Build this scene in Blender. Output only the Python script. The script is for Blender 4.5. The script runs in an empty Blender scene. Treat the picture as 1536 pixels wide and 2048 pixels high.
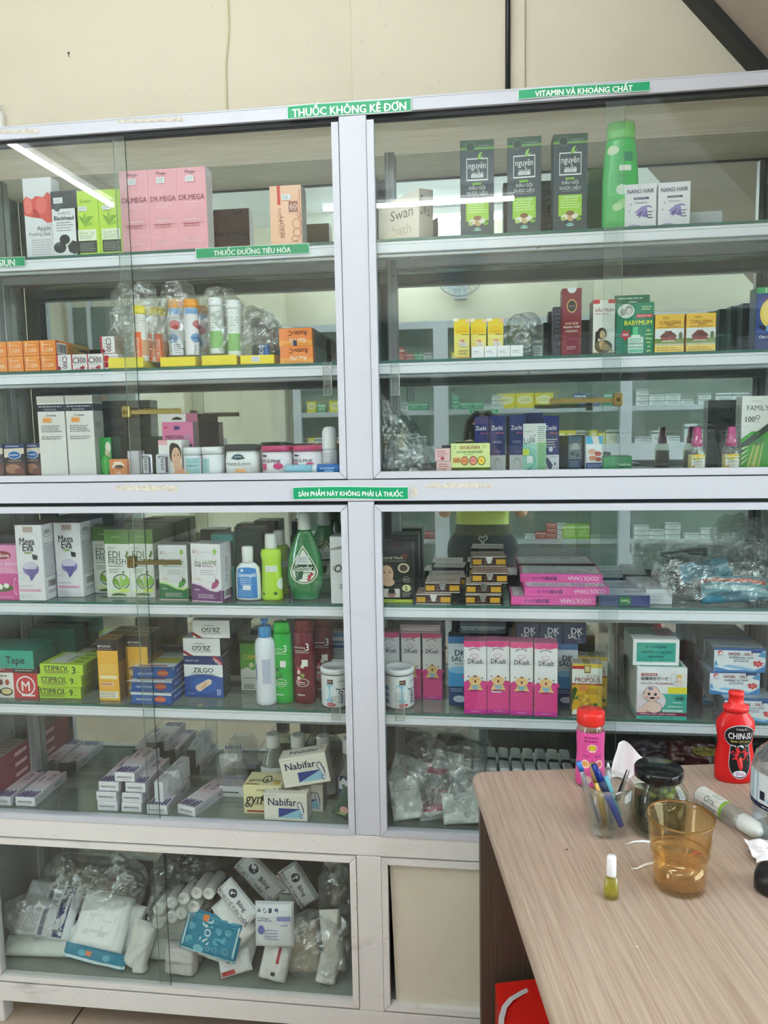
import bpy, math, random
from mathutils import Vector, Matrix, noise
rnd = random.Random(7)
S = bpy.context.scene
# ---------------------------------------------------------------- camera
def cam_axes(yaw, pit, rol):
    cy, sy, cp, sp, cr, sr = math.cos(yaw), math.sin(yaw), math.cos(pit), math.sin(pit), math.cos(rol), math.sin(rol)
    f = Vector((-sy*cp, cy*cp, -sp)); r = Vector((cy, sy, 0)); u = r.cross(f)
    return cr*r + sr*u, -sr*r + cr*u, f
CR, CU, CF = cam_axes(math.radians(7.21), math.radians(6.248), math.radians(-1.074))
CAM = Vector((0, -1.6, 1.47))
cd = bpy.data.cameras.new('camera'); cam = bpy.data.objects.new('camera', cd); S.collection.objects.link(cam)
cam.matrix_world = Matrix(((CR.x, CU.x, -CF.x, CAM.x), (CR.y, CU.y, -CF.y, CAM.y), (CR.z, CU.z, -CF.z, CAM.z), (0, 0, 0, 1)))
cd.sensor_fit = 'HORIZONTAL'; cd.sensor_width = 36; cd.lens = 36*1500/1536; cd.clip_start = 0.002
S.camera = cam
# ---------------------------------------------------------------- world, exposure, ceiling tubes
S.view_settings.view_transform = 'Standard'; S.view_settings.look = 'None'; S.view_settings.gamma = 1
S.view_settings.use_curve_mapping = False
S.view_settings.exposure = 0.6
S.cycles.transparent_max_bounces = 40; S.cycles.max_bounces = 12; S.cycles.glossy_bounces = 8
S.cycles.caustics_reflective = False; S.cycles.caustics_refractive = False
SKY, TUBE = 6.0, 48.0
wd = bpy.data.worlds.new('daylight'); S.world = wd; wd.use_nodes = True
bg = wd.node_tree.nodes['Background']; bg.inputs[0].default_value = (0.82, 0.92, 1.0, 1); bg.inputs[1].default_value = SKY

# ---------------------------------------------------------------- materials
def lin(h):
    h = h.lstrip('#')
    if len(h) == 3: h = ''.join(c*2 for c in h)
    o = []
    for i in (0, 2, 4):
        c = int(h[i:i+2], 16)/255
        o.append(c/12.92 if c <= .04045 else ((c+.055)/1.055)**2.4)
    return (*o, 1)
MC = {}
def new_mat(name):
    m = bpy.data.materials.new(name); m.use_nodes = True
    nt = m.node_tree; nt.nodes.clear(); out = nt.nodes.new('ShaderNodeOutputMaterial')
    return m, nt, out
def C(h, rough=.42, metal=0, var=.04, scale=60, spec=.4):
    """printed card, plastic, paint: colour with faint procedural variation"""
    k = (h, rough, metal, var, scale)
    if k in MC: return MC[k]
    m, nt, out = new_mat('paint_'+h.strip('#'))
    b = nt.nodes.new('ShaderNodeBsdfPrincipled'); nt.links.new(b.outputs[0], out.inputs[0])
    tc = nt.nodes.new('ShaderNodeTexCoord'); n = nt.nodes.new('ShaderNodeTexNoise'); n.inputs['Scale'].default_value = scale
    nt.links.new(tc.outputs['Object'], n.inputs['Vector'])
    mr = nt.nodes.new('ShaderNodeMapRange'); mr.inputs[3].default_value = 1-var; mr.inputs[4].default_value = 1
    nt.links.new(n.outputs['Fac'], mr.inputs[0])
    hs = nt.nodes.new('ShaderNodeHueSaturation'); hs.inputs['Color'].default_value = lin(h)
    nt.links.new(mr.outputs[0], hs.inputs['Value']); nt.links.new(hs.outputs[0], b.inputs['Base Color'])
    mr2 = nt.nodes.new('ShaderNodeMapRange'); mr2.inputs[3].default_value = max(.02, rough-.06); mr2.inputs[4].default_value = rough+.06
    nt.links.new(n.outputs['Fac'], mr2.inputs[0]); nt.links.new(mr2.outputs[0], b.inputs['Roughness'])
    b.inputs['Metallic'].default_value = metal; b.inputs['Specular IOR Level'].default_value = spec
    MC[k] = m; return m
def grime(name, base, dirt, scale=3.0, lo=.55, hi=.75, amt=.6, rough=.4, stretch=(1, 1, 1), bump=0, fine=None):
    """painted surface with dirt patches of their own shape"""
    if name in MC: return MC[name]
    m, nt, out = new_mat(name); N = nt.nodes.new; Lk = nt.links.new
    b = N('ShaderNodeBsdfPrincipled'); Lk(b.outputs[0], out.inputs[0]); b.inputs['Roughness'].default_value = rough
    tc = N('ShaderNodeTexCoord'); mp = N('ShaderNodeMapping'); mp.inputs['Scale'].default_value = stretch
    Lk(tc.outputs['Object'], mp.inputs[0])
    n = N('ShaderNodeTexNoise'); n.inputs['Scale'].default_value = scale; n.inputs['Detail'].default_value = 8; n.inputs['Roughness'].default_value = .65
    Lk(mp.outputs[0], n.inputs['Vector'])
    mr = N('ShaderNodeMapRange'); mr.inputs[1].default_value = lo; mr.inputs[2].default_value = hi; mr.inputs[4].default_value = amt
    Lk(n.outputs['Fac'], mr.inputs[0])
    mx = N('ShaderNodeMix'); mx.data_type = 'RGBA'; mx.inputs[6].default_value = lin(base); mx.inputs[7].default_value = lin(dirt)
    Lk(mr.outputs[0], mx.inputs[0]); col = mx.outputs[2]
    if fine:
        n2 = N('ShaderNodeTexNoise'); n2.inputs['Scale'].default_value = fine; n2.inputs['Detail'].default_value = 3
        Lk(tc.outputs['Object'], n2.inputs['Vector'])
        r2 = N('ShaderNodeMapRange'); r2.inputs[1].default_value = .67; r2.inputs[2].default_value = .72; r2.inputs[4].default_value = .5
        Lk(n2.outputs['Fac'], r2.inputs[0])
        m2 = N('ShaderNodeMix'); m2.data_type = 'RGBA'; m2.inputs[7].default_value = lin(dirt); Lk(col, m2.inputs[6]); Lk(r2.outputs[0], m2.inputs[0]); col = m2.outputs[2]
    Lk(col, b.inputs['Base Color'])
    if bump:
        bp = N('ShaderNodeBump'); bp.inputs['Strength'].default_value = bump; bp.inputs['Distance'].default_value = .003
        Lk(n.outputs['Fac'], bp.inputs['Height']); Lk(bp.outputs[0], b.inputs['Normal'])
    MC[name] = m; return m
def clear(name, tint='#e9f3ee', base=.04, top=.9, rough=.03, bump=0, bscale=30, haze=0, hcol='#ffffff', gloss='#ffffff', dist=.004):
    """thin clear sheet: see-through with a facing-dependent mirror coat and optional dusty haze"""
    if name in MC: return MC[name]
    m, nt, out = new_mat(name); N = nt.nodes.new; Lk = nt.links.new
    t = N('ShaderNodeBsdfTransparent'); t.inputs[0].default_value = lin(tint)
    g = N('ShaderNodeBsdfGlossy'); g.inputs['Roughness'].default_value = rough; g.inputs[0].default_value = lin(gloss)
    lw = N('ShaderNodeLayerWeight'); lw.inputs[0].default_value = .5
    pw = N('ShaderNodeMath'); pw.operation = 'POWER'; pw.inputs[1].default_value = 4.5; Lk(lw.outputs['Facing'], pw.inputs[0])
    mr = N('ShaderNodeMapRange'); mr.inputs[3].default_value = base; mr.inputs[4].default_value = top; Lk(pw.outputs[0], mr.inputs[0])
    first = t.outputs[0]
    if haze:
        d = N('ShaderNodeBsdfDiffuse'); d.inputs[0].default_value = lin(hcol)
        mh = N('ShaderNodeMixShader'); Lk(t.outputs[0], mh.inputs[1]); Lk(d.outputs[0], mh.inputs[2])
        tc0 = N('ShaderNodeTexCoord'); n0 = N('ShaderNodeTexNoise'); n0.inputs['Scale'].default_value = 6; n0.inputs['Detail'].default_value = 6
        Lk(tc0.outputs['Object'], n0.inputs['Vector'])
        r0 = N('ShaderNodeMapRange'); r0.inputs[1].default_value = .3; r0.inputs[2].default_value = .7
        r0.inputs[3].default_value = haze*.5; r0.inputs[4].default_value = haze*1.5; Lk(n0.outputs['Fac'], r0.inputs[0]); Lk(r0.outputs[0], mh.inputs[0])
        first = mh.outputs[0]
    mx = N('ShaderNodeMixShader'); Lk(mr.outputs[0], mx.inputs[0]); Lk(first, mx.inputs[1]); Lk(g.outputs[0], mx.inputs[2])
    Lk(mx.outputs[0], out.inputs[0])
    if bump:
        tc = N('ShaderNodeTexCoord'); n = N('ShaderNodeTexNoise'); n.inputs['Scale'].default_value = bscale; n.inputs['Detail'].default_value = 4
        n.inputs['Distortion'].default_value = .8
        Lk(tc.outputs['Object'], n.inputs['Vector'])
        bp = N('ShaderNodeBump'); bp.inputs['Strength'].default_value = bump; bp.inputs['Distance'].default_value = dist
        Lk(n.outputs['Fac'], bp.inputs['Height']); Lk(bp.outputs[0], g.inputs['Normal']); Lk(bp.outputs[0], lw.inputs['Normal'])
    MC[name] = m; return m
GLASS = clear('window_glass', '#f7faf9', .028, .9, .012, haze=.008, hcol='#dfe8e4')
GEDGE = C('#35695c', .2); PEDGE = C('#27332f', .3); PEDGE2 = C('#93a8a0', .25)
FILM = clear('clear_film', '#f4f6f6', .17, .8, .13, bump=1, bscale=45, haze=.035, hcol='#eef2f2')
FILM2 = clear('milky_film', '#e4eaea', .12, .8, .14, bump=1, bscale=30, haze=.22, hcol='#e8ecec')
SHELFG = clear('shelf_glass', '#cfdcd6', .06, .85, .05, haze=.30, hcol='#9aa4a2')
def mirror_mat():
    m, nt, out = new_mat('old_mirror'); N = nt.nodes.new; Lk = nt.links.new
    g = N('ShaderNodeBsdfGlossy'); g.inputs['Roughness'].default_value = .012; g.inputs[0].default_value = (.62, .67, .65, 1)
    d = N('ShaderNodeBsdfDiffuse'); d.inputs[0].default_value = lin('#8f9a96')
    tc = N('ShaderNodeTexCoord'); n = N('ShaderNodeTexNoise'); n.inputs['Scale'].default_value = 5; n.inputs['Detail'].default_value = 9
    Lk(tc.outputs['Object'], n.inputs['Vector']); r = N('ShaderNodeMapRange'); r.inputs[1].default_value = .35; r.inputs[2].default_value = .8
    r.inputs[3].default_value = .03; r.inputs[4].default_value = .14; Lk(n.outputs['Fac'], r.inputs[0])
    mx = N('ShaderNodeMixShader'); Lk(r.outputs[0], mx.inputs[0]); Lk(g.outputs[0], mx.inputs[1]); Lk(d.outputs[0], mx.inputs[2]); Lk(mx.outputs[0], out.inputs[0])
    return m
MIRROR = mirror_mat()
def glow(name, col, s):
    m, nt, out = new_mat(name); e = nt.nodes.new('ShaderNodeEmission'); e.inputs[0].default_value = lin(col); e.inputs[1].default_value = s
    nt.links.new(e.outputs[0], out.inputs[0]); return m
ALU = grime('white_aluminium', '#c3c6cf', '#a9a59c', 9, .62, .78, .35, .32, fine=190)
ALU2 = grime('worn_white_aluminium', '#dcdad7', '#6f675c', 5, .60, .72, .40, .38, (1, 1, 3), fine=130)
ALUS = grime('shelf_rail_aluminium', '#e6e8f0', '#b5b1a8', 9, .62, .78, .35, .32, fine=190)
ALUD = C('#a9afb4', .3, .5)
DARK = C('#15181a', .6)
WALLM = grime('cream_wall', '#dcd5c0', '#cac3b0', 2.2, .45, .8, .6, .7, bump=.25, fine=60)
CREAMW = grime('cream_board', '#dedac8', '#a39e8c', 6, .45, .8, .6, .6, (1, 1, 12))

def sheet_mat():
    m, nt, out = new_mat('translucent_sheet'); N = nt.nodes.new; Lk = nt.links.new
    d = N('ShaderNodeBsdfDiffuse'); t = N('ShaderNodeBsdfTranslucent'); mx = N('ShaderNodeMixShader'); mx.inputs[0].default_value = .62
    tc = N('ShaderNodeTexCoord'); mp = N('ShaderNodeMapping'); mp.inputs['Scale'].default_value = (1, 14, 1); n = N('ShaderNodeTexNoise'); n.inputs['Scale'].default_value = 8; n.inputs['Detail'].default_value = 7
    Lk(tc.outputs['Object'], mp.inputs[0]); Lk(mp.outputs[0], n.inputs['Vector']); c = N('ShaderNodeMix'); c.data_type = 'RGBA'; c.inputs[6].default_value = lin('#f1ede0'); c.inputs[7].default_value = lin('#c9c3b0')
    Lk(n.outputs['Fac'], c.inputs[0]); Lk(c.outputs[2], d.inputs[0]); Lk(c.outputs[2], t.inputs[0]); Lk(d.outputs[0], mx.inputs[1]); Lk(t.outputs[0], mx.inputs[2]); Lk(mx.outputs[0], out.inputs[0]); return m
SHEET = sheet_mat()

# ---------------------------------------------------------------- mesh building
class MB:
    def __init__(s): s.v = []; s.f = []; s.mi = []; s.sm = []; s.mats = []
    def idx(s, m):
        if m not in s.mats: s.mats.append(m)
        return s.mats.index(m)
    def add(s, vs, fs, m, smooth=False, M=None):
        b = len(s.v); k = s.idx(m)
        s.v += [tuple(M @ Vector(q)) if M else tuple(q) for q in vs]
        for f in fs: s.f.append([b+i for i in f]); s.mi.append(k); s.sm.append(smooth)
        return s
    def box(s, x0, x1, y0, y1, z0, z1, m, bev=0, M=None):
        if bev <= 0:
            vs = [(x, y, z) for z in (z0, z1) for y in (y0, y1) for x in (x0, x1)]
            return s.add(vs, [(0, 2, 3, 1), (4, 5, 7, 6), (0, 1, 5, 4), (2, 6, 7, 3), (0, 4, 6, 2), (1, 3, 7, 5)], m, False, M)
        b = bev; vs = []; cs = [(x, y, z) for z in (0, 1) for y in (0, 1) for x in (0, 1)]
        X, Y, Z = (x0, x1), (y0, y1), (z0, z1); sg = (1, -1)
        for (i, j, k) in cs:
            vs += [(X[i], Y[j]+sg[j]*b, Z[k]+sg[k]*b), (X[i]+sg[i]*b, Y[j], Z[k]+sg[k]*b), (X[i]+sg[i]*b, Y[j]+sg[j]*b, Z[k])]
        q = lambda i, j, k, a: (i+2*j+4*k)*3+a
        fs = []
        for e in (0, 1):
            f = [q(e, 0, 0, 0), q(e, 1, 0, 0), q(e, 1, 1, 0), q(e, 0, 1, 0)]; fs.append(f if e else f[::-1])
            f = [q(0, e, 0, 1), q(1, e, 0, 1), q(1, e, 1, 1), q(0, e, 1, 1)]; fs.append(f[::-1] if e else f)
            f = [q(0, 0, e, 2), q(1, 0, e, 2), q(1, 1, e, 2), q(0, 1, e, 2)]; fs.append(f if e else f[::-1])
        for i in (0, 1):
            for j in (0, 1):
                fs.append([q(i, j, 0, 0), q(i, j, 0, 1), q(i, j, 1, 1), q(i, j, 1, 0)])
                fs.append([q(i, 0, j, 0), q(i, 0, j, 2), q(i, 1, j, 2), q(i, 1, j, 0)])
                fs.append([q(0, i, j, 1), q(0, i, j, 2), q(1, i, j, 2), q(1, i, j, 1)])
        for c in range(8): fs.append([c*3, c*3+1, c*3+2])
        return s.add(vs, fs, m, False, M)
    def lathe(s, prof, m, n=28, sy=1.0, M=None, smooth=True, cap=True, sq=0):
        vs = []; fs = []
        for (r, z) in prof:
            for i in range(n):
                a = 2*math.pi*i/n; c, d = math.cos(a), math.sin(a)
                k = 1.0
                if sq: k = (abs(c)**sq+abs(d)**sq)**(-1/sq)
                vs.append((r*k*c, r*k*d*sy, z))
        for j in range(len(prof)-1):
            for i in range(n):
                i2 = (i+1) % n; fs.append((j*n+i, j*n+i2, (j+1)*n+i2, (j+1)*n+i))
        if cap:
            if prof[0][0] > 1e-5: fs.append(tuple(range(n))[::-1])
            if prof[-1][0] > 1e-5: fs.append(tuple((len(prof)-1)*n+i for i in range(n)))
        return s.add(vs, fs, m, smooth, M)
    def tube(s, path, r, m, n=8, M=None, caps=True):
        path = [Vector(p) for p in path]; rs = r if isinstance(r, (list, tuple)) else [r]*len(path)
        vs = []; fs = []; up = None
        for i, p in enumerate(path):
            t = (path[min(i+1, len(path)-1)]-path[max(i-1, 0)]).normalized()
            if up is None: up = t.orthogonal().normalized()
            up = (up - t*up.dot(t)).normalized(); w = t.cross(up)
            for k in range(n):
                a = 2*math.pi*k/n; vs.append(p+(up*math.cos(a)+w*math.sin(a))*rs[i])
        for j in range(len(path)-1):
            for k in range(n):
                k2 = (k+1) % n; fs.append((j*n+k, j*n+k2, (j+1)*n+k2, (j+1)*n+k))
        if caps: fs += [tuple(range(n))[::-1], tuple((len(path)-1)*n+k for k in range(n))]
        return s.add(vs, fs, m, True, M)
    def grid(s, fn, nu, nv, m, smooth=True, M=None):
        vs = [fn(i/nu, j/nv) for j in range(nv+1) for i in range(nu+1)]
        fs = [(j*(nu+1)+i, j*(nu+1)+i+1, (j+1)*(nu+1)+i+1, (j+1)*(nu+1)+i) for j in range(nv) for i in range(nu)]
        return s.add(vs, fs, m, smooth, M)
    def mesh(s, name):
        me = bpy.data.meshes.new(name); me.from_pydata(s.v, [], s.f)
        for m in s.mats: me.materials.append(m)
        me.polygons.foreach_set('material_index', s.mi); me.polygons.foreach_set('use_smooth', s.sm)
        me.update(); return me
    def build(s, name, parent=None, loc=(0, 0, 0), rot=(0, 0, 0)):
        o = bpy.data.objects.new(name, s.mesh(name)); S.collection.objects.link(o)
        o.location = loc; o.rotation_euler = rot
        if parent: o.parent = parent
        return o
def tag(o, label=None, cat=None, group=None, kind=None):
    if label: o['label'] = label
    if cat: o['category'] = cat
    if group: o['group'] = group
    if kind: o['kind'] = kind
    return o
def empty(name, loc=(0, 0, 0), rz=0):
    o = bpy.data.objects.new(name, None); S.collection.objects.link(o); o.location = loc; o.rotation_euler = (0, 0, rz)
    o.empty_display_size = .02; return o
def copy_tree(o, parent=None):
    c = o.copy(); S.collection.objects.link(c); c.parent = parent
    for ch in list(o.children): copy_tree(ch, c)
    return c
# pixel -> place in the room (photo pixels, 1536 x 2048)
def ray(px, py): return (CF + CR*((px-768)/1500) - CU*((py-1024)/1500))
def P(px, py, d=0):
    r = ray(px, py); return CAM + r*((d-CAM.y)/r.y)
def G(px, py, z):
    r = ray(px, py); return CAM + r*((z-CAM.z)/r.z)

# ---------------------------------------------------------------- lettering and print
TX = {}
def text_mesh(t, bold):
    k = (t, bold)
    if k in TX: return TX[k]
    c = bpy.data.curves.new('lettering', 'FONT'); c.body = t.replace('Đ', 'D'); c.size = 1; c.resolution_u = 2; c.offset = .001
    c.fill_mode = 'FRONT' if hasattr(c, 'fill_mode') else c.fill_mode
    o = bpy.data.objects.new('lettering', c); me = o.to_mesh()
    vs = [(v.co.x, v.co.y) for v in me.vertices]; fs = [tuple(p.vertices) for p in me.polygons]; o.to_mesh_clear()
    def ext(b_):
        c.body = b_; m2 = o.to_mesh(); xs = [v.co.x for v in m2.vertices]; o.to_mesh_clear(); return min(xs), max(xs)
    if 'Đ' in t:                                                   # the bar of the Vietnamese letter
        wD = ext('D'); wD = wD[1]-wD[0]
        for i_, ch in enumerate(t):
            if ch == 'Đ':
                xl_ = ext(t[:i_].replace('Đ', 'D')+'D')[1]-wD; n_ = len(vs); vs += [(xl_-.09, .315), (xl_+.25, .315), (xl_+.25, .375), (xl_-.09, .375)]; fs.append((n_, n_+1, n_+2, n_+3))
    bpy.data.objects.remove(o); bpy.data.curves.remove(c)
    par = list(range(len(vs)))
    def fd(i):
        while par[i] != i: i = par[i]
        return i
    for f in fs:
        for i in f[1:]: par[fd(i)] = fd(f[0])
    isl = {}
    vs = [(x, y, .25*(isl.setdefault(fd(i), len(isl)) % 4)) for i, (x, y) in enumerate(vs)]
    if not vs: TX[k] = ([], [], 1, 1); return TX[k]
    if bold:
        n0 = len(vs); e = .014*bold; base = list(vs); f0 = list(fs); vs = []; fs = []
        for q, (dx, dy) in enumerate(((-e, 0), (e, 0), (0, e*.6), (0, -e*.6))): vs += [(x+dx, y+dy, q+s_) for x, y, s_ in base]; fs += [tuple(i+q*n0 for i in f) for f in f0]
    x0 = min(v[0] for v in vs); x1 = max(v[0] for v in vs)
    vs = [(v[0]-(x0+x1)/2, v[1]-.36, v[2] if len(v) > 2 else 0) for v in vs]
    TX[k] = (vs, fs, max(x1-x0, .01), 0); return TX[k]
def T(s, u0, u1, cv, col, b=1, sy=1, r=0, sk=0): return ('t', s, u0, u1, cv, col, b, sy, r, sk)
def R(u0, v0, u1, v1, col): return ('r', u0, v0, u1, v1, col)
def E(cu, cv, ru, rv, col, a0=0, a1=360): return ('e', cu, cv, ru, rv, col, a0, a1)
def O(cu, cv, ru, rv, th, col, a0=0, a1=360): return ('o', cu, cv, ru, rv, th, col, a0, a1)
def Q(pts, col): return ('p', pts, col)
def L(u0, v0, u1, v1, n, col): return ('l', u0, v0, u1, v1, n, col)
def ink(c): return c if not isinstance(c, str) else C(c, .38)
def art(mb, F, w, h, items, off=.0003, curved=0, M=None):
    """print items given in 0..1 face coordinates onto the surface F(x, y, off)"""
    r0 = random.Random(int(w*1e5)+len(items))
    for it in items:
        off += .00006; k = it[0]
        def put(pts, faces, col): mb.add([F(x, y, off) for x, y in pts], faces, ink(col), False, M)
        if k == 'r':
            _, a, b, c, d, col = it; n = max(1, int((c-a)*curved)) if curved else 1
            pts = []; fs = []
            nv = 6 if curved and (d-b) > .2 else 1
            for j in range(nv+1):
                for i in range(n+1): pts.append(((a+(c-a)*i/n)*w, (b+(d-b)*j/nv)*h))
            for j in range(nv):
                for i in range(n): q = j*(n+1)+i; fs.append((q, q+1, q+n+2, q+n+1))
            put(pts, fs, col)
        elif k == 'e':
            _, cu, cv, ru, rv, col, a0, a1 = it; n = 24
            pts = [((cu)*w, (cv)*h)]; N2 = 3 if curved and ru > .15 else 1
            for q in range(1, N2+1):
                for i in range(n+1):
                    a = math.radians(a0+(a1-a0)*i/n); pts.append(((cu+ru*q/N2*math.cos(a))*w, (cv+rv*q/N2*math.sin(a))*h))
            fs = [(0, i+1, i+2) for i in range(n)]
            for q in range(N2-1):
                for i in range(n): b0 = 1+q*(n+1)+i; fs.append((b0, b0+n+1, b0+n+2, b0+1))
            put(pts, fs, col)
        elif k == 'o':
            _, cu, cv, ru, rv, th, col, a0, a1 = it; n = 28; pts = []
            for i in range(n+1):
                a = math.radians(a0+(a1-a0)*i/n)
                for q in (1, 1-th): pts.append(((cu+ru*q*math.cos(a))*w, (cv+rv*q*math.sin(a))*h))
            put(pts, [(2*i+1, 2*i, 2*i+2, 2*i+3) for i in range(n)], col)
        elif k == 'p':
            pts = [(x*w, y*h) for x, y in it[1]]; put(pts, [tuple(range(len(pts)))], it[2])
        elif k == 'l':
            _, a, b, c, d, n, col = it
            for i in range(n):
                y = d-(d-b)*(i+.5)/n; t = (d-b)/n*.38; e = c-(c-a)*r0.uniform(0, .22); x = a
                while x < e:
                    x2 = min(e, x+(c-a)*r0.uniform(.10, .28))
                    put([(x*w, (y-t/2)*h), (x2*w, (y-t/2)*h), (x2*w, (y+t/2)*h), (x*w, (y+t/2)*h)], [(0, 1, 2, 3)], col); x = x2+(c-a)*.03
        elif k == 't':
            _, s_, a, b, cv, col, bo, sy, r, sk = it; sy = .55+.45*sy; vs, fs, tw, _h = text_mesh(s_, bo)
            if not vs: continue
            if r in (90, -90):
                sc = (b-a)*h/tw; c0, c1 = cv*w, (a+b)/2*h
                pts = [(c0-(y*sy*sc)*(1 if r == 90 else -1), c1+(x*sc)*(1 if r == 90 else -1)) for x, y, _q in vs]
            else:
                sc = (b-a)*w/tw; c0, c1 = (a+b)/2*w, cv*h; q = math.radians(r); cq, sq_ = math.cos(q), math.sin(q)
                pts = [(c0+sc*((x+sk*y)*cq-y*sy*sq_), c1+sc*((x+sk*y)*sq_+y*sy*cq)) for x, y, _q in vs]
            mb.add([F(p[0], p[1], off+v[2]*.00005) for p, v in zip(pts, vs)], fs, ink(col), False, M); off += .00015 if bo else 0
def faceF(w, d, h, which):
    return {'front': lambda x, y, o: (-w/2+x, -o, y), 'back': lambda x, y, o: (w/2-x, d+o, y),
            'right': lambda x, y, o: (w/2+o, x, y), 'left': lambda x, y, o: (-w/2-o, d-x, y),
            'top': lambda x, y, o: (-w/2+x, y, h+o)}[which], {'front': (w, h), 'back': (w, h), 'right': (d, h), 'left': (d, h), 'top': (w, d)}[which]
def flip(items):
    o = []
    for it in items:
        k = it[0]
        if k in 'rl': o.append((k, 1-it[3], 1-it[4], 1-it[1], 1-it[2])+tuple(it[5:]))
        elif k == 'e': o.append((k, 1-it[1], 1-it[2])+tuple(it[3:6])+(it[6]+180, it[7]+180))
        elif k == 'o': o.append((k, 1-it[1], 1-it[2])+tuple(it[3:7])+(it[7]+180, it[8]+180))
        elif k == 'p': o.append((k, [(1-x, 1-y) for x, y in it[1]], it[2]))
        else:
            r = it[8]
            if r in (90, -90): o.append(('t', it[1], 1-it[3], 1-it[2], 1-it[4], it[5], it[6], it[7], -r, it[9]))
            else: o.append(('t', it[1], 1-it[3], 1-it[2], 1-it[4], it[5], it[6], it[7], r+180, it[9]))
    return o
def carton(w, d, h, col, faces, name='carton', bev=.0006):
    mb = MB(); mb.box(-w/2, w/2, 0, d, 0, h, ink(col), bev)
    for k, it in faces.items():
        F, (a, b) = faceF(w, d, h, k); art(mb, F, a, b, it)
    return mb
def barcode(u0, v0, u1, v1):
    o = [R(u0, v0, u1, v1, '#f4f4f2')]; x = u0+.01; q = random.Random(3)
    while x < u1-.02:
        wd_ = (u1-u0)*q.uniform(.02, .06); o.append(R(x, v0+(v1-v0)*.15, min(u1-.01, x+wd_), v1-(v1-v0)*.1, '#222222')); x += wd_+(u1-u0)*q.uniform(.02, .05)
    return o
PROTO = {}
def item(key, name, label, cat, px, py, d, dep, faces, col, z=None, group=None, rz=0, parts=None, flipz=False, at=None, zl=None, hm=None, dxm=0):
    """a carton whose front face fills px=(left,right), py=(top,bottom) of the photo when standing at depth d on shelf height z"""
    xm, ym = (px[0]+px[1])/2, (py[0]+py[1])/2
    if d is None: d = G(xm, py[1], z).y
    a, b = P(px[0], ym, d), P(px[1], ym, d); t, bt = P(xm, py[0], d), P(xm, py[1], d)
    w, h = b.x-a.x, t.z-bt.z
    if z is None: z = bt.z
    h = max(.004, h if hm is None else hm)
    if key and key in PROTO:
        o = copy_tree(PROTO[key][0])
    else:
        o = carton(w, dep, h, col, faces).build(name)
        if parts:
            for pn, fn in parts: fn(w, dep, h).build(pn, o)
        if key: PROTO[key] = (o, w, h)
    o.location = ((a.x+b.x)/2+dxm, d, z); o.rotation_euler = (0, 0, math.radians(rz))
    tag(o, label, cat)
    if group: o['group'] = group
    elif 'group' in o: del o['group']
    if flipz:
        hh = PROTO[key][2] if key in PROTO else h
        o.rotation_euler = (0, math.pi, math.radians(rz)); o.location.z = z+hh
    return o
def sticker(u, v, du, dv, col='#eeeef2', face='front', txt='#8a8a94', rot=0):
    def fn(w, d, h):
        mb = MB(); F, (a, b) = faceF(w, d, h, face)
        G2 = lambda x, y, o: F(x, y, o)
        art(mb, G2, a, b, [R(u-du/2, v-dv/2, u+du/2, v+dv/2, col), L(u-du*.4, v-dv*.35, u+du*.4, v+dv*.35, 3, txt)], off=.002)
        return mb
    return ('price_sticker', fn)
ORD = ['leftmost', 'second from left', 'third from left', 'fourth from left', 'fifth from left', 'sixth from left', 'seventh from left']
# ================================================================ the room
def struct(name, mb, kind='structure', **k):
    o = mb.build(name, **k); o['kind'] = kind; return o
def tile_mat():
    m, nt, out = new_mat('beige_floor_tile'); N = nt.nodes.new; Lk = nt.links.new
    b = N('ShaderNodeBsdfPrincipled'); Lk(b.outputs[0], out.inputs[0]); b.inputs['Roughness'].default_value = .3
    tc = N('ShaderNodeTexCoord'); mp = N('ShaderNodeMapping'); mp.inputs['Location'].default_value = (.42, .0, 0); Lk(tc.outputs['Object'], mp.inputs[0])
    br = N('ShaderNodeTexBrick'); br.offset = 0; br.inputs['Scale'].default_value = 1; br.inputs['Brick Width'].default_value = .6; br.inputs['Row Height'].default_value = .6
    br.inputs['Mortar Size'].default_value = .0025; br.inputs['Color1'].default_value = lin('#b9a592'); br.inputs['Color2'].default_value = lin('#b3a08e'); br.inputs['Mortar'].default_value = lin('#3a302a')
    Lk(mp.outputs[0], br.inputs[0]); n = N('ShaderNodeTexNoise'); n.inputs['Scale'].default_value = 25; n.inputs['Detail'].default_value = 8; Lk(tc.outputs['Object'], n.inputs['Vector'])
    mr = N('ShaderNodeMapRange'); mr.inputs[3].default_value = .85; mr.inputs[4].default_value = 1.1; Lk(n.outputs['Fac'], mr.inputs[0])
    hs = N('ShaderNodeHueSaturation'); Lk(br.outputs[0], hs.inputs['Color']); Lk(mr.outputs[0], hs.inputs['Value']); Lk(hs.outputs[0], b.inputs['Base Color'])
    return m
X0, X1, YB, YF, ZT = -3.2, 3.4, -3.6, .30, 2.95
WHITEC = C('#f1f3f4', .7, var=.03, scale=3)
struct('floor', MB().box(X0-.1, X1+.1, YB-.1, YF+.1, -.1, 0, tile_mat()))
struct('ceiling', MB().box(X0-.1, X1+.1, YB-.1, YF+.1, ZT, ZT+.1, WHITEC))
mb = MB(); mb.box(X0, X1, YF, YF+.12, 0, ZT, WALLM)
struct('wall_front', mb)
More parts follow.
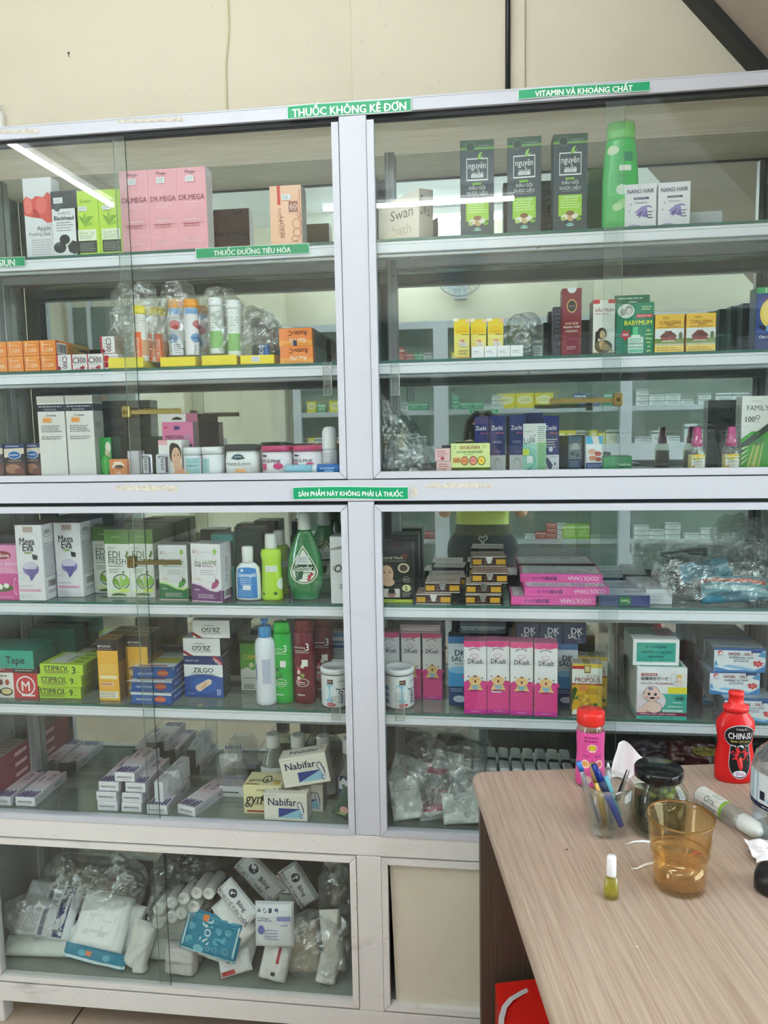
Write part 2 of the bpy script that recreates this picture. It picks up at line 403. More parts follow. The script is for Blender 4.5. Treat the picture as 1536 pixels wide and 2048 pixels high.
# raised strip of the wall between the two fine joints
xa, xb = P(703, 100, YF).x, P(1050, 100, YF).x
struct('trim_1', MB().box(xa, xb, YF-.008, YF, 0, ZT, WALLM, .002))
mb = MB(); mb.box(X0, X1, YB-.12, YB, 0, ZT, WALLM)
struct('wall_back', mb)
for i, (a, b) in enumerate(((-2.55, -2.2), (-1.75, -1.42))):
    struct('trim_%d' % (i+2), MB().box(a, b, YB, YB+.12, 0, ZT, WALLM, .004))
mb = MB(); mb.box(-3.1, -2.62, YB, YB+.03, .05, 2.45, grime('grey_green_door', '#66736f', '#56605f', 3, .4, .8, .5))
o = struct('door_2', mb); mb = MB()
for (x0, x1) in ((-3.14, -3.1), (-2.98, -2.95), (-2.62, -2.57)): mb.box(x0, x1, YB, YB+.045, .02, 2.5, ALU)
mb.build('door_frame', o); MB().box(-2.93, -2.86, YB+.03, YB+.034, 1.55, 1.78, C('#9a7f6a', .6)).build('door_notice', o)
# left wall with a doorway, right wall with the open shop front
mb = MB(); mb.box(X0-.12, X0, YB, -2.9, 0, ZT, WALLM); mb.box(X0-.12, X0, -2.0, YF, 0, ZT, WALLM); mb.box(X0-.12, X0, -2.9, -2.0, 2.1, ZT, WALLM)
struct('wall_left', mb)
o = struct('door_1', MB().box(X0-.08, X0-.073, -2.88, -2.02, .02, 2.08, GLASS)); mb = MB()
for (y0, y1, z0, z1) in ((-2.9, -2.84, 0, 2.1), (-2.06, -2.0, 0, 2.1), (-2.84, -2.06, 2.03, 2.1), (-2.84, -2.06, 0, .08)): mb.box(X0-.1, X0-.06, y0, y1, z0, z1, ALU)
mb.build('door_frame', o); MB().tube([(X0-.07, -2.12, .85), (X0-.02, -2.12, .88), (X0-.02, -2.12, 1.17), (X0-.07, -2.12, 1.2)], .009, ALUD).build('door_handle', o)
mb = MB(); mb.box(X1, X1+.12, YB, -3.2, 0, ZT, WALLM); mb.box(X1, X1+.12, -.2, YF, 0, ZT, WALLM); mb.box(X1, X1+.12, -3.2, -.2, 2.45, ZT, WALLM); mb.box(X1, X1+.12, -3.2, -.2, 0, .12, WALLM)
struct('wall_right', mb)
o = struct('window_1', MB().box(X1+.05, X1+.058, -3.2, -.2, .12, 2.45, GLASS))
mb = MB()
for y in (-3.2, -2.2, -1.2, -.24): mb.box(X1+.03, X1+.08, y, y+.04, .12, 2.45, ALU)
mb.box(X1+.03, X1+.08, -3.2, -.2, 2.40, 2.45, ALU); mb.build('window_frame', o)
# underside of the stairs over the right end of the cabinet
a, b = P(1392, 0, YF), P(1545, 168, YF); dv = (b-a).normalized(); a2 = a-dv*.5; b2 = b+dv*.75; nn = Vector((dv.z, 0, -dv.x)); nn = nn if nn.x > 0 else -nn
def slab(mb, p, q, y0, y1, th, m):
    vs = []
    for y in (y0, y1):
        for c in (p, q, q+nn*th, p+nn*th): vs.append((c.x, y, c.z))
    return mb.add(vs, [(0, 1, 2, 3), (7, 6, 5, 4), (0, 4, 5, 1), (2, 6, 7, 3), (1, 5, 6, 2), (0, 3, 7, 4)], m)
stp = grime('stair_underside', '#b8aa9c', '#978b80', 3, .4, .8, .5, .7)
mb = MB(); slab(mb, a2, b2, YF, -.75, .16, stp); st = struct('trim_4', mb)
mb = MB(); slab(mb, a2-nn*.022, b2-nn*.022, YF, YF-.05, .022, C('#2b2c2c', .5)); mb.build('stringer_bar', st)
# pipe, cable, nail hole on the wall
x, z = P(1015, 90, YF-.014).x, 0
tag(MB().tube([(x, YF-.016, 2.05), (x+.001, YF-.016, 2.5), (x, YF-.016, ZT)], .0062, C('#1b1d1e', .4), 12).build('cable_pipe'), 'black cable conduit running up the cream wall above the right window', 'pipe')
p0 = P(455, 0, YF-.004)
path = [P(456, -300, YF-.004), P(455, 0, YF-.004), P(457, 60, YF-.004), P(451, 130, YF-.004), P(453, 215, YF-.004), P(453, 260, YF-.004)]
tag(MB().tube(path, .0022, C('#d9cfae', .6), 6).build('wall_cable'), 'thin cream cable pinned to the wall above the left half of the cabinet', 'cable')
mb = MB(); q = P(137, 106, YF-.001); mb.lathe([(.0001, 0), (.0028, .0), (.0022, -.0015), (.0001, -.0025)], C('#3a3128', .9), 10, M=Matrix.Translation(q) @ Matrix.Rotation(math.pi/2, 4, 'X'))
mb.tube([q, q+Vector((.001, -.003, -.005)), q+Vector((.0005, -.002, -.010))], .0008, C('#5a5046', .6), 6)
tag(mb.build('wall_nail'), 'small rusty nail stuck in the cream wall at the upper left', 'nail')
mb = MB(); q = P(4, 235, YF-.006); mb.box(q.x-.012, q.x+.006, q.y-.012, q.y+.006, q.z-.03, q.z+.012, C('#e6e6e2', .4), .003); mb.tube([q+Vector((-.003, 0, .012)), q+Vector((0, -.006, .022)), q+Vector((.001, 0, .03))], .002, C('#cfcfcc', .3), 8)
tag(mb.build('cable_clip'), 'white plastic wall clip just above the left end of the cabinet top', 'clip')
# fluorescent tubes on the ceiling
lamp_em = glow('tube_light', '#f7fbff', TUBE)
def batten(loc, rz, label, ln=1.2):
    t = tag(empty('tube_lamp', loc, rz), label, 'lamp', 'fluorescent tube lamps under the ceiling')
    MB().box(-ln/2-.02, ln/2+.02, -.03, .03, .028, .075, C('#f2f2f2', .3), .004).build('housing', t)
    for s in (-1, 1): MB().box(s*(ln/2+.005)-.008, s*(ln/2+.005)+.008, -.016, .016, -.018, .03, C('#e8e8e8', .3), .003).build('tube_holder', t)
    MB().tube([(-ln/2, 0, 0), (ln/2, 0, 0)], .014, lamp_em, 14).build('tube', t)
Zl = 2.872
batten((-2.22, -2.33, Zl), math.pi/2, 'glowing ceiling tube lamp running front to back, mirrored in the upper left glass')
batten((-.37, -3.24, Zl), 0, 'glowing tube lamp over the opposite cabinet, mirrored in the upper right glass')
batten((-1.0, -1.75, Zl), 0, 'glowing tube lamp under the ceiling in front of the left window')  # unseen tube, added to throw more frontal light into the shelves
batten((.20, -1.0, Zl), 0, 'glowing tube lamp under the ceiling in front of the cabinet centre post')  # unseen tube, added to brighten the upper wall
batten((1.9, -2.2, Zl), math.pi/2, 'glowing tube lamp under the ceiling beside the shop front')  # unseen tube, added for soft fill from the right
# ================================================================ display cabinets
def zz(rel): return 1.47+rel
ZS = {1: zz(.400), 2: zz(.148), 3: zz(-.097), 4: zz(-.386), 5: zz(-.634), 6: zz(-.906), 7: zz(-1.333)}
DEP = .205
def cabinet(name, wins, posts, front=True):
    """wins: (x0, x1) of each window; frame runs over all of them"""
    cab = empty(name); xl, xr = wins[0][0]-.07, wins[-1][1]+.07
    fr = MB(); A = ALU; zt = zz(.668)
    def bar(x0, x1, z0, z1, m=A, y0=0, y1=.022, bev=.0008): return MB().box(x0, x1, y0, y1, z0, z1, m, bev)
    bar(xl, xr, zz(.6445), zt, A).build('top_rail', cab)
    bar(xl+.02, xr-.02, zz(.632), zz(.6445), DARK, .008, .022).build('top_track', cab)
    bar(xl, xr, zz(-.1525), zz(-.1065), A).build('middle_rail', cab)
    bar(xl, xr, zz(-.967), zz(-.9195), ALU2).build('lower_rail', cab)
    bar(xl, xr, zz(-1.403), zz(-1.3535), ALU2).build('base_rail', cab)
    for (a, b) in posts:
        bar(a, b, zz(-1.352), zz(-.9685), ALU2).build('post', cab); bar(a, b, zz(-.918), zz(-.154), A).build('post', cab); bar(a, b, zz(-.105), zz(.643), A).build('post', cab)
    g = MB()
    g.box(xl+.003, xr-.003, .012, .020, zz(-.170), zz(-.100), DARK); g.box(xl+.003, xr-.003, .012, .020, zz(-.975), zz(-.912), DARK); g.box(xl+.003, xr-.003, .012, .020, zz(-1.36), zz(-1.345), DARK)
    for (a, b) in posts: g.box(a-.004, b+.004, .012, .020, zz(-1.36), zz(.64), DARK)
    g.build('gap_backing', cab)  # black backing put behind the frame gaps so they read as dark lines
    # mitred casings round every opening
    def casing(x0, x1, z0, z1, m, w=.0145, top=True, nm='window_casing'):
        mb = MB(); y0, y1 = -.0025, .018
        def quad(p):
            vs = [(x, y0, z) for x, z in p]+[(x, y1, z) for x, z in p]
            mb.add(vs, [(0, 1, 2, 3), (4, 7, 6, 5), (0, 4, 5, 1), (1, 5, 6, 2), (2, 6, 7, 3), (3, 7, 4, 0)], m)
        e = .0007
        quad([(x0-w+e, z0-w), (x1+w-e, z0-w), (x1-e, z0), (x0+e, z0)])
        if top: quad([(x0+e, z1), (x1-e, z1), (x1+w-e, z1+w), (x0-w+e, z1+w)])
        zt1 = z1 if top else z1+.0
        quad([(x0-w, z0-w+e), (x0, z0+e), (x0, zt1-e), (x0-w, zt1+(w if top else 0)-e)])
        quad([(x1, z0+e), (x1+w, z0-w+e), (x1+w, zt1+(w if top else 0)-e), (x1, zt1-e)])
        return mb.build(nm, cab)
    for (a, b) in wins:
        casing(a, b, zz(-.0893), zz(.632), A, top=False); casing(a, b, zz(-.904), zz(-.1755), A); casing(a, b, zz(-1.332), zz(-.9855), ALU2)
    # body
    mb = MB(); z_ = zz(.634); mb.add([(xl+.01, .022, z_), (xr-.01, .022, z_), (xr-.01, DEP+.004, z_), (xl+.01, DEP+.004, z_)], [(3, 2, 1, 0)], SHEET); mb.build('top_sheet', cab)
    MB().box(xl, xr, .0, .0215, zt, zt+.004, A, .001).build('top_edge', cab)
    MB().box(xl, xl+.012, .022, DEP+.02, zz(-1.403), zt, ALUD).build('side_panel', cab)
    MB().box(xr-.012, xr, .022, DEP+.02, zz(-1.403), zt, ALUD).build('side_panel', cab)
    MB().box(xl+.012, xr-.012, DEP, DEP+.004, zz(-1.35), zz(.632), MIRROR).build('back_mirror', cab)
    MB().box(xl, xr, DEP+.005, DEP+.02, zz(-1.403), zt, CREAMW).build('back_board', cab)
    MB().box(xl+.012, xr-.012, .022, DEP, zz(-1.352), ZS[7]-.0006, grime('cabinet_floor', '#9aa29a', '#6e7468', 5, .4, .7, .6, .35)).build('cabinet_floor', cab)
    # uprights at the back corners, between the windows
    bp = MB()
    for x in sorted(set([wins[0][0]-.005]+[w[1]-.028 for w in wins]+[w[0] for w in wins[1:]])):
        bp.box(x, x+.022, DEP-.024, DEP-.001, ZS[7], zz(.63), ALUD, .001); bp.box(x+.004, x+.008, DEP-.026, DEP-.02, ZS[7], zz(.63), C('#c9cdd0', .3, .4))
    bp.build('back_upright', cab)
    bp = MB(); 
    for (a, b) in wins[:-1]: bp.box(b+.040, b+.048, .024, DEP-.002, zz(-1.35), zz(.63), C('#8d9599', .3, .3))
    if bp.v: bp.build('partition', cab)
    # shelves: glass slab on white rails
    for n, mt in ((1, ALUS), (2, ALUS), (3, ALU), (4, ALUS), (5, ALUS), (6, ALU2)):
        for (a, b) in wins:
            a_, b_ = (a-.012 if a < -1 else a-.0385), b+.0395
            s = MB(); s.box(a_, b_, .021, DEP-.001, ZS[n]-.0055, ZS[n]-.0006, SHELFG); s.add([(a_, .0208, ZS[n]-.0055), (b_, .0208, ZS[n]-.0055), (b_, .0208, ZS[n]-.0006), (a_, .0208, ZS[n]-.0006)], [(0, 1, 2, 3)], GEDGE)
            so = s.build('glass_shelf', cab)
            r = MB()
            if n in (1, 2, 4, 5):
                r.box(a_, b_, .0225, .045, ZS[n]-.029, ZS[n]-.0055, mt, .0012); r.box(a_, b_, .030, .055, ZS[n]-.037, ZS[n]-.0292, ALUD, .001)
                r.box(a_, b_, .0222, .03, ZS[n]-.0125, ZS[n]-.0115, ALUD)
            r.box(a_, b_, DEP-.022, DEP-.003, ZS[n]-.026, ZS[n]-.006, A, .001)
            if r.v: r.build('shelf_rail', so)
    return cab
W1, W2 = (-1.185, -.297), (-.209, .680)
cab = cabinet('display_cabinet', [W1, W2], [(-1.238, -1.201), (-.2815, -.2245), (.696, .735)])
tag(cab, 'white aluminium medicine cabinet with sliding glass windows and mirrored shelves against the cream wall', 'cabinet')
# feet
for x in (-1.235, -.27, .70):
    MB().box(x, x+.04, .01, .05, 0, zz(-1.403), ALU2, .002).build('foot', cab); MB().box(x, x+.04, .16, .20, 0, zz(-1.403), ALU2, .002).build('foot', cab)
# sliding panes: the overlap strips stand where the photo shows them
def pane(x0, x1, z0, z1, y, th=.004, em=None):
    mb = MB(); mb.add([(x0, y, z0), (x1, y, z0), (x1, y, z1), (x0, y, z1)], [(0, 1, 2, 3)], GLASS); mb.add([(x0, y+th, z0), (x0, y+th, z1), (x1, y+th, z1), (x1, y+th, z0)], [(0, 1, 2, 3)], GLASS)
    for x in (x0, x1): mb.add([(x, y, z0), (x, y+th, z0), (x, y+th, z1), (x, y, z1)], [(0, 1, 2, 3)], em or PEDGE2)
    return mb.build('sliding_pane', cab)
LX = P(262, 550, 0).x; RX1, RX2 = P(1208, 600, 0).x, P(1246, 600, 0).x
pz = [(zz(-.092), zz(.636)), (zz(-.907), zz(-.1745)), (zz(-1.335), zz(-.984))]
panes = []
for i, (z0, z1) in enumerate(pz):
    dx = [0, P(300, 1300, 0).x-LX, P(331, 1800, 0).x-LX][i]; lx = LX+dx
    panes.append(pane(W1[0]-.006, lx, z0, z1, .0035, em=PEDGE)); pane(lx-.030, W1[1]+.006, z0, z1, .0095)
    if i < 2: pane(W2[0]-.006, RX2, z0, z1, .0035 if i else .0095); pane(RX1, W2[1]+.006, z0, z1, .0095 if i else .0035)
# solid door of the lower right bay, slipped a little out of square
c0, c1 = P(780, 1724, .012), P(793, 2008, .012); xr = W2[1]+.004
mb = MB(); vs = []
for y in (.011, .017):
    vs += [(c1.x, y, zz(-1.337)), (xr, y, zz(-1.337)), (xr, y, zz(-.981)), (c0.x-.001, y, zz(-.981))]
mb.add(vs, [(0, 1, 2, 3), (7, 6, 5, 4), (3, 2, 6, 7), (0, 3, 7, 4), (1, 5, 6, 2), (0, 4, 5, 1)], grime('beige_door', '#d2ccba', '#b3aa96', 4, .5, .85, .5, .5, fine=90))
mb.build('solid_door', cab)
# ratchet locks on the pane edges
def lock(px, py, L_, dirn, col):
    p = P(px, py, .002); mb = MB(); m = C(col, .35, .6); s = dirn
    mb.box(-.009, .009, -.006, .012, -.013, .013, m, .002); mb.box(min(0, s*L_), max(0, s*L_), -.0015, .0015, -.006, .003, m, .0005)
    n = 17
    for i in range(n):
        x = s*(.03+(L_-.034)*i/(n-1)); mb.add([(x-.003, -.0015, .003), (x+.003, -.0015, .003), (x+s*.002, -.0015, .007), (x-.003, .0015, .003), (x+.003, .0015, .003), (x+s*.002, .0015, .007)],
                                             [(0, 1, 2), (5, 4, 3), (0, 2, 5, 3), (1, 4, 5, 2), (0, 3, 4, 1)], m)
    mb.box(-.004, .004, -.009, -.006, -.004, .004, C('#6b5a30', .3, .8), .001)
    o = mb.build('ratchet_lock', cab, loc=(p.x, .0015, p.z)); return o
lock(253, 824, .128, 1, '#8f8250'); lock(263, 1124, .118, 1, '#6b6142'); lock(1236, 799, .138, -1, '#8a7c50')
# green paper strips glued on rails and shelf fronts
def strip(x0, x1, z0, z1, y, text, tu0, tu1, tcv, sy=1.15, warp=.002, sk=0):
    w, h = x1-x0, z1-z0; mb = MB()
    F = lambda x, yy, o: (x0+x, y-o-.0008-warp*.5*(1+math.sin(x/w*7+1)), z0+yy+warp*.6*math.sin(x/w*5))
    art(mb, F, w, h, [R(0, 0, 1, 1, '#e9efe9'), R(.004, .05, .996, .95, '#139a66')], off=0, curved=24)
    art(mb, F, w, h, [T(text, tu0, tu1, tcv, '#f4fbf6', 2.2, sy)], off=.0006)
    return mb.build('sign_strip', cab)
def stripp(xl, xr, yt, yb, y, text, **k):
    a, b = P(xl, (yt[0]+yb[0])/2, y), P(xr, (yt[1]+yb[1])/2, y); zt = (P(xl, yt[0], y).z+P(xr, yt[1], y).z)/2; zb = (P(xl, yb[0], y).z+P(xr, yb[1], y).z)/2
    strip(a.x, b.x, zb, zt, y, text, **k)
stripp(575, 823, (212, 196), (240, 222), -.0005, 'THUỐC KHÔNG KÊ ĐƠN', tu0=.04, tu1=.96, tcv=.42)
stripp(1036, 1300, (180, 163), (198, 184), -.0005, 'VITAMIN VÀ KHOÁNG CHẤT', tu0=.13, tu1=.87, tcv=.42)
stripp(392, 619, (497, 486), (518, 507), .0205, 'THUỐC ĐƯỜNG TIÊU HÓA', tu0=.16, tu1=.84, tcv=.45, warp=.0005)
stripp(-115, 51, (520, 514), (540, 533), .0205, 'THUỐC TẨY GIUN', tu0=.1, tu1=.88, tcv=.45, warp=.0005)
stripp(586, 817, (972, 974), (1000, 998), -.0005, 'SẢN PHẨM NÀY KHÔNG PHẢI LÀ THUỐC', tu0=.05, tu1=.955, tcv=.44, sy=1.35)
# torn remains of old strips
def residue(px0, px1, py, hh, seed, col='#d9d3c6'):
    q = random.Random(seed); a, b = P(px0, py[0], -.0006), P(px1, py[1], -.0006); n = 26; up = []; dn = []
    for i in range(n+1):
        t = i/n; x = a.x+(b.x-a.x)*t; z = a.z+(b.z-a.z)*t; up.append((x, -.0007, z+hh*q.uniform(.15, .55))); dn.append((x, -.0007, z-hh*q.uniform(.2, .5)))
    mb = MB(); mb.add(dn+up, [(i, i+1, n+2+i, n+1+i) for i in range(n)], grime('paper_residue', col, '#a39a8a', 120, .4, .7, .8, .9)); mb.build('glue_residue', cab)
residue(235, 365, (243, 238), .010, 1); residue(-10, 78, (263, 262), .010, 2); residue(230, 355, (976, 977), .016, 3, '#d9d3c6'); residue(850, 985, (972, 971), .013, 4)
residue(822, 835, (984, 984), .03, 5)
# clear plastic hangers clipped over the rails beside the post
def hook(px, pyt, pyb, y=.018):
    a, b = P(px-9, pyt, y), P(px+9, pyb, y); mb = MB(); mb.tube([(a.x, y, b.z), (a.x, y, a.z), (b.x, y, a.z), (b.x, y, b.z), (a.x, y, b.z)], .0009, C('#c7d3d0', .15), 6)
    mb.add([(a.x, y, b.z), (b.x, y, b.z), (b.x, y, a.z), (a.x, y, a.z)], [(0, 1, 2, 3)], FILM)
    return mb.build('price_holder', cab)
hook(655, 725, 790); hook(790, 728, 790); hook(672, 1392, 1440); hook(800, 1385, 1442)
# ================================================================ bottles, tubes, film
def curF(r, z0, span, sy=1.0, prof=None):
    """surface of a turned body: x runs round the front over `span` radians"""
    def rad(z):
        if prof is None: return r
        for (r0_, a), (r1_, b) in zip(prof, prof[1:]):
            if a <= z <= b and b > a: return r0_+(r1_-r0_)*(z-a)/(b-a)
        return prof[-1][0]
    def mk(w):
        def F(x, y, o):
            a = (x/w-.5)*span; q = rad(z0+y)+o+.0002; return (q*math.sin(a), -q*sy*math.cos(a), z0+y)
        return F
    return mk
def wrap(parent, name, r, z0, h, span, items, sy=1.0, prof=None, off=.0003, rot=0):
    w = r*span; mb = MB(); art(mb, curF(r, z0, span, sy, prof)(w), w, h, items, off=off, curved=18); o = mb.build(name, parent)
    o.rotation_euler = (0, 0, rot); return o
def thing(name, label, cat, loc, rz=0, group=None): return tag(empty(name, loc, rz), label, cat, group)
def lathe_part(parent, name, prof, m, n=28, sy=1.0, rot=(0, 0, 0), sq=0, cap=True): return MB().lathe(prof, m, n, sy, sq=sq, cap=cap).build(name, parent, rot=rot)
def nz(v, s, k=0): return noise.noise(Vector(v)*s+Vector((k*7.3, k*3.1, k*1.7)))
def crease(v, s, k=0):
    a = 1-abs(noise.noise(Vector(v)*s+Vector((k*5.3, 1.7*k, 9.1*k))))*2; b = 1-abs(noise.noise(Vector(v)*s*2.3+Vector((3.3*k, k, 4)))*2); return a*.65+b*.35
def bag_mb(fn, nu, nv, m, amp, sc, k, floor_=None):
    """crumpled film: grid surface displaced by sharp creases"""
    def g(u, v):
        p = Vector(fn(u, v)); c = (crease(p, sc, k)-.4)*amp; e = Vector((nz(p, sc*1.3, k+1), nz(p, sc*1.3, k+2), nz(p, sc*1.3, k+3)))*amp*.9
        p = p+Vector((0, -c, 0))+e
        if floor_ is not None: p.z = max(p.z, floor_)
        return p
    mb = MB(); mb.grid(g, nu, nv, m, smooth=False); return mb
def blob_bag(loc, rx, ry, rz_, k, m=FILM, amp=.008, sc=30, neck=None, nu=40, nv=26, floor_=0, power=.6):
    """closed clear bag, optionally drawn up to a neck"""
    def fn(u, v):
        a = 2*math.pi*u; t = v
        if neck: z = t*(rz_*2); prof_ = (math.sin(math.pi*min(t/neck, 1)**.7)**power if t < neck else 0)
        r = max(math.sin(math.pi*t), .0)**power; z = (1-math.cos(math.pi*t))*rz_
        if neck and t > .55:
            q = (t-.55)/.45; r = (1-q)**1.5*.9*(math.sin(math.pi*.55)**power)+.12*q+.25*max(0, q-.6); z = (1-math.cos(math.pi*.55))*rz_+q*(neck)
        return (math.cos(a)*rx*r, math.sin(a)*ry*r, z)
    return bag_mb(fn, nu, nv, m, amp, sc, k, floor_)
# ================================================================ shelf 1, left
z = ZS[1]
item(None, 'apple_gel_box', 'tall pale box printed with a red apple, leftmost on the top left shelf', 'box', (48, 105), (340, 503), .045, .035,
     {'front': [Q([(.0, .55), (.25, .52), (.6, .50), (.8, .44), (1, .45), (1, .78), (.85, .82), (.7, .76), (.45, .78), (.3, .74), (.1, .78), (0, .74)], '#d9534c'),
                Q([(.3, .53), (.55, .50), (.5, .60), (.34, .62)], '#b8302f'), E(.16, .66, .14, .10, '#e87a70'), E(.62, .66, .2, .1, '#e66a60'), T('Apple', .42, .9, .38, '#6f7076', 0), T('Peeling Gel', .14, .86, .31, '#8d8e94', 0),
                L(.2, .04, .9, .25, 7, '#b9bac2')], 'right': [L(.1, .1, .9, .8, 16, '#c9cad0')]}, '#e3e3e8', z)
item(None, 'blackhead_mask_box', 'black and white box with black stones at its foot beside the apple box', 'box', (104, 156), (370, 502), .035, .03,
     {'front': [R(0, .73, 1, 1, '#3c4046'), R(.1, .81, .45, .9, '#eceef0'), E(.22, .75, .12, .06, '#55595f'), T('PURITE', .25, .7, .66, '#9a9ca2', 0), T('Blackhead', .08, .84, .59, '#1b1c20', 1, 1.2), L(.15, .38, .8, .54, 4, '#a8aab0'),
                E(.45, .26, .2, .075, '#26282c'), E(.25, .14, .24, .085, '#2d3035'), Q([(.55, .16), (.75, .24), (1, .2), (1, .06), (.8, .03), (.6, .07)], '#33363b'), E(.2, .19, .08, .03, '#575b61')]}, '#e9eaee', z, parts=[sticker(.28, .85, .34, .08)])
for i, (a, b) in enumerate(((150, 197), (198, 245))):
    item('green_tea', 'green_tea_gel_box', ['yellow-green box with tea leaf print beside the black and white box', 'yellow-green box with tea leaf print beside the pink boxes'][i], 'box', (a, b), (371, 501), .035, .03,
         {'front': [T('Green', .25, .7, .84, '#5f8a2a', 0, 1.2), E(.42, .55, .05, .11, '#8fb83a'), Q([(.4, .45), (.15, .62), (.35, .58)], '#7ea82e'), Q([(.42, .46), (.8, .6), (.52, .6)], '#86b034'), Q([(.4, .44), (.7, .47), (.75, .52), (.5, .5)], '#9ac744'),
                    R(.1, .23, .88, .40, '#eef4dc'), T('Green Tea', .16, .8, .35, '#8fae50', 0), L(.16, .25, .8, .32, 3, '#a3ae8a'), R(.1, .04, .88, .225, '#3a3f3a'), L(.16, .06, .82, .2, 5, '#8f958d')], 'right': [L(.1, .1, .9, .9, 18, '#8fb83a')]},
         '#bfe04e', z, 'green tea gel boxes on the top left shelf', parts=[sticker(.36, .72, .36, .07)])
mega = {'front': [T('Mega', .3, .62, .95, '#7a4a52', 0), L(.3, .93, .75, .955, 1, '#a56a74'), T('DR.MEGA', .06, .94, .64, '#8a3a4a', 1, 1.3), L(.25, .57, .8, .585, 1, '#f6dfe2'), L(.25, .53, .7, .545, 1, '#f6dfe2'),
                  T('AMINOMEGA', .22, .78, .37, '#f7e6e8', 1), R(.12, .325, .88, .33, '#b5606c'), L(.18, .28, .82, .33, 2, '#b5606c'), L(.2, .07, .8, .14, 3, '#f3ccd2'), R(.12, .41, .88, .415, '#efb9c0')],
        'right': [R(.0, .0, 1, 1, '#efe4e6'), L(.1, .1, .9, .9, 24, '#cfb3b8')]}
mega['back'] = mega['front']
for i, (a, b, t, bt) in enumerate(((241, 298, 333, 497), (299, 355, 332, 495), (356, 413, 331, 493))):
    item('mega', 'pink_shampoo_box', '%s of the three tall pink boxes on the top left shelf' % ['leftmost', 'middle one', 'rightmost'][i], 'box', (a, b), (t, bt), .03, .038, mega, '#f0a9b4', z, 'tall pink shampoo boxes on the top left shelf', parts=[sticker(.45, .86, .28, .07)])
item(None, 'supplement_box', 'peach orange box standing alone at the right of the top left shelf', 'box', (540, 603), (364, 483), .03, .045,
     {'front': [R(.24, .68, .34, 1, '#d9412e'), R(.6, .55, .88, .73, '#a35f52'), T('60', .63, .86, .65, '#f3d9cc', 1), L(.62, .57, .86, .6, 1, '#f3d9cc'), T('COLLAGEN', .16, .62, .3, '#d88f74', 0, 1, 90), T('BEAUTY', .12, .5, .38, '#9a5a48', 0, 1, 90),
                O(.85, .35, .16, .09, .2, '#d08e70'), O(.85, .2, .14, .07, .25, '#d08e70'), O(.78, .1, .12, .05, .25, '#d08e70'), O(.92, .5, .07, .05, .3, '#d08e70'), R(.93, .05, .96, .92, '#d89a80')],
      'right': [R(0, 0, 1, 1, '#c9bfbb'), L(.1, .05, .9, .95, 22, '#9f9490')]}, '#f6c3a4', z, parts=[sticker(.53, .8, .28, .1)])
# shelf 1, right
mb = MB(); a, b, c, e, f, g = P(757, 468, .05), P(838, 462, .035), P(866, 462, .10), P(757, 416, .05), P(838, 376, .035), P(866, 380, .10)
vs = [(q.x, q.y, max(q.z, z+.0004) if i > 2 else z+.0004) for i, q in enumerate((a, b, c, e, f, g))]
col = C('#e7dccd', .35); mb.add(vs, [(0, 1, 4, 3), (1, 2, 5, 4), (0, 3, 5, 2), (3, 4, 5), (0, 2, 1)], col)
def softF(p0, p1, p2, p3):
    A_, B_, C_, D_ = map(Vector, (p0, p1, p2, p3)); nrm = (B_-A_).cross(D_-A_).normalized()
    return lambda x, y, o: (A_*(1-x)*(1-y)+B_*x*(1-y)+C_*x*y+D_*(1-x)*y)+nrm*o
art(mb, softF(vs[0], vs[1], vs[4], vs[3]), 1, 1, [T('Swan', .3, .85, .62, '#6e6660', 0, 1.6, 0), T('bath', .35, .8, .25, '#c8b79f', 0, 1.4, 0), Q([(.0, .0), (.7, .0), (.3, .3)], '#efe2cc')])
art(mb, softF(vs[1], vs[2], vs[5], vs[4]), 1, 1, [T('Swan', .1, .9, .7, '#7a726a', 0, 2)])
tag(mb.build('soap_pack'), 'beige soap pack with slanting top beside the post on the top right shelf', 'soap pack')
ng = {'front': [R(0, .92, 1, 1, '#2e4a34'), R(.0, .90, 1, .925, '#6a9a3a'), E(.3, .93, .14, .05, '#1c3226'), O(.3, .93, .14, .05, .12, '#6f8f78'), L(.5, .91, .9, .95, 2, '#88a08c'),
                R(.18, .58, .82, .595, '#e9ecec'), R(.18, .80, .82, .812, '#e9ecec'), R(.18, .58, .20, .812, '#e9ecec'), R(.80, .58, .82, .812, '#e9ecec'), Q([(.5, .80), (.56, .86), (.66, .88), (.6, .82), (.72, .84), (.6, .8)], '#8fc75a'),
                T('nguyên', .24, .76, .74, '#f2f4f4', 0, 1.9), T('xuân', .34, .68, .655, '#f2f4f4', 0, 1.9), R(.36, .535, .62, .557, '#84bb34'), T('DẦU GỘI', .26, .74, .505, '#f0f3f1', 0, 1.1), T('DƯỢC LIỆU', .2, .8, .45, '#f0f3f1', 0, 1.1), L(.25, .41, .8, .425, 1, '#8b9a96'),
                R(.16, .16, .84, .38, '#9fce3c'), L(.22, .24, .8, .34, 4, '#d9efaa'), T('THẢO DƯỢC', .28, .75, .355, '#eef7d6', 1), E(.35, .15, .12, .03, '#e8e2c8'), E(.52, .14, .1, .035, '#c9a978'), E(.64, .16, .1, .03, '#e9e6d4'), E(.3, .13, .07, .02, '#a9c46a'), E(.5, .19, .12, .025, '#8a5c34'), E(.75, .13, .08, .02, '#7ea83a'),
                O(.5, .055, .11, .035, .25, '#9fe0d8', 0, 180), E(.5, .055, .06, .02, '#9fe0d8', 0, 180)],
      'right': [L(.1, .05, .9, .9, 30, '#56646a')], 'left': [L(.1, .05, .9, .9, 30, '#56646a')]}
ng['back'] = ng['front']
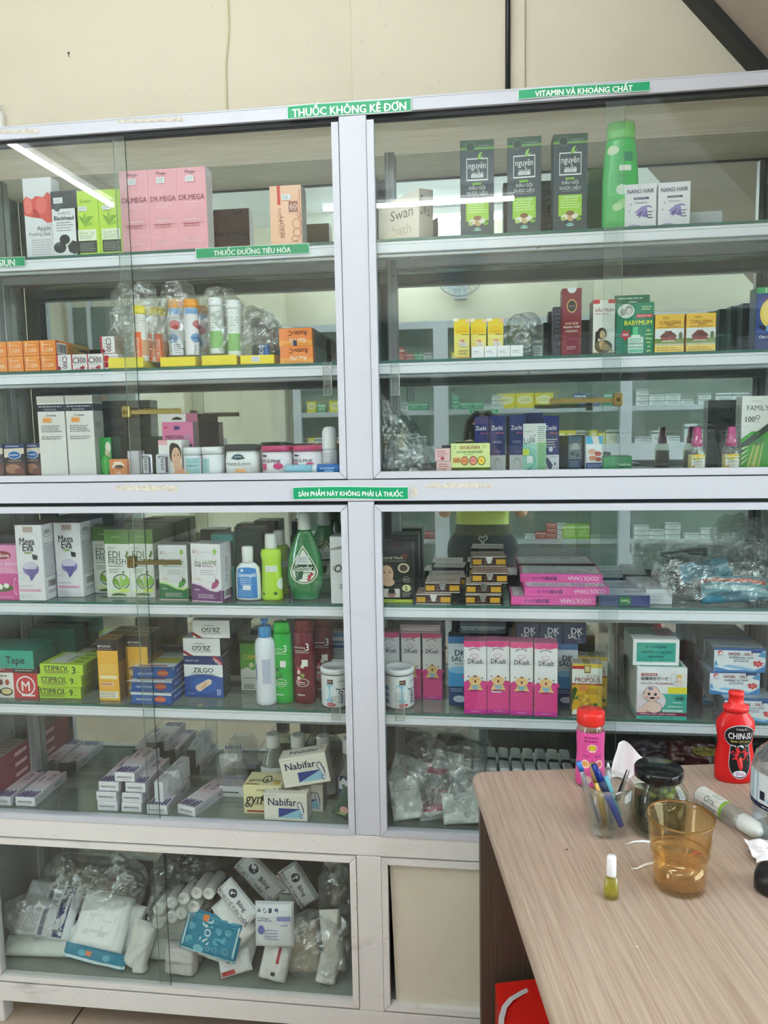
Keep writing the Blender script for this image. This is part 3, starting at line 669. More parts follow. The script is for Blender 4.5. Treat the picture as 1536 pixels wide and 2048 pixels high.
for i, (a, b, t, bt) in enumerate(((921, 988, 269, 462), (1014, 1083, 262, 458), (1105, 1176, 257, 455))):
    item('ng', 'herbal_shampoo_box', '%s of the three tall dark grey and green boxes on the top right shelf' % ['leftmost', 'middle one', 'rightmost'][i], 'box', (a, b), (t, bt), .04, .04, ng, '#39454c', z, 'tall dark herbal shampoo boxes',
         rz=[2, -2, 1][i], parts=[sticker(.5, .625, .36, .035, '#dfe3e3')])
pb = P(1242, 443, .05); k = pb.x; t = thing('green_shampoo_bottle', 'tall flat bright green shampoo bottle behind the pane overlap on the top right shelf', 'bottle', (k, .065, z))
GRN = C('#3fc45c', .22); pr = [(.030, 0), (.036, .003), (.0365, .02), (.036, .10), (.033, .15), (.029, .178), (.027, .182)]
lathe_part(t, 'bottle_body', pr, GRN, 36, .5); lathe_part(t, 'cap', [(.0275, .1825), (.0285, .186), (.0275, .213), (.025, .216)], C('#7fd36a', .25), 36, .5)
wrap(t, 'label', .036, .015, .155, 1.5, [E(.1, .93, .28, .06, '#e9f3d0'), R(.55, .78, .95, .9, '#1f8a5c'), E(.5, .42, .2, .065, '#eaf4e8'), T('Shampoo', .3, .9, .6, '#1f8f4a'), L(.3, .5, .85, .56, 2, '#2a9a50'), E(.6, .24, .25, .06, '#a9df9a'), E(.35, .2, .18, .05, '#c8ecb4'),
     Q([(.0, 0), (1, 0), (1, .12), (.4, .05)], '#1c9a58'), R(.4, .66, .85, .73, '#f2f2ea')], .5, pr, off=.001)
nano = {'front': [T('NANO HAIR', .08, .92, .84, '#3a2f55', 1, 1.5), R(.28, .655, .76, .70, '#4a4168'), L(.32, .665, .72, .69, 1, '#d8d4e4'), T('Shampoo', .32, .7, .585, '#8a84a0', 0), E(.7, .38, .22, .13, '#7a66b0'), Q([(.3, .36), (.55, .5), (.75, .48), (.6, .32), (.4, .22), (.5, .34)], '#9c8cc8'),
                  Q([(.7, .48), (.9, .45), (.92, .3), (.8, .22), (.72, .3)], '#efe8f2'), Q([(.35, .3), (.6, .42), (.5, .28)], '#5d4b94'), L(.72, .2, .9, .4, 3, '#3a2f55'), E(.2, .55, .03, .02, '#b8b2cc'), E(.14, .4, .035, .022, '#b8b2cc'), E(.3, .0, .3, .09, '#a79ac8', 0, 180)]}
nano['back'] = nano['front']
for i, (a, b, t_, bt) in enumerate(((1250, 1313, 348, 438), (1317, 1381, 343, 436))):
    item('nano', 'hair_tonic_box', ['white box with purple hair print half hidden by the green bottle', 'white box with purple hair print, rightmost on the top right shelf'][i], 'box', (a, b), (t_, bt), .045, .035, nano, '#eceaf0', z, 'white boxes with purple hair print', rz=-2)
item(None, 'grey_carton', 'low pale grey carton behind the white purple-print box', 'box', (1380, 1445), (392, 431), .09, .03, {'front': [L(.1, .2, .8, .5, 2, '#aab0b6')]}, '#c3c9cf', z)
# ================================================================ shelf 2, left
z = ZS[2]
cg = {'front': [R(0, .86, 1, 1, '#ee9a48'), L(.28, .66, .85, .78, 1, '#fbe2c4'), T('f', .14, .26, .7, '#fdeedb', 0, 1.3), R(.1, .56, .9, .565, '#c8671d'), T('C-GER', .14, .86, .38, '#fbe3c2', 1, 1.5), R(.1, .22, .9, .225, '#c8671d'), L(.1, .05, .9, .18, 1, '#f6b878')],
      'right': [R(0, 0, .1, 1, '#c9503c'), R(.1, .0, 1, .12, '#e0a04a'), R(.45, 0, 1, 1, '#d8b06a'), Q([(.25, 0), (.45, 0), (.45, .8), (.25, .6)], '#e39a4a')]+barcode(.03, .1, .3, .85)+[L(.35, .1, .7, .8, 6, '#9a7430'), R(.66, .5, .95, .66, '#4a3a30'), R(.7, .3, .98, .4, '#f6ead2')], 'top': [L(.1, .1, .9, .9, 5, '#f0c080')]}
xs = [(-19, 12), (13, 45), (46, 78), (79, 111)]
for r_, (t, bt) in enumerate(((709, 740), (677, 708))):
    for i, (a, b) in enumerate(xs):
        item('cg', 'vitamin_carton', '%s of the orange ginger cartons in the %s layer at the far left' % (ORD[i], ['bottom', 'upper'][r_]), 'box', (a+(2 if r_ == 0 else 0), b+(2 if r_ == 0 else 0)), (t, bt), .026, .15, cg, '#f08c34', z+(.0 if r_ == 0 else .0345), 'orange ginger cartons stacked in two layers', hm=.0340)
c3 = {'front': [T('C300', .08, .92, .62, '#4a2328', 1, 1.4), R(0, 0, .07, 1, '#b5303c'), L(.15, .78, .85, .9, 1, '#a9a2a6'), L(.15, .25, .85, .45, 2, '#c4bec2'), E(.75, .14, .1, .12, '#b5303c'), E(.6, .1, .07, .1, '#5e1a24'), R(.2, .02, .6, .12, '#e7a0ac')],
      'right': [R(0, 0, 1, 1, '#cdb2a2'), L(.1, .2, .9, .8, 4, '#8d6a5c')], 'top': [R(0, 0, 1, 1, '#d9c8c0'), L(.1, .1, .9, .9, 4, '#a5847a')]}
c3r = {'front': [T('C300', .1, .9, .6, '#4a2328', 1, 1.4, -90), R(0, 0, .14, 1, '#c23c48'), E(.2, .15, .14, .12, '#8e1f2e'), L(.25, .1, .42, .9, 4, '#c4bec2')], 'right': c3['right'], 'top': c3['top']}
item('c3r', 'vitamin_carton', 'white carton with red edge and sideways writing next to the orange cartons', 'box', (112, 142), (707, 738), .026, .11, c3r, '#efeaec', z)
item('c3', 'vitamin_carton', 'white carton with red berries, middle of the bottom row between orange cartons and yellow tray', 'box', (143, 174), (707, 738), .026, .11, c3, '#efeaec', z)
item('c3', 'vitamin_carton', 'white carton with red berries standing just left of the strawberry carton', 'box', (175, 205), (707, 738), .026, .11, c3, '#efeaec', z)
item(None, 'vitamin_carton', 'carton with strawberries on its front, half hidden by the first yellow tray', 'box', (206, 236), (706, 737), .034, .10, {'front': [E(.25, .7, .22, .2, '#cf2f3a'), E(.2, .3, .2, .18, '#b9222f'), E(.5, .45, .15, .15, '#a31c2a'), L(.5, .2, .95, .9, 5, '#b9b2b4')], 'top': c3['top']}, '#efeaec', z)
item(None, 'vitamin_carton', 'white carton standing on end on top of the strawberry carton row', 'box', (201, 229), (672, 706), .034, .05, c3r, '#efeaec', z+.0355)
# yellow trays with effervescent tubes in clear bags
def tray(px, py, label, w_=None):
    a, b = P(px[0], py[1], .028), P(px[1], py[1], .028); w = b.x-a.x; h = P(px[0], py[0], .028).z-P(px[0], py[1], .028).z; m = C('#f2dc3a', .35); dp = .075; th = .0012
    mb = MB(); mb.box(-w/2, w/2, 0, th, 0, h, m); mb.box(-w/2, w/2, dp-th, dp, 0, h, m); mb.box(-w/2, -w/2+th, th, dp-th, 0, h, m); mb.box(w/2-th, w/2, th, dp-th, 0, h, m); mb.box(-w/2, w/2, 0, dp, 0, th, m)
    o = mb.build('yellow_tray', loc=((a.x+b.x)/2, .028, z)); tag(o, label, 'tray', 'yellow plastic trays'); return o
tray((217, 287), (712, 734), 'yellow tray holding the yellow-capped tubes'); tray((321, 391), (712, 732), 'yellow tray holding the orange-capped tubes')
tray((404, 473), (708, 729), 'yellow tray holding the white-capped green tubes')
o = tray((481, 548), (709, 728), 'yellow tray with a white price tag holding the blue pack')
mb = MB(); art(mb, lambda x, y, o_: (-.012+x, -.0004-o_, .006+y), .018, .012, [R(0, 0, 1, 1, '#e8e6ee'), L(.1, .1, .9, .9, 2, '#a8a4b4')]); mb.build('price_sticker', o)
def tubebottle(px, pytop, y, cap, items, label, body='#e9e9ec', R0=.0152, proto=None):
    if proto: t = copy_tree(proto)
    else:
        t = empty('effervescent_tube'); hh = .104
        lathe_part(t, 'tube_body', [(R0*.96, 0), (R0, .002), (R0, hh)], C(body, .25)); lathe_part(t, 'cap', [(R0*1.0, hh), (R0*1.1, hh+.001), (R0*1.1, hh+.010), (R0*1.04, hh+.011), (R0*1.08, hh+.012), (R0*1.08, hh+.017), (R0*1.0, hh+.0185)], C(cap, .3))
        wrap(t, 'label', R0, .002, .1, 3.6, items, off=.0004)
    c = P(px, 690, y); t.location = (c.x, y, z+.0014+max(0, P(px, pytop, y).z-(z+.1235))); t.rotation_euler = (0, 0, rnd.uniform(-.1, .3)); tag(t, label, 'tube'); return t
orn = [R(0, 0, 1, 1, '#e9e4de'), R(.25, 0, .62, .62, '#ee6a2c'), T('ORANGE', .08, .5, .45, '#fbeee0', 1, 1.2, 90), Q([(.2, .6), (.62, .75), (.62, .55)], '#f2b04a'), R(.62, .1, .95, .45, '#d9a27c'), L(.2, .8, .8, .95, 3, '#c5bfb8')]
berry = [R(0, 0, 1, 1, '#e6e2e6'), R(0, .88, 1, 1, '#7ba4d4'), Q([(.15, .55), (.9, .5), (.9, .85), (.15, .85)], '#e2b3ae'), E(.55, .66, .25, .09, '#c8747a'), E(.62, .6, .16, .05, '#b53a40'), E(.45, .36, .24, .1, '#6f9cd0'), T('Mivolis', .28, .62, .36, '#16305e', 1), R(.2, 0, .9, .25, '#ececf0'), T('Vitamin C', .01, .28, .36, '#2a2430', 1, 1.2, 90), L(.5, .02, .8, .24, 5, '#8a8490')]
grn = [R(0, 0, 1, 1, '#e6e9e6'), R(.1, .1, .9, .48, '#8fbf74'), L(.14, .12, .86, .45, 8, '#6a9a50'), L(.2, .52, .8, .85, 6, '#9aa49a'), R(.0, 0, 1, .08, '#dfe6dc')]
ty = tubebottle(283, 613, .048, '#f1d92f', orn, 'front left effervescent tube with yellow cap and orange print'); tubebottle(305, 617, .078, '', None, 'yellow-capped tube standing behind in the first tray', proto=ty); tubebottle(326, 617, .078, '', None, 'yellow-capped tube at the back right corner of the first tray', proto=ty).location.x -= .004
to = tubebottle(354, 601, .048, '#f3a034', berry, 'left front tube with orange cap and blue berry print'); tubebottle(385, 600, .048, '', None, 'right front tube with orange cap and blue berry print', proto=to).rotation_euler.z = 1.2; tubebottle(403, 612, .08, '', None, 'orange-capped tube at the back right of the second tray', proto=to)
tg = tubebottle(435, 597, .048, '#eef0f0', grn, 'front white-capped tube with pale green print'); tubebottle(457, 610, .08, '', None, 'white-capped green tube at the back of the third tray', proto=tg); tubebottle(470, 602, .05, '', None, 'white-capped green tube at the right of the third tray', proto=tg)
item(None, 'blue_pack', 'small dark blue pack in the fourth yellow tray', 'box', (505, 538), (672, 712), .045, .02, {'front': [R(.0, 0, .35, 1, '#22303c'), R(.75, 0, .9, 1, '#3d7fd0'), T('SOL', .4, .95, .52, '#eef2f8', 1, 1, 90)]}, '#27508f', z+.0014)
item(None, 'clear_case', 'clear plastic case standing behind the blue pack', 'case', (505, 526), (618, 700), .12, .02, {'front': [L(.1, .4, .9, .9, 4, '#7f8a8a')]}, FILM2, z)
def film(name, px, pytop, pybot, y, ry, k, label, shelfz, cat='bag', amp=.006, m=FILM, power=.35, sc=32, neck=None, nu=44, nv=30, group=None):
    a, b, t = P(px[0], pybot, y), P(px[1], pybot, y), P((px[0]+px[1])/2, pytop, y); h = t.z-shelfz
    mb = blob_bag(None, (b.x-a.x)/2, ry, h/2, k, m, amp, sc, neck=None, nu=nu, nv=nv, power=power); o = mb.build(name, loc=((a.x+b.x)/2, y, shelfz+.0005)); return tag(o, label, cat, group)
film('clear_bag', (226, 326), 560, 712, .075, .04, 1, 'crumpled clear bag around the yellow-capped tubes', z+.014, power=.7, amp=.011, sc=26)
film('clear_bag', (322, 402), 562, 712, .072, .038, 2, 'crumpled clear bag around the orange-capped tubes', z+.014, power=.7, amp=.011, sc=26)
film('clear_bag', (402, 490), 575, 708, .072, .038, 3, 'crumpled clear bag around the white-capped green tubes', z+.014, power=.7, amp=.011, sc=26)
film('clear_bag', (478, 566), 620, 708, .072, .038, 4, 'crumpled clear bag bulging over the blue pack', z+.014, power=.7, amp=.013, sc=26)
ru = {'front': [R(0, 0, 1, .3, '#f2a548')]+flip([T('Rutin-C', .16, .72, .3, '#5d2a20', 1, 1.3), T('Rau Má', .2, .7, .72, '#fbe9d8', 1, 1.1, 0, .3)])+[R(.1, .08, .9, .1, '#c86a30')], 'right': [R(0, 0, 1, 1, '#a29b94'), R(.0, 0, .12, 1, '#d58a58'), L(.15, .1, .95, .9, 6, '#6d6660')], 'top': [R(0, 0, 1, 1, '#d69a78'), L(.1, .1, .9, .9, 7, '#a87455')]}
item('ru', 'orange_carton', 'lower of the two orange cartons with upside-down writing at the right end', 'box', (560, 626), (692, 727), .026, .15, ru, '#ef8b45', z, 'orange cartons with upside-down writing')
o = item('ru', 'orange_carton', 'upper of the two orange cartons with upside-down writing, sealed with blue tape', 'box', (558, 624), (653, 690), .028, .15, ru, '#ef8b45', z+PROTO['ru'][2]+.0005, 'orange cartons with upside-down writing')
mb = MB(); w, h = PROTO['ru'][1:3]; F, _ = faceF(w, .15, h, 'front'); art(mb, F, w, h, [R(.42, .0, .54, .3, '#2a3358'), R(.38, -.02, .43, .34, '#c9a58a')], off=.0012); mb.build('sealing_tape', o)
# shelf 2, right
yel = {'front': [R(0, .62, 1, 1, '#f3d63c'), E(.5, .72, .4, .1, '#f0c51e'), R(.08, .675, .92, .685, '#a8942a'), R(.5, .60, .94, .62, '#8f7d2e'), E(.5, .44, .18, .05, '#e6a48f'), E(.4, .42, .08, .03, '#f0d6cc'), E(.6, .46, .07, .025, '#d98a78'), L(.3, .1, .95, .24, 2, '#b0a85a'), R(.05, .02, .95, .05, '#eaa05a'), E(.1, .98, .2, .04, '#f4f0d8'), E(.9, .95, .15, .05, '#f0c4a0')]}
for i, (a, b, t, bt) in enumerate(((908, 939, 634, 714), (941, 973, 632, 713), (975, 1007, 629, 712))):
    item('yel', 'yellow_carton', '%s of the three upright yellow cartons on the middle right shelf' % ['leftmost', 'middle one', 'rightmost'][i], 'box', (a, b), (t, bt), [.045, .056, .056][i], .03, yel, '#efe07a', z, 'upright yellow cartons', parts=[sticker(.62, .36, .5, .1, '#efe9dc')] if i == 0 else None)
for i, a in enumerate((943, 969, 995, 1021)):
    item('wsm', 'white_carton', '%s of four tiny white cartons in front of the yellow ones' % ORD[i], 'box', (a, a+25), (688, 711), .026, .024, {'front': [R(.15, .5, .6, .55, '#8f97a8'), L(.15, .3, .85, .45, 1, '#c4c8d2')], 'top': [L(.1, .1, .9, .9, 3, '#d5d8de')]}, '#f1f1f4', z, 'tiny white cartons in front of the yellow ones')
film('clear_bag', (1012, 1082), 628, 712, .09, .04, 6, 'clump of clear film behind the tiny white cartons', z, amp=.008)
item(None, 'dark_carton', 'dark purple-grey carton partly hidden by the tall maroon carton', 'box', (1106, 1140), (606, 707), .07, .03, {'front': [R(.35, .25, .6, .28, '#cfcad2'), L(.1, .4, .6, .9, 6, '#6a6270')]}, '#3f3b46', z)
item(None, 'maroon_carton', 'tall maroon carton with a gold framed portrait on the middle right shelf', 'box', (1124, 1163), (571, 705), .03, .038,
     {'front': [O(.5, .735, .26, .10, .16, '#d8b66a'), E(.5, .735, .21, .08, '#2b2a22'), E(.5, .74, .12, .05, '#caa888'), E(.5, .765, .13, .035, '#1c1a16'), E(.5, .70, .15, .03, '#3a2a22'), T('XOA BÓP', .16, .84, .475, '#f0c9b0', 1, 1.3), T('PHONG THẤP', .08, .92, .42, '#f6ebe6', 1, 1.3), R(.2, .345, .8, .375, '#e9d9c9'), R(.22, .35, .78, .37, '#5f1420'), L(.28, .353, .74, .367, 1, '#e9d9c9'),
                L(.25, .08, .8, .14, 3, '#d8a8a8'), E(.5, 1.0, .24, .075, '#dfe3e4', 180, 360)]}, '#7c1a2a', z)
item(None, 'eucalyptus_oil_box', 'white carton showing a mother holding a child, beside the green carton', 'box', (1186, 1230), (594, 703), .032, .05,
     {'front': [R(0, .93, .3, 1, '#d2373c'), R(.68, .93, 1, 1, '#d2373c'), T('DẦU TRÀM', .1, .93, .81, '#9c2a30', 1, 1.4), L(.1, .73, .9, .76, 1, '#b5686c'), O(.6, .55, .36, .16, .05, '#d5dcd0'), O(.6, .55, .25, .11, .07, '#d5dcd0'), E(.4, .38, .22, .11, '#3a2f26'), E(.44, .36, .13, .08, '#d8b690'), Q([(.12, .42), (.25, .42), (.22, .1), (.08, .12)], '#2e251e'),
                E(.48, .14, .4, .12, '#584a38'), E(.42, .18, .14, .07, '#cfa880'), Q([(.3, .1), (.95, .04), (.7, .18), (.5, .22)], '#a9926e'), R(0, 0, 1, .03, '#7d6a45')],
      'left': [R(0, 0, 1, 1, '#7f7768'), R(0, .9, 1, 1, '#a8383c'), L(.1, .1, .9, .85, 16, '#a39b8c')], 'top': [R(0, 0, 1, 1, '#c94a4c')]}, '#efece4', z)
def hangtab(w, d, h):
    mb = MB(); m = C('#1d6a4c', .4); mb.box(-w/2+.001, w/2-.003, d-.0012, d, h, h+.020, m)
    F = lambda x, y, o: (-w/2+x, d-.0012-o, h+y); art(mb, F, w, .02, [L(.12, .5, .9, .85, 1, '#b7e2cc'), E(.5, .12, .16, .25, '#cfdcd4', 0, 180), R(.3, .02, .7, .12, '#cfdcd4')]); return mb
item(None, 'baby_oil_box', 'dark green carton with hanging tab and a printed bottle', 'box', (1232, 1308), (601, 702), .030, .03,
     {'front': [E(.26, .84, .22, .14, '#dfe8dc'), E(.34, .86, .10, .09, '#8f9488'), E(.18, .82, .08, .07, '#a9aca0'), E(.34, .84, .07, .06, '#d5cfc4'), T('TINH DẦU TRÀM', .55, .93, .735, '#f6d9dc', 1, 1), R(.53, .70, .96, .77, '#c93a48'), T('TINH DẦU TRÀM', .55, .93, .735, '#fbeff0', 1, 1),
                T('BABYMUM', .22, .94, .605, '#f0ee4a', 1, 1.2), Q([(.14, .38), (.2, .48), (.28, .42), (.36, .48), (.34, .38), (.4, .32), (.3, .3), (.22, .24), (.2, .32), (.1, .32)], '#c92f3e'), T('Mới', .18, .32, .37, '#fbeff0', 1),
                R(.44, .35, .58, .52, '#46c084'), R(.32, .0, .72, .32, '#cfe4da'), R(.40, .3, .64, .36, '#dceee4'), T('BABYMUM', .34, .7, .19, '#1a5a44', 1), L(.36, .22, .68, .3, 2, '#6aa88e'), R(.34, .02, .7, .08, '#6ac0a0'), R(.34, .11, .7, .125, '#1c6a50'),
                T('Sản', .8, .92, .45, '#eef2a0', 1), T('phẩm', .78, .94, .37, '#eef2a0', 1), T('dùng', .78, .94, .29, '#eef2a0', 1), T('cho', .8, .92, .21, '#eef2a0', 1), T('cả', .82, .9, .13, '#eef2a0', 1), T('gia', .81, .91, .05, '#eef2a0', 1), L(.66, .84, .95, .93, 2, '#cfe8a0')],
      'left': [L(.1, .1, .9, .9, 16, '#5aa888')], 'top': [R(0, 0, 1, 1, '#20785a')]}, '#13805e', z, parts=[('hanging_tab', hangtab)])
cd_ = {'front': [R(0, .62, 1, 1, '#f0c04a'), T('DẦU', .28, .5, .90, '#6b4a1c', 1), T('CUNG ĐÌNH', .14, .88, .78, '#9a5f1c', 1, 1.7), T('EVRO', .4, .66, .715, '#8a6020', 1), L(.12, .64, .9, .68, 1, '#a0702a'), R(0, .17, 1, .62, '#dfe3e4'), R(0, .20, 1, .36, '#8c9a62'), R(.2, .3, .72, .42, '#8f4a44'), Q([(.15, .4), (.78, .4), (.66, .5), (.28, .5)], '#6e3a38'), Q([(.3, .5), (.62, .5), (.56, .56), (.36, .56)], '#7b4440'),
                 R(.26, .28, .68, .31, '#cfc8b8'), E(.88, .42, .07, .1, '#6f7a5a'), E(.1, .3, .12, .05, '#6a8038'), R(0, .17, 1, .22, '#c9c2a8'), R(0, 0, 1, .17, '#f4d068'), L(.06, .03, .94, .14, 2, '#b08a3a')], 'left': [R(0, 0, 1, 1, '#d8963a')], 'right': [R(0, 0, 1, 1, '#d8963a')]}
item('cd', 'balm_box', 'yellow carton with a red pavilion picture beside the green carton', 'box', (1310, 1368), (623, 699), .03, .035, cd_, '#eeb84a', z, 'yellow cartons with a pavilion picture')
item('cd', 'balm_box', 'yellow carton with a red pavilion picture beside the row of navy cartons', 'box', (1372, 1432), (621, 697), .03, .035, cd_, '#eeb84a', z, 'yellow cartons with a pavilion picture')
nv = {'front': [R(0, .90, 1, 1, '#2f9a5e'), T('ECO', .3, .7, .95, '#d7f0c0', 1), R(0, .0, 1, .9, '#26458c'), T('Dạ Hương', .2, .9, .82, '#7a2a6a', 1, 1.6), E(.55, .58, .42, .24, '#f0cf5a'), E(.5, .6, .3, .18, '#f6dd7c'), Q([(.1, .4), (.35, .36), (.5, .42), (.3, .3), (.15, .34)], '#1b1c2c'), E(.6, .34, .25, .08, '#6fa0d8'), R(0, 0, 1, .25, '#23356e'), T('Cho mọi nhà', .12, .85, .2, '#eef0f8', 1)],
      'left': [R(0, 0, 1, 1, '#44566f'), L(.1, .04, .9, .92, 26, '#5b6c84'), Q([(0, .86), (1, .96), (1, 1), (0, 1)], '#2c6a56')], 'top': [R(0, 0, 1, 1, '#2d5a4a')]}
for i in range(4):
    item('nv', 'navy_carton', ['frontmost navy carton with a yellow moon print at the right end', 'navy carton second in the file behind the moon print carton', 'navy carton third in the file behind the moon print carton', 'rearmost navy carton of the file at the right end of the shelf'][i], 'box', (1512, 1570), (568, 692), .027+.038*i, .0372, nv, '#3a4e70', z, 'navy cartons in a file', dxm=-.0)
# ================================================================ shelf 3, left
z = ZS[3]; by = 957
vas = {'front': [R(0, 0, 1, .45, '#5d3a3a'), E(.4, .28, .38, .14, '#a8775e'), E(.7, .2, .25, .1, '#7d4a44'), R(0, .84, 1, 1, '#23356a'), Q([(0, .6), (1, .72), (1, .88), (0, .86)], '#d9cbb8'), L(.1, .9, .9, .96, 1, '#c9cfe0'), E(.5, .68, .34, .12, '#1d5fa8'), O(.5, .68, .34, .12, .12, '#dfe6ee'), L(.25, .65, .75, .71, 1, '#eef2f8'), L(.2, .48, .85, .54, 2, '#c7a9a0'), R(0, 0, 1, .08, '#241d2a')], 'top': [R(0, 0, 1, 1, '#1c2444')]}
for i, (a, b) in enumerate(((-28, 9), (11, 48), (50, 81))):
    item('vas', 'jelly_carton', '%s navy and skin-coloured carton with a blue oval badge at the far left' % ORD[i], 'box', (a, b), (888, by), [.035, .03, .045][i], .04, vas, '#2a2638', z, 'navy cartons with a blue oval badge', rz=[-8, 6, -3][i])
tl = {'front': [R(0, .92, 1, 1, '#c6bfb8'), R(0, .815, 1, .90, '#1a2136'), L(.06, .86, .94, .885, 1, '#d9dce4'), L(.25, .825, .75, .85, 2, '#b9bec9'), T('Creme', .32, .68, .77, '#35373c', 0), L(.12, .56, .88, .65, 4, '#6d6e74'), L(.1, .47, .88, .52, 2, '#77787e'), L(.1, .01, .9, .05, 2, '#c9c5bf')],
      'right': [R(0, 0, 1, 1, '#a8a39f'), R(0, .815, 1, .90, '#161b2c'), R(.0, .92, 1, 1, '#8f8a86'), L(.2, .6, .8, .68, 3, '#5f5c5c')], 'top': [R(0, 0, 1, 1, '#b9b3ae')]}
tl['back'] = tl['front']
for i, (a, b, t) in enumerate(((78, 132, 793), (135, 188, 792))):
    item('tl', 'cream_carton', ['tall white carton with navy band and orange sticker, next to the navy cartons', 'tall white carton with navy band and orange sticker, next to the green tube box'][i], 'box', (a, b), (t, by), .03, .045, tl, '#e4e0dc', z, 'tall white cartons with navy band', parts=[sticker(.36, .71, .3, .055, '#f0a24c', txt='#d9822a')])
item(None, 'green_carton', 'green carton with white flower print behind the small orange box', 'box', (197, 224), (878, by), .05, .045, {'front': [E(.75, .75, .2, .14, '#e9e4d0'), E(.65, .62, .14, .08, '#d6caa8'), E(.82, .55, .1, .06, '#b5a888'), E(.5, .3, .3, .25, '#5cc05a'), R(.45, .05, .55, .45, '#8ad884')], 'right': [R(0, 0, 1, 1, '#1d4a2e')]}, '#2f9a4a', z)
item(None, 'orange_carton', 'small square orange box with a brown wing picture', 'box', (219, 254), (917, 951), .028, .02, {'front': [Q([(.12, .5), (.3, .85), (.7, .85), (.88, .6), (.7, .5), (.3, .45)], '#f0dcc4'), E(.55, .55, .25, .12, '#5a3a28'), E(.4, .5, .14, .05, '#8a5a38'), T('jelly', .35, .65, .22, '#fbe6d4', 0), L(.1, .02, .9, .08, 1, '#f0b088')]}, '#d9854e', z+.003)
item(None, 'pale_carton', 'pale lilac small carton lying behind the pane overlap', 'box', (256, 279), (905, by), .04, .03, {'front': [L(.3, .15, .6, .7, 6, '#a8a0b4')]}, '#cfc8d2', z)
def tubelet(px, pt, label, rot=0, proto=None):
    if proto: t = copy_tree(proto)
    else:
        t = empty('silver_tube'); m = C('#e2e2e8', .25, .3)
        mb = MB(); mb.box(-.0135, .0135, -.004, .004, .006, .052, m, .003); mb.build('tube_body', t)
        MB().lathe([(.011, 0), (.0125, .001), (.0125, .0075), (.011, .0085)], C('#25262c', .3), 20, .6).build('cap', t)
        mb = MB(); art(mb, lambda x, y, o: (-.0135+x, -.0045-o, .01+y), .027, .042, [T('Durzor', .1, .9, .55, '#3a2f4a', 1, 1.1, -90), E(.24, .84, .1, .06, '#6a5f80'), R(.74, .0, .95, .85, '#4a3f5a'), L(.08, .1, .3, .6, 6, '#b5b1bf')]); mb.build('label', t)
    c = P(px, pt, .035); t.location = (c.x, .035, z); t.rotation_euler = (0, 0, rot); return tag(t, label, 'tube', 'small silver tubes standing on their caps')
tt = tubelet(292, 899, 'left small silver tube standing on its dark cap'); tubelet(323, 900, 'right small silver tube standing on its dark cap', .5, tt)
# carton with a smiling woman's head
def ladyart(u0, v0, s, hair='#2a211e', skin='#e2b597'):
    X = lambda u: u0+s[0]*u; Y = lambda v: v0+s[1]*v
    return [E(X(.5), Y(.62), .42*s[0], .36*s[1], hair), E(X(.36), Y(.8), .26*s[0], .2*s[1], hair), E(X(.55), Y(.50), .32*s[0], .34*s[1], skin), E(X(.62), Y(.2), .3*s[0], .16*s[1], skin), E(X(.44), Y(.56), .06*s[0], .02*s[1], '#2b211f'), E(X(.70), Y(.57), .06*s[0], .02*s[1], '#2b211f'),
            R(X(.37), Y(.62), X(.5), Y(.635), '#4a332c'), R(X(.64), Y(.63), X(.77), Y(.645), '#4a332c'), Q([(X(.57), Y(.53)), (X(.63), Y(.43)), (X(.55), Y(.43))], '#cf9c80'), E(X(.58), Y(.35), .13*s[0], .045*s[1], '#b5484a', 180, 360), E(X(.58), Y(.345), .10*s[0], .02*s[1], '#f4ecea', 180, 360)]
item(None, 'cream_box', 'white box with a smiling woman picture beside the round white jars', 'box', (318, 364), (889, by), .045, .05, {'front': [R(0, .86, .4, 1, '#e3a7ae'), E(.95, .05, .3, .12, '#e9a888')]+ladyart(.42, .06, (.62, .86)), 'top': [R(0, 0, 1, 1, '#e9e4e2')]}, '#ece9e8', z)
def mayanflap(w, d, h):
    mb = MB(); mb.box(-w/2+.001, w*.28, .0, .0012, h, h+.019, C('#e6e0e0', .4)); mb.box(-w/2+.001, w/2-.001, d-.0012, d, h, h+.021, C('#e58ab0', .4))
    F = lambda x, y, o: (-w/2+x, -o, h+y); art(mb, F, w, .02, [E(.5, .35, .13, .24, '#2a2a2a', 0, 180), R(.34, .24, .66, .42, '#2a2a2a')]); return mb
item(None, 'pink_carton', 'pink carton with hanging flap standing behind the jars', 'box', (326, 388), (851, by), .10, .035, {'front': [T('MAYAN', .12, .68, .72, '#2a1c3c', 1, .9), T('GEL', .70, .9, .72, '#8ab0d0', 1), R(.40, .86, .58, .92, '#3a2a78'), E(.13, .9, .05, .02, '#d9304c'), L(.2, .62, .8, .66, 1, '#f6dfe8'), R(.38, .52, .64, .60, '#ecdce2'), R(.65, .53, .95, .58, '#3a2f6e')], 'right': [R(0, 0, 1, 1, '#8f6f7c')]}, '#e07aa8', z, parts=[('hanging_flap', mayanflap)])
def jar(px, pt, pb, y, capc, body, lidh, items, label, cap=None, span=2.4, lift=0, nm='cream_jar', key=None, capr=1.02):
    a, b = P(px[0], pb, y), P(px[1], pb, y); r = (b.x-a.x)/2; h = P((px[0]+px[1])/2, pt, y).z-z
    if key and key in PROTO: t = copy_tree(PROTO[key])
    else:
        t = empty(nm); lathe_part(t, 'jar_body', [(r*.93, 0), (r*.97, .003), (r*.97, h-lidh-.001)], C(body, .25), 40)
        lathe_part(t, 'lid', [(r*capr, h-lidh), (r*capr, h-.0025), (r*.96, h)], C(capc, .3), 40); wrap(t, 'label', r*.97, .003, h-lidh-.006, span, items)
        if key: PROTO[key] = t
    t.location = ((a.x+b.x)/2, y+r, z); return tag(t, label, 'jar')
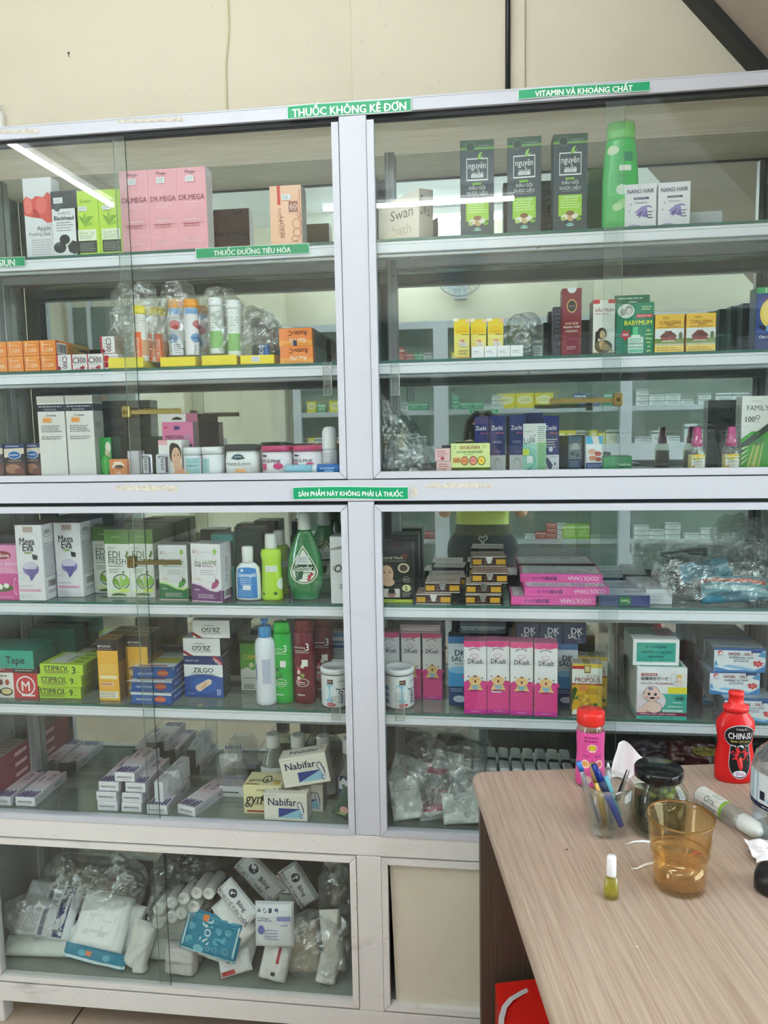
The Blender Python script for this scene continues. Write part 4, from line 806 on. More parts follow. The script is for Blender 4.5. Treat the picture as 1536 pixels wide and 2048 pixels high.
bl = [R(.28, .05, .98, .92, '#a8cfd2'), T('VASELIN', .3, .8, .5, '#1f5f8a', 1, 1.3), L(.32, .62, .94, .85, 3, '#5f8f96'), L(.32, .12, .9, .35, 3, '#7fa8a8'), E(.38, .15, .08, .08, '#e0c47a')]
jar((363, 398), 895, by, .03, '#eceef2', '#e6e8ee', .017, bl, 'narrow white jar with pale blue label beside the woman picture box', nm='round_jar'); jar((399, 443), 894, by, .032, '#f0f1f4', '#e9eaef', .016, [R(.06, .1, .48, .85, '#a8cfd2'), L(.1, .2, .44, .75, 5, '#5f9aa0')], 'wide white jar with pale blue label right of the narrow one', nm='round_jar')
# vitamin cream: squarish jar, black lid
a, b = P(446, by, .03), P(515, by, .03); w = b.x-a.x; h = P(480, 889, .03).z-z; t = thing('square_jar', 'squarish white cream jar with a black lid', 'jar', ((a.x+b.x)/2, .03+w*.4, z))
lathe_part(t, 'jar_body', [(w*.42, 0), (w*.46, .004), (w*.47, h*.5), (w*.43, h-.014)], C('#eaeaea', .3), 48, .8, sq=5); lathe_part(t, 'lid', [(w*.48, h-.0135), (w*.485, h-.004), (w*.46, h)], C('#26292c', .35), 48, .8, sq=5)
mb = MB(); art(mb, lambda x, y, o: (-w*.46+x, -w*.8*.468-o-.0006, .002+y), w*.92, h*.75, [E(.45, .77, .17, .12, '#1c4a66'), E(.45, .72, .22, .05, '#153a52'), T('ISIHWIN', .34, .56, .77, '#e9f0f4', 1), T('vitamin E cream', .06, .84, .5, '#6d7078', 0, 1.1), L(.2, .4, .7, .44, 1, '#9a9ca4'), R(.36, .12, .66, .27, '#f3b47a'), O(.86, .3, .05, .07, .2, '#8d8f96')]); mb.build('label', t)
pkl = [E(.2, .86, .12, .045, '#1c2b4a'), T('SKIN E-PINK', .04, .7, .62, '#4a2a3a', 1, 1.1), L(.14, .72, .4, .76, 1, '#c87a98'), R(.08, .2, .28, .5, '#cf2f6e'), E(.62, .38, .13, .15, '#d23a76'), L(.1, .05, .5, .12, 1, '#a9a2ac')]
jar((517, 579), 892, by, .03, '#c73a72', '#ece8ee', .0125, pkl, 'white jar with magenta lid, left of the two', key='pk'); jar((580, 643), 891, by, .032, '#c73a72', '#ece8ee', .0125, pkl, 'white jar with magenta lid, right of the two', key='pk')
c = P(660, 950, .05); h = P(660, 853, .05).z-z; t = thing('roll_on_bottle', 'white rounded deodorant bottle behind the blue tube', 'bottle', (c.x, .055, z)); r = .0165
lathe_part(t, 'bottle_body', [(r*.9, 0), (r, .003), (r, h*.52)], C('#e2e3e6', .25)); lathe_part(t, 'cap', [(r*1.0, h*.525), (r*1.02, h*.55), (r*1.0, h*.88), (r*.8, h*.97), (r*.4, h)], C('#f0f1f4', .2)); wrap(t, 'label', r, .006, h*.45, 3, [L(.2, .3, .8, .9, 8, '#9a9ca4'), R(0, .1, 1, .14, '#b9bbc2')])
ca, cb = P(571, 938, .026), P(692, 938, .026); t = thing('blue_tube', 'blue cosmetic tube lying along the sill in front of the magenta-lid jars', 'tube', (ca.x, .0315, z+.0125)); Lx = cb.x-ca.x
MX = Matrix.Rotation(math.pi/2, 4, 'Y'); MB().lathe([(.0105, .0), (.0115, .001), (.0115, Lx*.44)], C('#8fc6dc', .2), 28, M=MX).build('cap', t); MB().lathe([(.0118, Lx*.445), (.0118, Lx*.52)], C('#e4eef4', .25), 28, M=MX).build('collar', t)
MB().lathe([(.012, Lx*.525), (.012, Lx*.98)], C('#1f74c8', .22), 28, M=MX).build('tube_body', t); mb = MB(); art(mb, lambda x, y, o: (Lx*.56+x, -.0119-o, -.006+y), Lx*.4, .012, [L(.05, .6, .7, .9, 1, '#e6f0fa'), E(.4, .2, .2, .3, '#7fb8ea'), L(.3, .3, .95, .5, 1, '#5a9fe0')]); mb.build('label', t)
# shelf 3, right
a, b, c = P(766, 790, .06), P(872, 946, .03), P(766, 946, .05)
def tri(u, v):
    x = a.x+(b.x-a.x+.004)*u*(1-v**1.0*.97) ; zt = z+(a.z-z)*v; return (x, .05+.05*math.sin(u*3.1)*(1-v)+.02*v, zt)
mb = bag_mb(lambda u, v: tri(u, v), 36, 44, FILM2, .010, 26, 3, z); mb2 = bag_mb(lambda u, v: (tri(u, v)[0], .045-.02*math.sin(u*3.1)*(1-v), tri(u, v)[2]), 36, 44, FILM, .010, 30, 8, z); mb.v, base = mb.v+mb2.v, len(mb.v)
mb.f += [[i+base for i in f] for f in mb2.f]; k = mb.idx(FILM); mb.mi += [k]*len(mb2.f); mb.sm += mb2.sm
tag(mb.build('clear_bag'), 'clear plastic bag slumped in the left corner of the shelf beside the post', 'bag')
pk = {'front': [L(.15, .3, .8, .85, 3, '#b8747a'), E(.5, .2, .12, .12, '#b02a3a')], 'top': [R(0, 0, 1, 1, '#c9a8aa')]}
item('pks', 'pink_box', 'lower of two tiny pink boxes beside the yellow-green flap box', 'box', (873, 903), (930, by-2), .03, .035, pk, '#e6bfc0', z, 'tiny pink boxes'); item('pks', 'pink_box', 'upper of two tiny pink boxes beside the yellow-green flap box', 'box', (870, 900), (912, 934), .03, .035, pk, '#e6bfc0', z+PROTO['pks'][2]+.0005, 'tiny pink boxes')
def ruflap(w, d, h):
    mb = MB(); sl = lambda x, y, o: (-w/2-.002+x, -.001-(1-y/(h*.80))*.018-o, h*.20+y); hh = h*.80; ww = w*1.0
    mb.grid(lambda u, v: sl(u*(ww+.004), v*hh, 0), 8, 4, C('#d9e59a', .4))
    art(mb, sl, ww, hh, [T('ВАЗЕЛИН', .25, .78, .83, '#a8452c', 1, 1.1), T('КОСМЕТИЧЕСКИЙ', .16, .84, .64, '#4a7a3a', 1, 1), L(.35, .52, .65, .57, 1, '#6a8f4a'), R(.06, .2, .25, .42, '#c98a3a'), L(.08, .26, .23, .36, 1, '#6a3f1a'), E(.37, .28, .105, .19, '#8a3f24'), E(.37, .28, .085, .155, '#e08a4a'),
                         E(.60, .28, .105, .19, '#8a2a24'), E(.60, .28, .085, .155, '#ea8a7a'), E(.82, .28, .105, .19, '#7a6a1a'), E(.82, .28, .085, .155, '#f2cf3a'), L(.31, .24, .43, .32, 1, '#8a3f24'), L(.54, .24, .66, .32, 1, '#a8322a'), E(.82, .28, .03, .05, '#e58a2a'), L(.86, .82, .95, .92, 2, '#7a8f4a'), O(.1, .85, .04, .07, .2, '#5a8f3a')], off=.0006); return mb
item(None, 'display_box', 'yellow-green display box with its flap folded down over the front', 'box', (904, 978), (898, by), .05, .035, {'front': [R(0, 0, 1, 1, '#9fb84a')], 'right': [R(0, 0, 1, 1, '#5f7a2e')]}, '#a9bf5a', z, parts=[('display_flap', ruflap)])
zu = {'front': [R(0, 0, 1, .29, '#dfe2ea'), T('Zuchi', .10, .80, .78, '#f2f3f8', 1, 1.6), T('Beauty', .45, .92, .69, '#e06a8a', 0, 1, 0, .3), L(.2, .5, .85, .55, 2, '#b9c0dc'), L(.3, .34, .8, .37, 1, '#8f9ac0'), O(.45, .15, .14, .09, .15, '#8a8f9c', 20, 200), O(.6, .12, .12, .1, .15, '#8a8f9c', -60, 120)], 'right': [R(0, 0, 1, .29, '#c9ccd6')]}
zu['back'] = zu['front']
zd = {'front': [T('Zuchi', .10, .80, .78, '#f2f3f8', 1, 1.6), T('Beauty', .45, .92, .69, '#e06a8a', 0, 1, 0, .3)]+[E(.35+.1*i, .3+.06*j, .012, .006, '#8f9ac0') for i in range(4) for j in range(7)], 'back': zu['front']}
item(None, 'navy_box', 'navy box with dotted print, leftmost of the row behind the yellow-green box', 'box', (949, 978), (842, by-4), .10, .03, zd, '#1f2d6e', z)
item('zu', 'navy_box', 'navy and white box, second in the row beside the dotted one', 'box', (980, 1011), (841, by-4), .095, .03, zu, '#1f2d6e', z, 'navy boxes with white foot')
item('zu', 'navy_box', 'navy and white box half hidden by the teal and white box', 'box', (1019, 1050), (841, by-4), .095, .03, zu, '#1f2d6e', z, 'navy boxes with white foot')
item(None, 'navy_box', 'plain dark navy box at the back behind the teal and white box', 'box', (1051, 1085), (839, by-4), .13, .03, {'top': [R(0, 0, 1, 1, '#141f52')]}, '#1b2a68', z)
zp = dict(zu); zp['front'] = [R(0, 0, 1, .30, '#e4e6ec'), T('Zuchi', .08, .82, .79, '#f2f3f8', 1, 1.6), T('Beauty', .42, .9, .70, '#e06a8a', 0, 1, 0, .3), L(.12, .42, .9, .6, 4, '#c9cfe4'), E(.47, .40, .13, .045, '#cfe0e4'), L(.4, .25, .95, .28, 1, '#8f9ac0'), Q([(.1, .22), (.25, .26), (.6, .12), (.5, .04), (.3, .06)], '#2a3560'), E(.75, .14, .05, .03, '#2a3560')]
item(None, 'navy_box', 'navy box with a shoe print at its foot, rightmost of the row', 'box', (1087, 1118), (840, by-6), .07, .03, zp, '#1f2d6e', z)
lu = {'front': [R(0, 0, 1, .6, '#a9d9cc'), Q([(0, .6), (1, .45), (1, 0), (0, 0)], '#8fcfc0'), T("Lulá'", .08, .92, .68, '#2a6a7a', 0, 1.5, 12), L(.1, .82, .8, .86, 1, '#a9b5b4'), O(.5, .25, .4, .14, .12, '#5aa896', -90, 130), R(.3, .2, .7, .34, '#e9f2ee'), E(.5, .06, .2, .04, '#3f9a88')],
      'right': [R(0, 0, 1, .62, '#9fcf9a'), L(.05, .64, .95, .95, 8, '#8f9a96'), L(.08, .05, .92, .58, 14, '#5a9a62')], 'left': [L(.05, .05, .95, .95, 20, '#8fb0a4')]}
item(None, 'teal_box', 'white and teal box turned at an angle, its green lined side showing', 'box', (1043, 1077), (859, by), .032, .034, lu, '#e6ecea', z, rz=-38, dxm=.0, parts=[sticker(.25, .42, .44, .12, '#d9ee3c', txt='#a8b82a')])
item(None, 'small_carton', 'small dark blue-grey carton with a white arc print', 'box', (1137, 1163), (881, by-8), .085, .02, {'front': [R(0, 0, 1, .35, '#24405f'), L(.1, .1, .9, .3, 3, '#8aa0b8'), R(0, .35, 1, .8, '#7d8b92'), E(.5, .62, .35, .2, '#b5bfc4', 0, 180), R(.15, .45, .45, .55, '#4a565e'), R(.55, .4, .85, .5, '#4a565e'), R(0, .93, 1, 1, '#2a5f8a')]}, '#4a6a86', z)
item(None, 'small_carton', 'small white and blue carton with skin picture, right of the dark one', 'box', (1172, 1206), (881, by-6), .06, .02, {'front': [R(0, .78, 1, 1, '#4fb0da'), Q([(.3, 1), (.45, .75), (.8, .75), (.7, 1)], '#e6ded8'), R(0, .25, 1, .76, '#e9ecef'), E(.35, .56, .25, .08, '#d9a890'), E(.7, .5, .2, .07, '#c25a4a'), E(.4, .38, .22, .07, '#d98a6a'), E(.72, .34, .18, .06, '#b84a3a'), R(0, 0, 1, .24, '#1c3f8a'), L(.08, .05, .92, .2, 3, '#c2cee4')]}, '#dfe4e8', z)
item(None, 'green_carton', 'flat green carton lying beside the small white and blue one', 'box', (1207, 1264), (921, by-6), .04, .07, {'front': [T('TRAPHA', .5, .95, .45, '#d9f0dc', 1), R(0, 0, .4, 1, '#2f9a58')], 'left': [L(.1, .2, .9, .8, 3, '#8fa89a')], 'top': [R(0, 0, 1, 1, '#3a8a5a'), L(.1, .2, .9, .8, 4, '#5aa87a')]}, '#1f7f48', z)
a, b = P(1268, 940, .035), P(1345, 940, .035); mb = MB()
mb.grid(lambda u, v: (a.x+(b.x-a.x)*u, .03+.06*v, z+.001+.007*math.sin(u*math.pi)*(1-.5*v)), 14, 4, C('#d9dfe4', .4)); mb.grid(lambda u, v: (a.x+(b.x-a.x)*u, .03+.06*v, z+.0004+.007*math.sin(u*math.pi)*(1-.5*v)), 14, 4, C('#2a3a4a', .5))
tag(mb.build('folded_leaflet'), 'pale folded leaflet bulging on the sill between the green carton and the sprays', 'leaflet')
def spray(px, pt, y, label, proto=None):
    c = P(px, 930, y); h = P(px, pt, y).z-z
    if proto: t = copy_tree(proto)
    else:
        t = empty('spray_bottle'); liquid = clear('oil_yellow', '#e6d27a', .07, .9, .03); pl = clear('clear_bottle', '#eef3ea', .08, .9, .05, haze=.06)
        lathe_part(t, 'bottle_body', [(.016, 0), (.0185, .003), (.0185, h*.42), (.015, h*.52), (.010, h*.56), (.0095, h*.58)], pl, 32, .75); lathe_part(t, 'liquid', [(.0165, .0015), (.0172, .004), (.0172, h*.36)], C('#e9cf7a', .3), 30, .72)
        lathe_part(t, 'spray_head', [(.0105, h*.55), (.0108, h*.70), (.0085, h*.72), (.0075, h*.97), (.006, h)], C('#e0559a', .3), 24); lathe_part(t, 'dust_cap', [(.0125, h*.57), (.0118, h*.74), (.0098, h*.76), (.0090, h*1.02)], clear('clear_cap', '#f6eef4', .1, .9, .05), 24)
        wrap(t, 'label', .0186, .004, h*.34, 1.5, [R(0, 0, 1, .8, '#f0efe4'), E(.5, .78, .5, .2, '#e9c23a'), R(0, .66, 1, .72, '#8fae3a'), T('Saba', .2, .8, .52, '#4a7a4a', 0, 1.2), L(.2, .15, .8, .35, 3, '#b5b8a8'), E(.15, .12, .12, .08, '#e9a03a')], .75, off=.0008)
    t.location = (c.x, y, z); tag(t, label, 'bottle', 'spray bottles with pink heads'); return t
sp = spray(1393, 854, .055, 'left spray bottle with pink head and yellow oil'); spray(1461, 853, .055, 'right spray bottle with pink head, in front of the tall grass print box', proto=sp)
fam = {'front': [R(0, 0, 1, .52, '#4aa83a'), Q([(0, .35), (1, .68), (1, .52), (.5, .5), (0, .2)], '#3a3f3a'), Q([(0, .42), (.6, .6), (1, .72), (1, 1), (0, 1)], '#eceee9'), Q([(0, .30), (1, .64), (1, .58), (0, .24)], '#3c4a3a'), T('FAMILY', .16, .84, .84, '#5a6066', 0, 1.4), T('100', .12, .42, .69, '#2e3c44', 1, 1), O(.5, .71, .07, .03, .3, '#2e3c44'), L(.1, .64, .6, .66, 1, '#9aa29a'), L(.3, .92, .65, .94, 2, '#9aa0a4'),
                 ]+[Q([(.18+.05*i, .0), (.22+.05*i, .0), (.42+.04*i, .34+.02*(i % 3)), (.40+.04*i, .34+.02*(i % 3))], ['#d9e07a', '#b9cf5a', '#8fbf4a', '#e6e59a'][i % 4]) for i in range(8)]+[Q([(.02, .05+.07*i), (.02, .09+.07*i), (.3, .18+.05*i)], '#c9e6a8') for i in range(4)]+[Q([(.4+.05*i, .33), (.43+.05*i, .33), (.42+.09*i, .52)], '#2a5a2a') for i in range(5)],
       'left': [R(0, 0, 1, 1, '#d9dcda')]+[R(.1, .05+.03*i, .9, .065+.03*i, '#8a928e') for i in range(28)]}
fam['back'] = fam['front']
item(None, 'grass_carton', 'tall white and green carton with lemongrass picture at the right end of the shelf', 'box', (1482, 1546), (801, by-10), .07, .035, fam, '#e6e9e4', z)
# ================================================================ row 4, left
z = ZS[4]
item(None, 'dark_carton', 'dark navy carton on top of the pink carton at the far left', 'box', (-40, 33), (1064, 1096), .06, .10, {'front': [L(.1, .1, .9, .3, 1, '#2f3648')], 'top': [R(0, 0, 1, 1, '#2a2f38')]}, '#1c2232', zz(-.386)+.113)
item(None, 'pink_carton', 'pink carton with dark red oval badge and hip drawing, far left of the row', 'box', (-36, 41), (1094, 1203), .03, .09, {'front': [E(.55, .82, .24, .075, '#8a1f2e'), T('Allove', .38, .74, .82, '#f6dfe4', 1), T("Women's Secret", .0, .98, .67, '#f4cfe0', 0), L(.1, .5, .9, .6, 3, '#f0b8d4'), R(0, 0, 1, .48, '#cf4a94'), E(.5, .22, .3, .07, '#5a6a3a'), E(.45, .24, .08, .05, '#f2efe4'), E(.62, .26, .07, .045, '#f2efe4'), O(.88, .25, .07, .16, .15, '#f0cfe0', 90, 270), O(.97, .25, .07, .16, .15, '#f0cfe0', -90, 90), L(.3, .03, .8, .07, 1, '#e9a8c8')]}, '#e08ab8', z)
me = {'front': [R(.3, .9, .68, .98, '#bfa8a0'), L(.32, .92, .66, .97, 2, '#8d7a74'), O(.52, .76, .40, .13, .04, '#c9c2cc', -40, 200), T('Mega', .16, .72, .79, '#22222a', 1, 1.7), T('Eva', .26, .66, .71, '#22222a', 1, 1.6), E(.45, .635, .15, .012, '#8fae5a'), Q([(.6, .62), (.8, .6), (.78, .54), (.62, .55)], '#2f2f36'), E(.52, .42, .3, .085, '#8a78b8'), E(.5, .46, .26, .06, '#cfc8dc'), Q([(.3, .42), (.8, .42), (.6, .30), (.5, .26), (.44, .33)], '#6a5a9e'), O(.14, .33, .12, .045, .12, '#a9a5b0'),
                L(.05, .18, .6, .21, 1, '#b5b1ba'), R(.04, .125, .85, .155, '#dc9cb8'), L(.08, .03, .55, .09, 3, '#c9c6ce')],
      'right': [O(.4, .88, .3, .05, .12, '#8d8a90'), T('BIO', .25, .6, .9, '#6a686e', 1), L(.1, .3, .9, .76, 16, '#8d8a92')]+barcode(.25, .15, .8, .27)+[L(.2, .08, .9, .13, 2, '#8d8a92')], 'top': [R(0, 0, 1, 1, '#b9b6be'), L(.1, .1, .9, .9, 4, '#8f8c96')]}
me['left'] = me['right']
for i, (a, b, t, bt, y0) in enumerate(((34, 87, 1053, 1204, .024), (112, 163, 1048, 1194, None))):
    o = item('me', 'wash_box', ['front white box with violet swirl beside the pink carton', 'white box with violet swirl set back to its right'][i], 'box', (a, b), (t, bt), y0, .054, me, '#e4e2e6', z, 'white boxes with violet swirl', parts=None)
    yy = o.location.y
    for k in range(1, 3):
        if yy+.058*k+.054 > .2033: break
        o2 = copy_tree(o); o2.location.y = yy+.058*k; o2['label'] = ['white box with violet swirl hidden right behind the front one', 'rearmost white box with violet swirl at the mirror'][k-1] if i == 0 else 'white box with violet swirl behind the set-back one, at the mirror'
ed = {'front': [R(0, .79, 1, 1, '#4f7a2a'), L(.3, .88, .7, .905, 1, '#b5cf7a'), R(0, .79, .66, .80, '#6f9a3a'), T('EDI', .14, .62, .635, '#3f5240', 0, 1.3), T('FRESH', .14, .86, .535, '#3f5240', 0, 1.3), Q([(.82, .6), (.92, .7), (.98, .66), (.9, .58)], '#5a7a3a'), L(.12, .45, .75, .48, 1, '#7d8a7a'), L(.14, .36, .6, .43, 3, '#8d968a'), L(.12, .70, .5, .75, 2, '#a9b0a4'),
                O(.62, .235, .36, .115, .14, '#5a6f44'), Q([(.6, .14), (.28, .22), (.35, .3), (.5, .26)], '#7fae3a'), Q([(.62, .14), (.98, .22), (.9, .32), (.7, .26)], '#8fc04a'), Q([(.6, .14), (.55, .3), (.66, .34), (.68, .2)], '#a9cf6a'), Q([(.66, .38), (.78, .4), (.74, .33)], '#6a8a4a'), R(.1, .08, .95, .12, '#e3efb8'), E(.5, .03, .32, .04, '#5a7a34', 0, 180), E(.75, .11, .22, .03, '#cfe86a')],
      'right': [R(0, .79, 1, 1, '#2f4a24'), L(.1, .3, .9, .7, 12, '#8d9489'), R(.15, .1, .5, .25, '#4a5048')], 'top': [R(0, 0, 1, 1, '#3f5f2a')]}
ed['left'] = ed['right']; ed['back'] = ed['front']
item('ed', 'green_white_box', 'front white and green box with leaf ring, left of the pane overlap', 'box', (211, 259), (1059, 1195), None, .045, ed, '#e6e8e2', z, 'white and green boxes with leaf ring')
item('ed', 'green_white_box', 'front white and green box with leaf ring, right under the dark ratchet lock', 'box', (260, 306), (1059, 1195), None, .045, ed, '#e6e8e2', z, 'white and green boxes with leaf ring')
ea = P(211, 1195, 0)
o = PROTO['ed'][0]; yy = o.location.y
for (x, k, lb) in ((189, 1, 'white and green box peeking out behind the front pair'), (236, 2, 'white and green box in the back row at the mirror, left'), (283, 2, 'white and green box in the back row at the mirror, right'), (283, 1, 'white and green box directly behind the one under the lock')):
    y_ = min(yy+.047*k, .2-.046) if k < 3 else .15; o2 = copy_tree(o); o2.location = (P(x+24, 1180, yy+.047*k).x if k == 1 and x == 189 else P(x, 1180, yy).x, yy+.047*k if yy+.047*k+.045 < .2 else .154, z); o2['label'] = lb
    o2['group'] = 'white and green boxes with leaf ring'
dh = lambda main, dark: {'front': [T('SỐ 1', .06, .26, .86, '#9a2a3a', 1), O(.5, .60, .40, .27, .04, '#cfc8cc'), T('Dạ Hương', .14, .86, .68, '#4f7a2a', 0, 1.7, 8, .3), L(.2, .60, .85, .63, 1, main), L(.3, .46, .8, .56, 3, '#b9b2b8'), Q([(.82, .93), (.9, .87), (.82, .81), (.74, .87)], '#9ac45a'), L(.08, .36, .35, .42, 2, '#e0b89a'),
                               Q([(0, .34), (.25, .33), (.6, .24), (.85, .22), (1, .26), (1, 0), (0, 0)], '#e4d2e0' if dark[1] == '6' else '#b9dc8a'), Q([(0, .31), (.3, .28), (.6, .2), (.85, .18), (1, .22), (1, 0), (0, 0)], dark), T('200ml', .1, .26, .21, '#f0eaf0', 1), L(.2, .06, .85, .14, 3, '#d9c8d6'), R(0, 0, 1, .02, '#d8b8cc'), E(.78, .3, .09, .05, main), E(.86, .35, .07, .05, main), E(.72, .26, .05, .03, main), Q([(.8, .33), (.83, .44), (.86, .34)], '#4a3a4a')],
      'right': [R(0, 0, 1, 1, '#c9c8cc'), T('Dạ Hương', .35, .75, .5, '#4a4a50', 0, 1.3, 90), R(0, 0, 1, .2, dark)]+barcode(.2, .05, .8, .22), 'top': [R(0, 0, 1, 1, '#b9babc'), R(0, .4, 1, .45, '#8f9092')]}
item(None, 'wash_box', 'white box with green wave foot, partly behind the pane edge', 'box', (318, 375), (1090, 1200), None, .05, dh('#4f8f4a', '#1f6a3a'), '#e6e6e8', z, parts=None)
item(None, 'wash_box', 'white box with purple wave foot and orchid print', 'box', (377, 441), (1089, 1206), None, .05, dh('#a83a7a', '#6a2a6e'), '#e9e6ea', z, rz=-9)
be = {'front': [R(0, .5, 1, .9, '#262c33'), R(0, .9, 1, 1, '#3f8f8c'), R(0, 0, 1, .5, '#48a8a4'), T('BETADINE', .06, .72, .84, '#d9dde0', 1), L(.5, .4, .8, .42, 1, '#cfeae8'), E(.8, .22, .08, .03, '#dff0ee'), E(.74, .18, .07, .03, '#dff0ee')], 'top': [R(0, 0, 1, 1, '#4a8a88')]}
item(None, 'teal_carton', 'teal and black carton behind the purple wave box', 'box', (424, 468), (1072, 1196), .085, .05, be, '#3f9a98', z)
item(None, 'dark_green_carton', 'very dark green carton behind the blue-label bottle', 'box', (473, 525), (1051, 1185), .10, .06, {'front': [L(.25, .9, .8, .94, 2, '#3f5a5c')], 'top': [R(0, 0, 1, 1, '#2a4448')]}, '#13333a', z)
def bottle(nm, px, pt, pb, y, prof, m, capf, label, items, sy=.62, sq=0, span=1.9, lz=(.1, .7), key=None, capname='cap', rot=0, extra=None, cat='bottle', group=None, zb=None, hs=None):
    zb = z if zb is None else zb
    if y is None: y = G((px[0]+px[1])/2, pb, zb).y
    a, b = P(px[0], (pt+pb)/2, y), P(px[1], (pt+pb)/2, y); W = (b.x-a.x)/2; H = hs or (P((px[0]+px[1])/2, pt, y).z-zb)
    if key and key in PROTO: t = copy_tree(PROTO[key])
    else:
        t = empty(nm); pr = [(r*W, q*H) for r, q in prof]; lathe_part(t, 'bottle_body', pr, m, 44, sy, sq=sq)
        if capf: lathe_part(t, capname, [(r*W, q*H) for r, q in capf[0]], capf[1], 32, capf[2] if len(capf) > 2 else 1)
        if items: wrap(t, 'label', W, lz[0]*H, (lz[1]-lz[0])*H, span, items, sy, pr, off=.0006)
        if extra: extra(t, W, H)
        if key: PROTO[key] = t
    t.location = ((a.x+b.x)/2, y+W*sy, zb); t.rotation_euler = (0, 0, math.radians(rot)); tag(t, label, cat)
    if group: t['group'] = group
    return t
gm = [R(0, 0, 1, .92, '#2f7fc8'), E(.5, .92, .5, .08, '#2f7fc8'), T('Gammaphil', .08, .94, .76, '#f4f7fb', 1, 1.7), L(.2, .42, .8, .66, 4, '#b9d4ee'), L(.1, .04, .8, .3, 4, '#8fb8e0'), E(.28, .9, .08, .05, '#cfe0f2'), R(.32, .26, .68, .42, '#e4e6ea')]
bottle('lotion_bottle', (467, 518), 1094, 1200, .045, [(.9, 0), (1, .02), (1, .06), (.97, .45), (.90, .60), (.62, .68), (.42, .70)], C('#e2e5e6', .22), ([(.40, .70), (.42, .71), (.44, .97), (.38, 1)], C('#e6e6e2', .3), .9), 'white lotion bottle with bright blue label', gm, .5, 0, 1.75, (.05, .62))
lg = [R(.3, .62, .8, .76, '#dfe6e0'), L(.34, .64, .76, .74, 2, '#9aa29a'), L(.04, .1, .2, .9, 10, '#6f9a2e'), E(.2, .08, .07, .04, '#4f6a2a'), E(.7, .1, .07, .04, '#3f5a2a'), E(1.0, .32, .22, .14, '#e4eedc')]
LG = C('#b4dc3c', .22)
bottle('green_lotion_bottle', (518, 560), 1069, 1198, .045, [(.9, 0), (.98, .02), (1, .05), (.92, .45), (.92, .6), (1.0, .7), (.9, .76), (.55, .78)], LG, ([(.56, .78), (.58, .8), (.53, .98), (.5, 1)], C('#e9ebe6', .3)), 'front lime green bottle with white cap', lg, .7, 0, 2.4, (.05, .68), key='lg', group='lime green bottles with white caps')
bottle('green_lotion_bottle', (536, 576), 1063, 1187, .10, None, LG, None, 'lime green bottle with white cap standing just behind the front one', None, .7, key='lg', rot=55, group='lime green bottles with white caps')
def gynlabel(t, W, H):
    mb = MB(); n = 40; sy = .42
    def dr(s):
        pts = []
        for i in range(n):
            a = 2*math.pi*i/n; rr = 1; x = math.sin(a)*(.5 if math.cos(a) < 0 else .5*(1-math.cos(a))**.0); yv = -math.cos(a)
            pts.append((a, rr))
        out = []
        for i in range(n):
            a = 2*math.pi*i/n; c_, s_ = math.cos(a), math.sin(a); w_ = 1.0 if s_ < .0 else (1-s_)**.62 if s_ < 1 else 0
            out.append((c_*w_*s*.54+.0, (s_ if s_ < 0 else s_*2.0)*s*.5))
        return out
    F0 = lambda x, y, o: (x*W, -math.sqrt(max(0, 1-(x/1.12)**2))*W*sy*1.02-o-.0012, H*.34+y*W*1.0)
    def poly(s, col, off):
        p = dr(s); rings = [[(x*q, y*q) for x, y in p] for q in (.0001, .35, .7, 1)]
        vs = [F0(x, y, off) for r_ in rings for x, y in r_]; fs = [(k*n+i, k*n+(i+1) % n, (k+1)*n+(i+1) % n, (k+1)*n+i) for k in range(3) for i in range(n)]; mb.add(vs, fs, C(col, .35))
    poly(1.42, '#e6ead2', 0); poly(1.30, '#1a5a38', .0002); poly(1.2, '#e9eee0', .0004)
    F = lambda x, y, o: F0(-1+2*x, -1+2*y, o+.0006)
    art(mb, F, 1, 1, [R(.22, .52, .78, .68, '#1c4a30'), T('Gynofar', .24, .76, .60, '#f4f6f0', 1, 1.6), R(.3, .70, .66, .92, '#d9dcdc'), L(.36, .74, .62, .88, 3, '#9aa09a'), Q([(.26, .5), (.5, .5), (.46, .3), (.3, .24)], '#24523a'), Q([(.28, .46), (.36, .48), (.34, .28)], '#7f9a7a'), E(.66, .36, .05, .05, '#b8323e'), E(.72, .42, .04, .04, '#b8323e'), E(.64, .28, .05, .04, '#c04a50'), L(.5, .44, .74, .49, 1, '#5a7a62')], off=.0004, curved=24)
    mb.build('label', t)
GYN = clear('green_plastic', '#1fa255', .12, .8, .06, haze=.45, hcol='#1fb45e')
GY2 = C('#16a04e', .25)
bottle('green_wash_bottle', (570, 643), 1025, 1192, .05, [(.62, 0), (.70, .015), (.95, .18), (1, .30), (.90, .50), (.62, .68), (.42, .76), (.38, .80)], GYN, ([(.34, .80), (.36, .81), (.33, .985), (.31, 1)], C('#e6ebe6', .25)), 'front curvy green bottle with leaf-shaped label and white cap', None, .42, extra=gynlabel, key='gy', group='curvy green bottles')
t = bottle('green_wash_bottle', (612, 684), 1035, 1180, .13, None, GYN, None, 'curvy green bottle standing behind the front one', None, .42, key='gy', rot=25, group='curvy green bottles')
lathe_part(t, 'bottle_filling', [(0.018, .004), (.026, .03), (.028, .05), (.022, .09), (.014, .11)], GY2, 30, .4)
o = PROTO['gy']; lathe_part(o, 'bottle_filling', [(0.018, .004), (.030, .03), (.033, .055), (.026, .09), (.015, .118)], GY2, 30, .4)
orl = {'front': [T('Oral', .14, .7, .53, '#1b1c20', 1, 1.3, 0, .25), O(.5, .53, .42, .07, .06, '#1b1c20'), L(.3, .22, 1, .3, 3, '#4a4c52')]+barcode(.5, .1, .95, .2)+[L(.5, .03, .9, .06, 1, '#5a5c60'), Q([(0, .82), (.3, .86), (1, .88), (1, .84), (0, .805)], '#8f8f92')], 'top': [R(0, 0, 1, 1, '#c9c8c8')]}
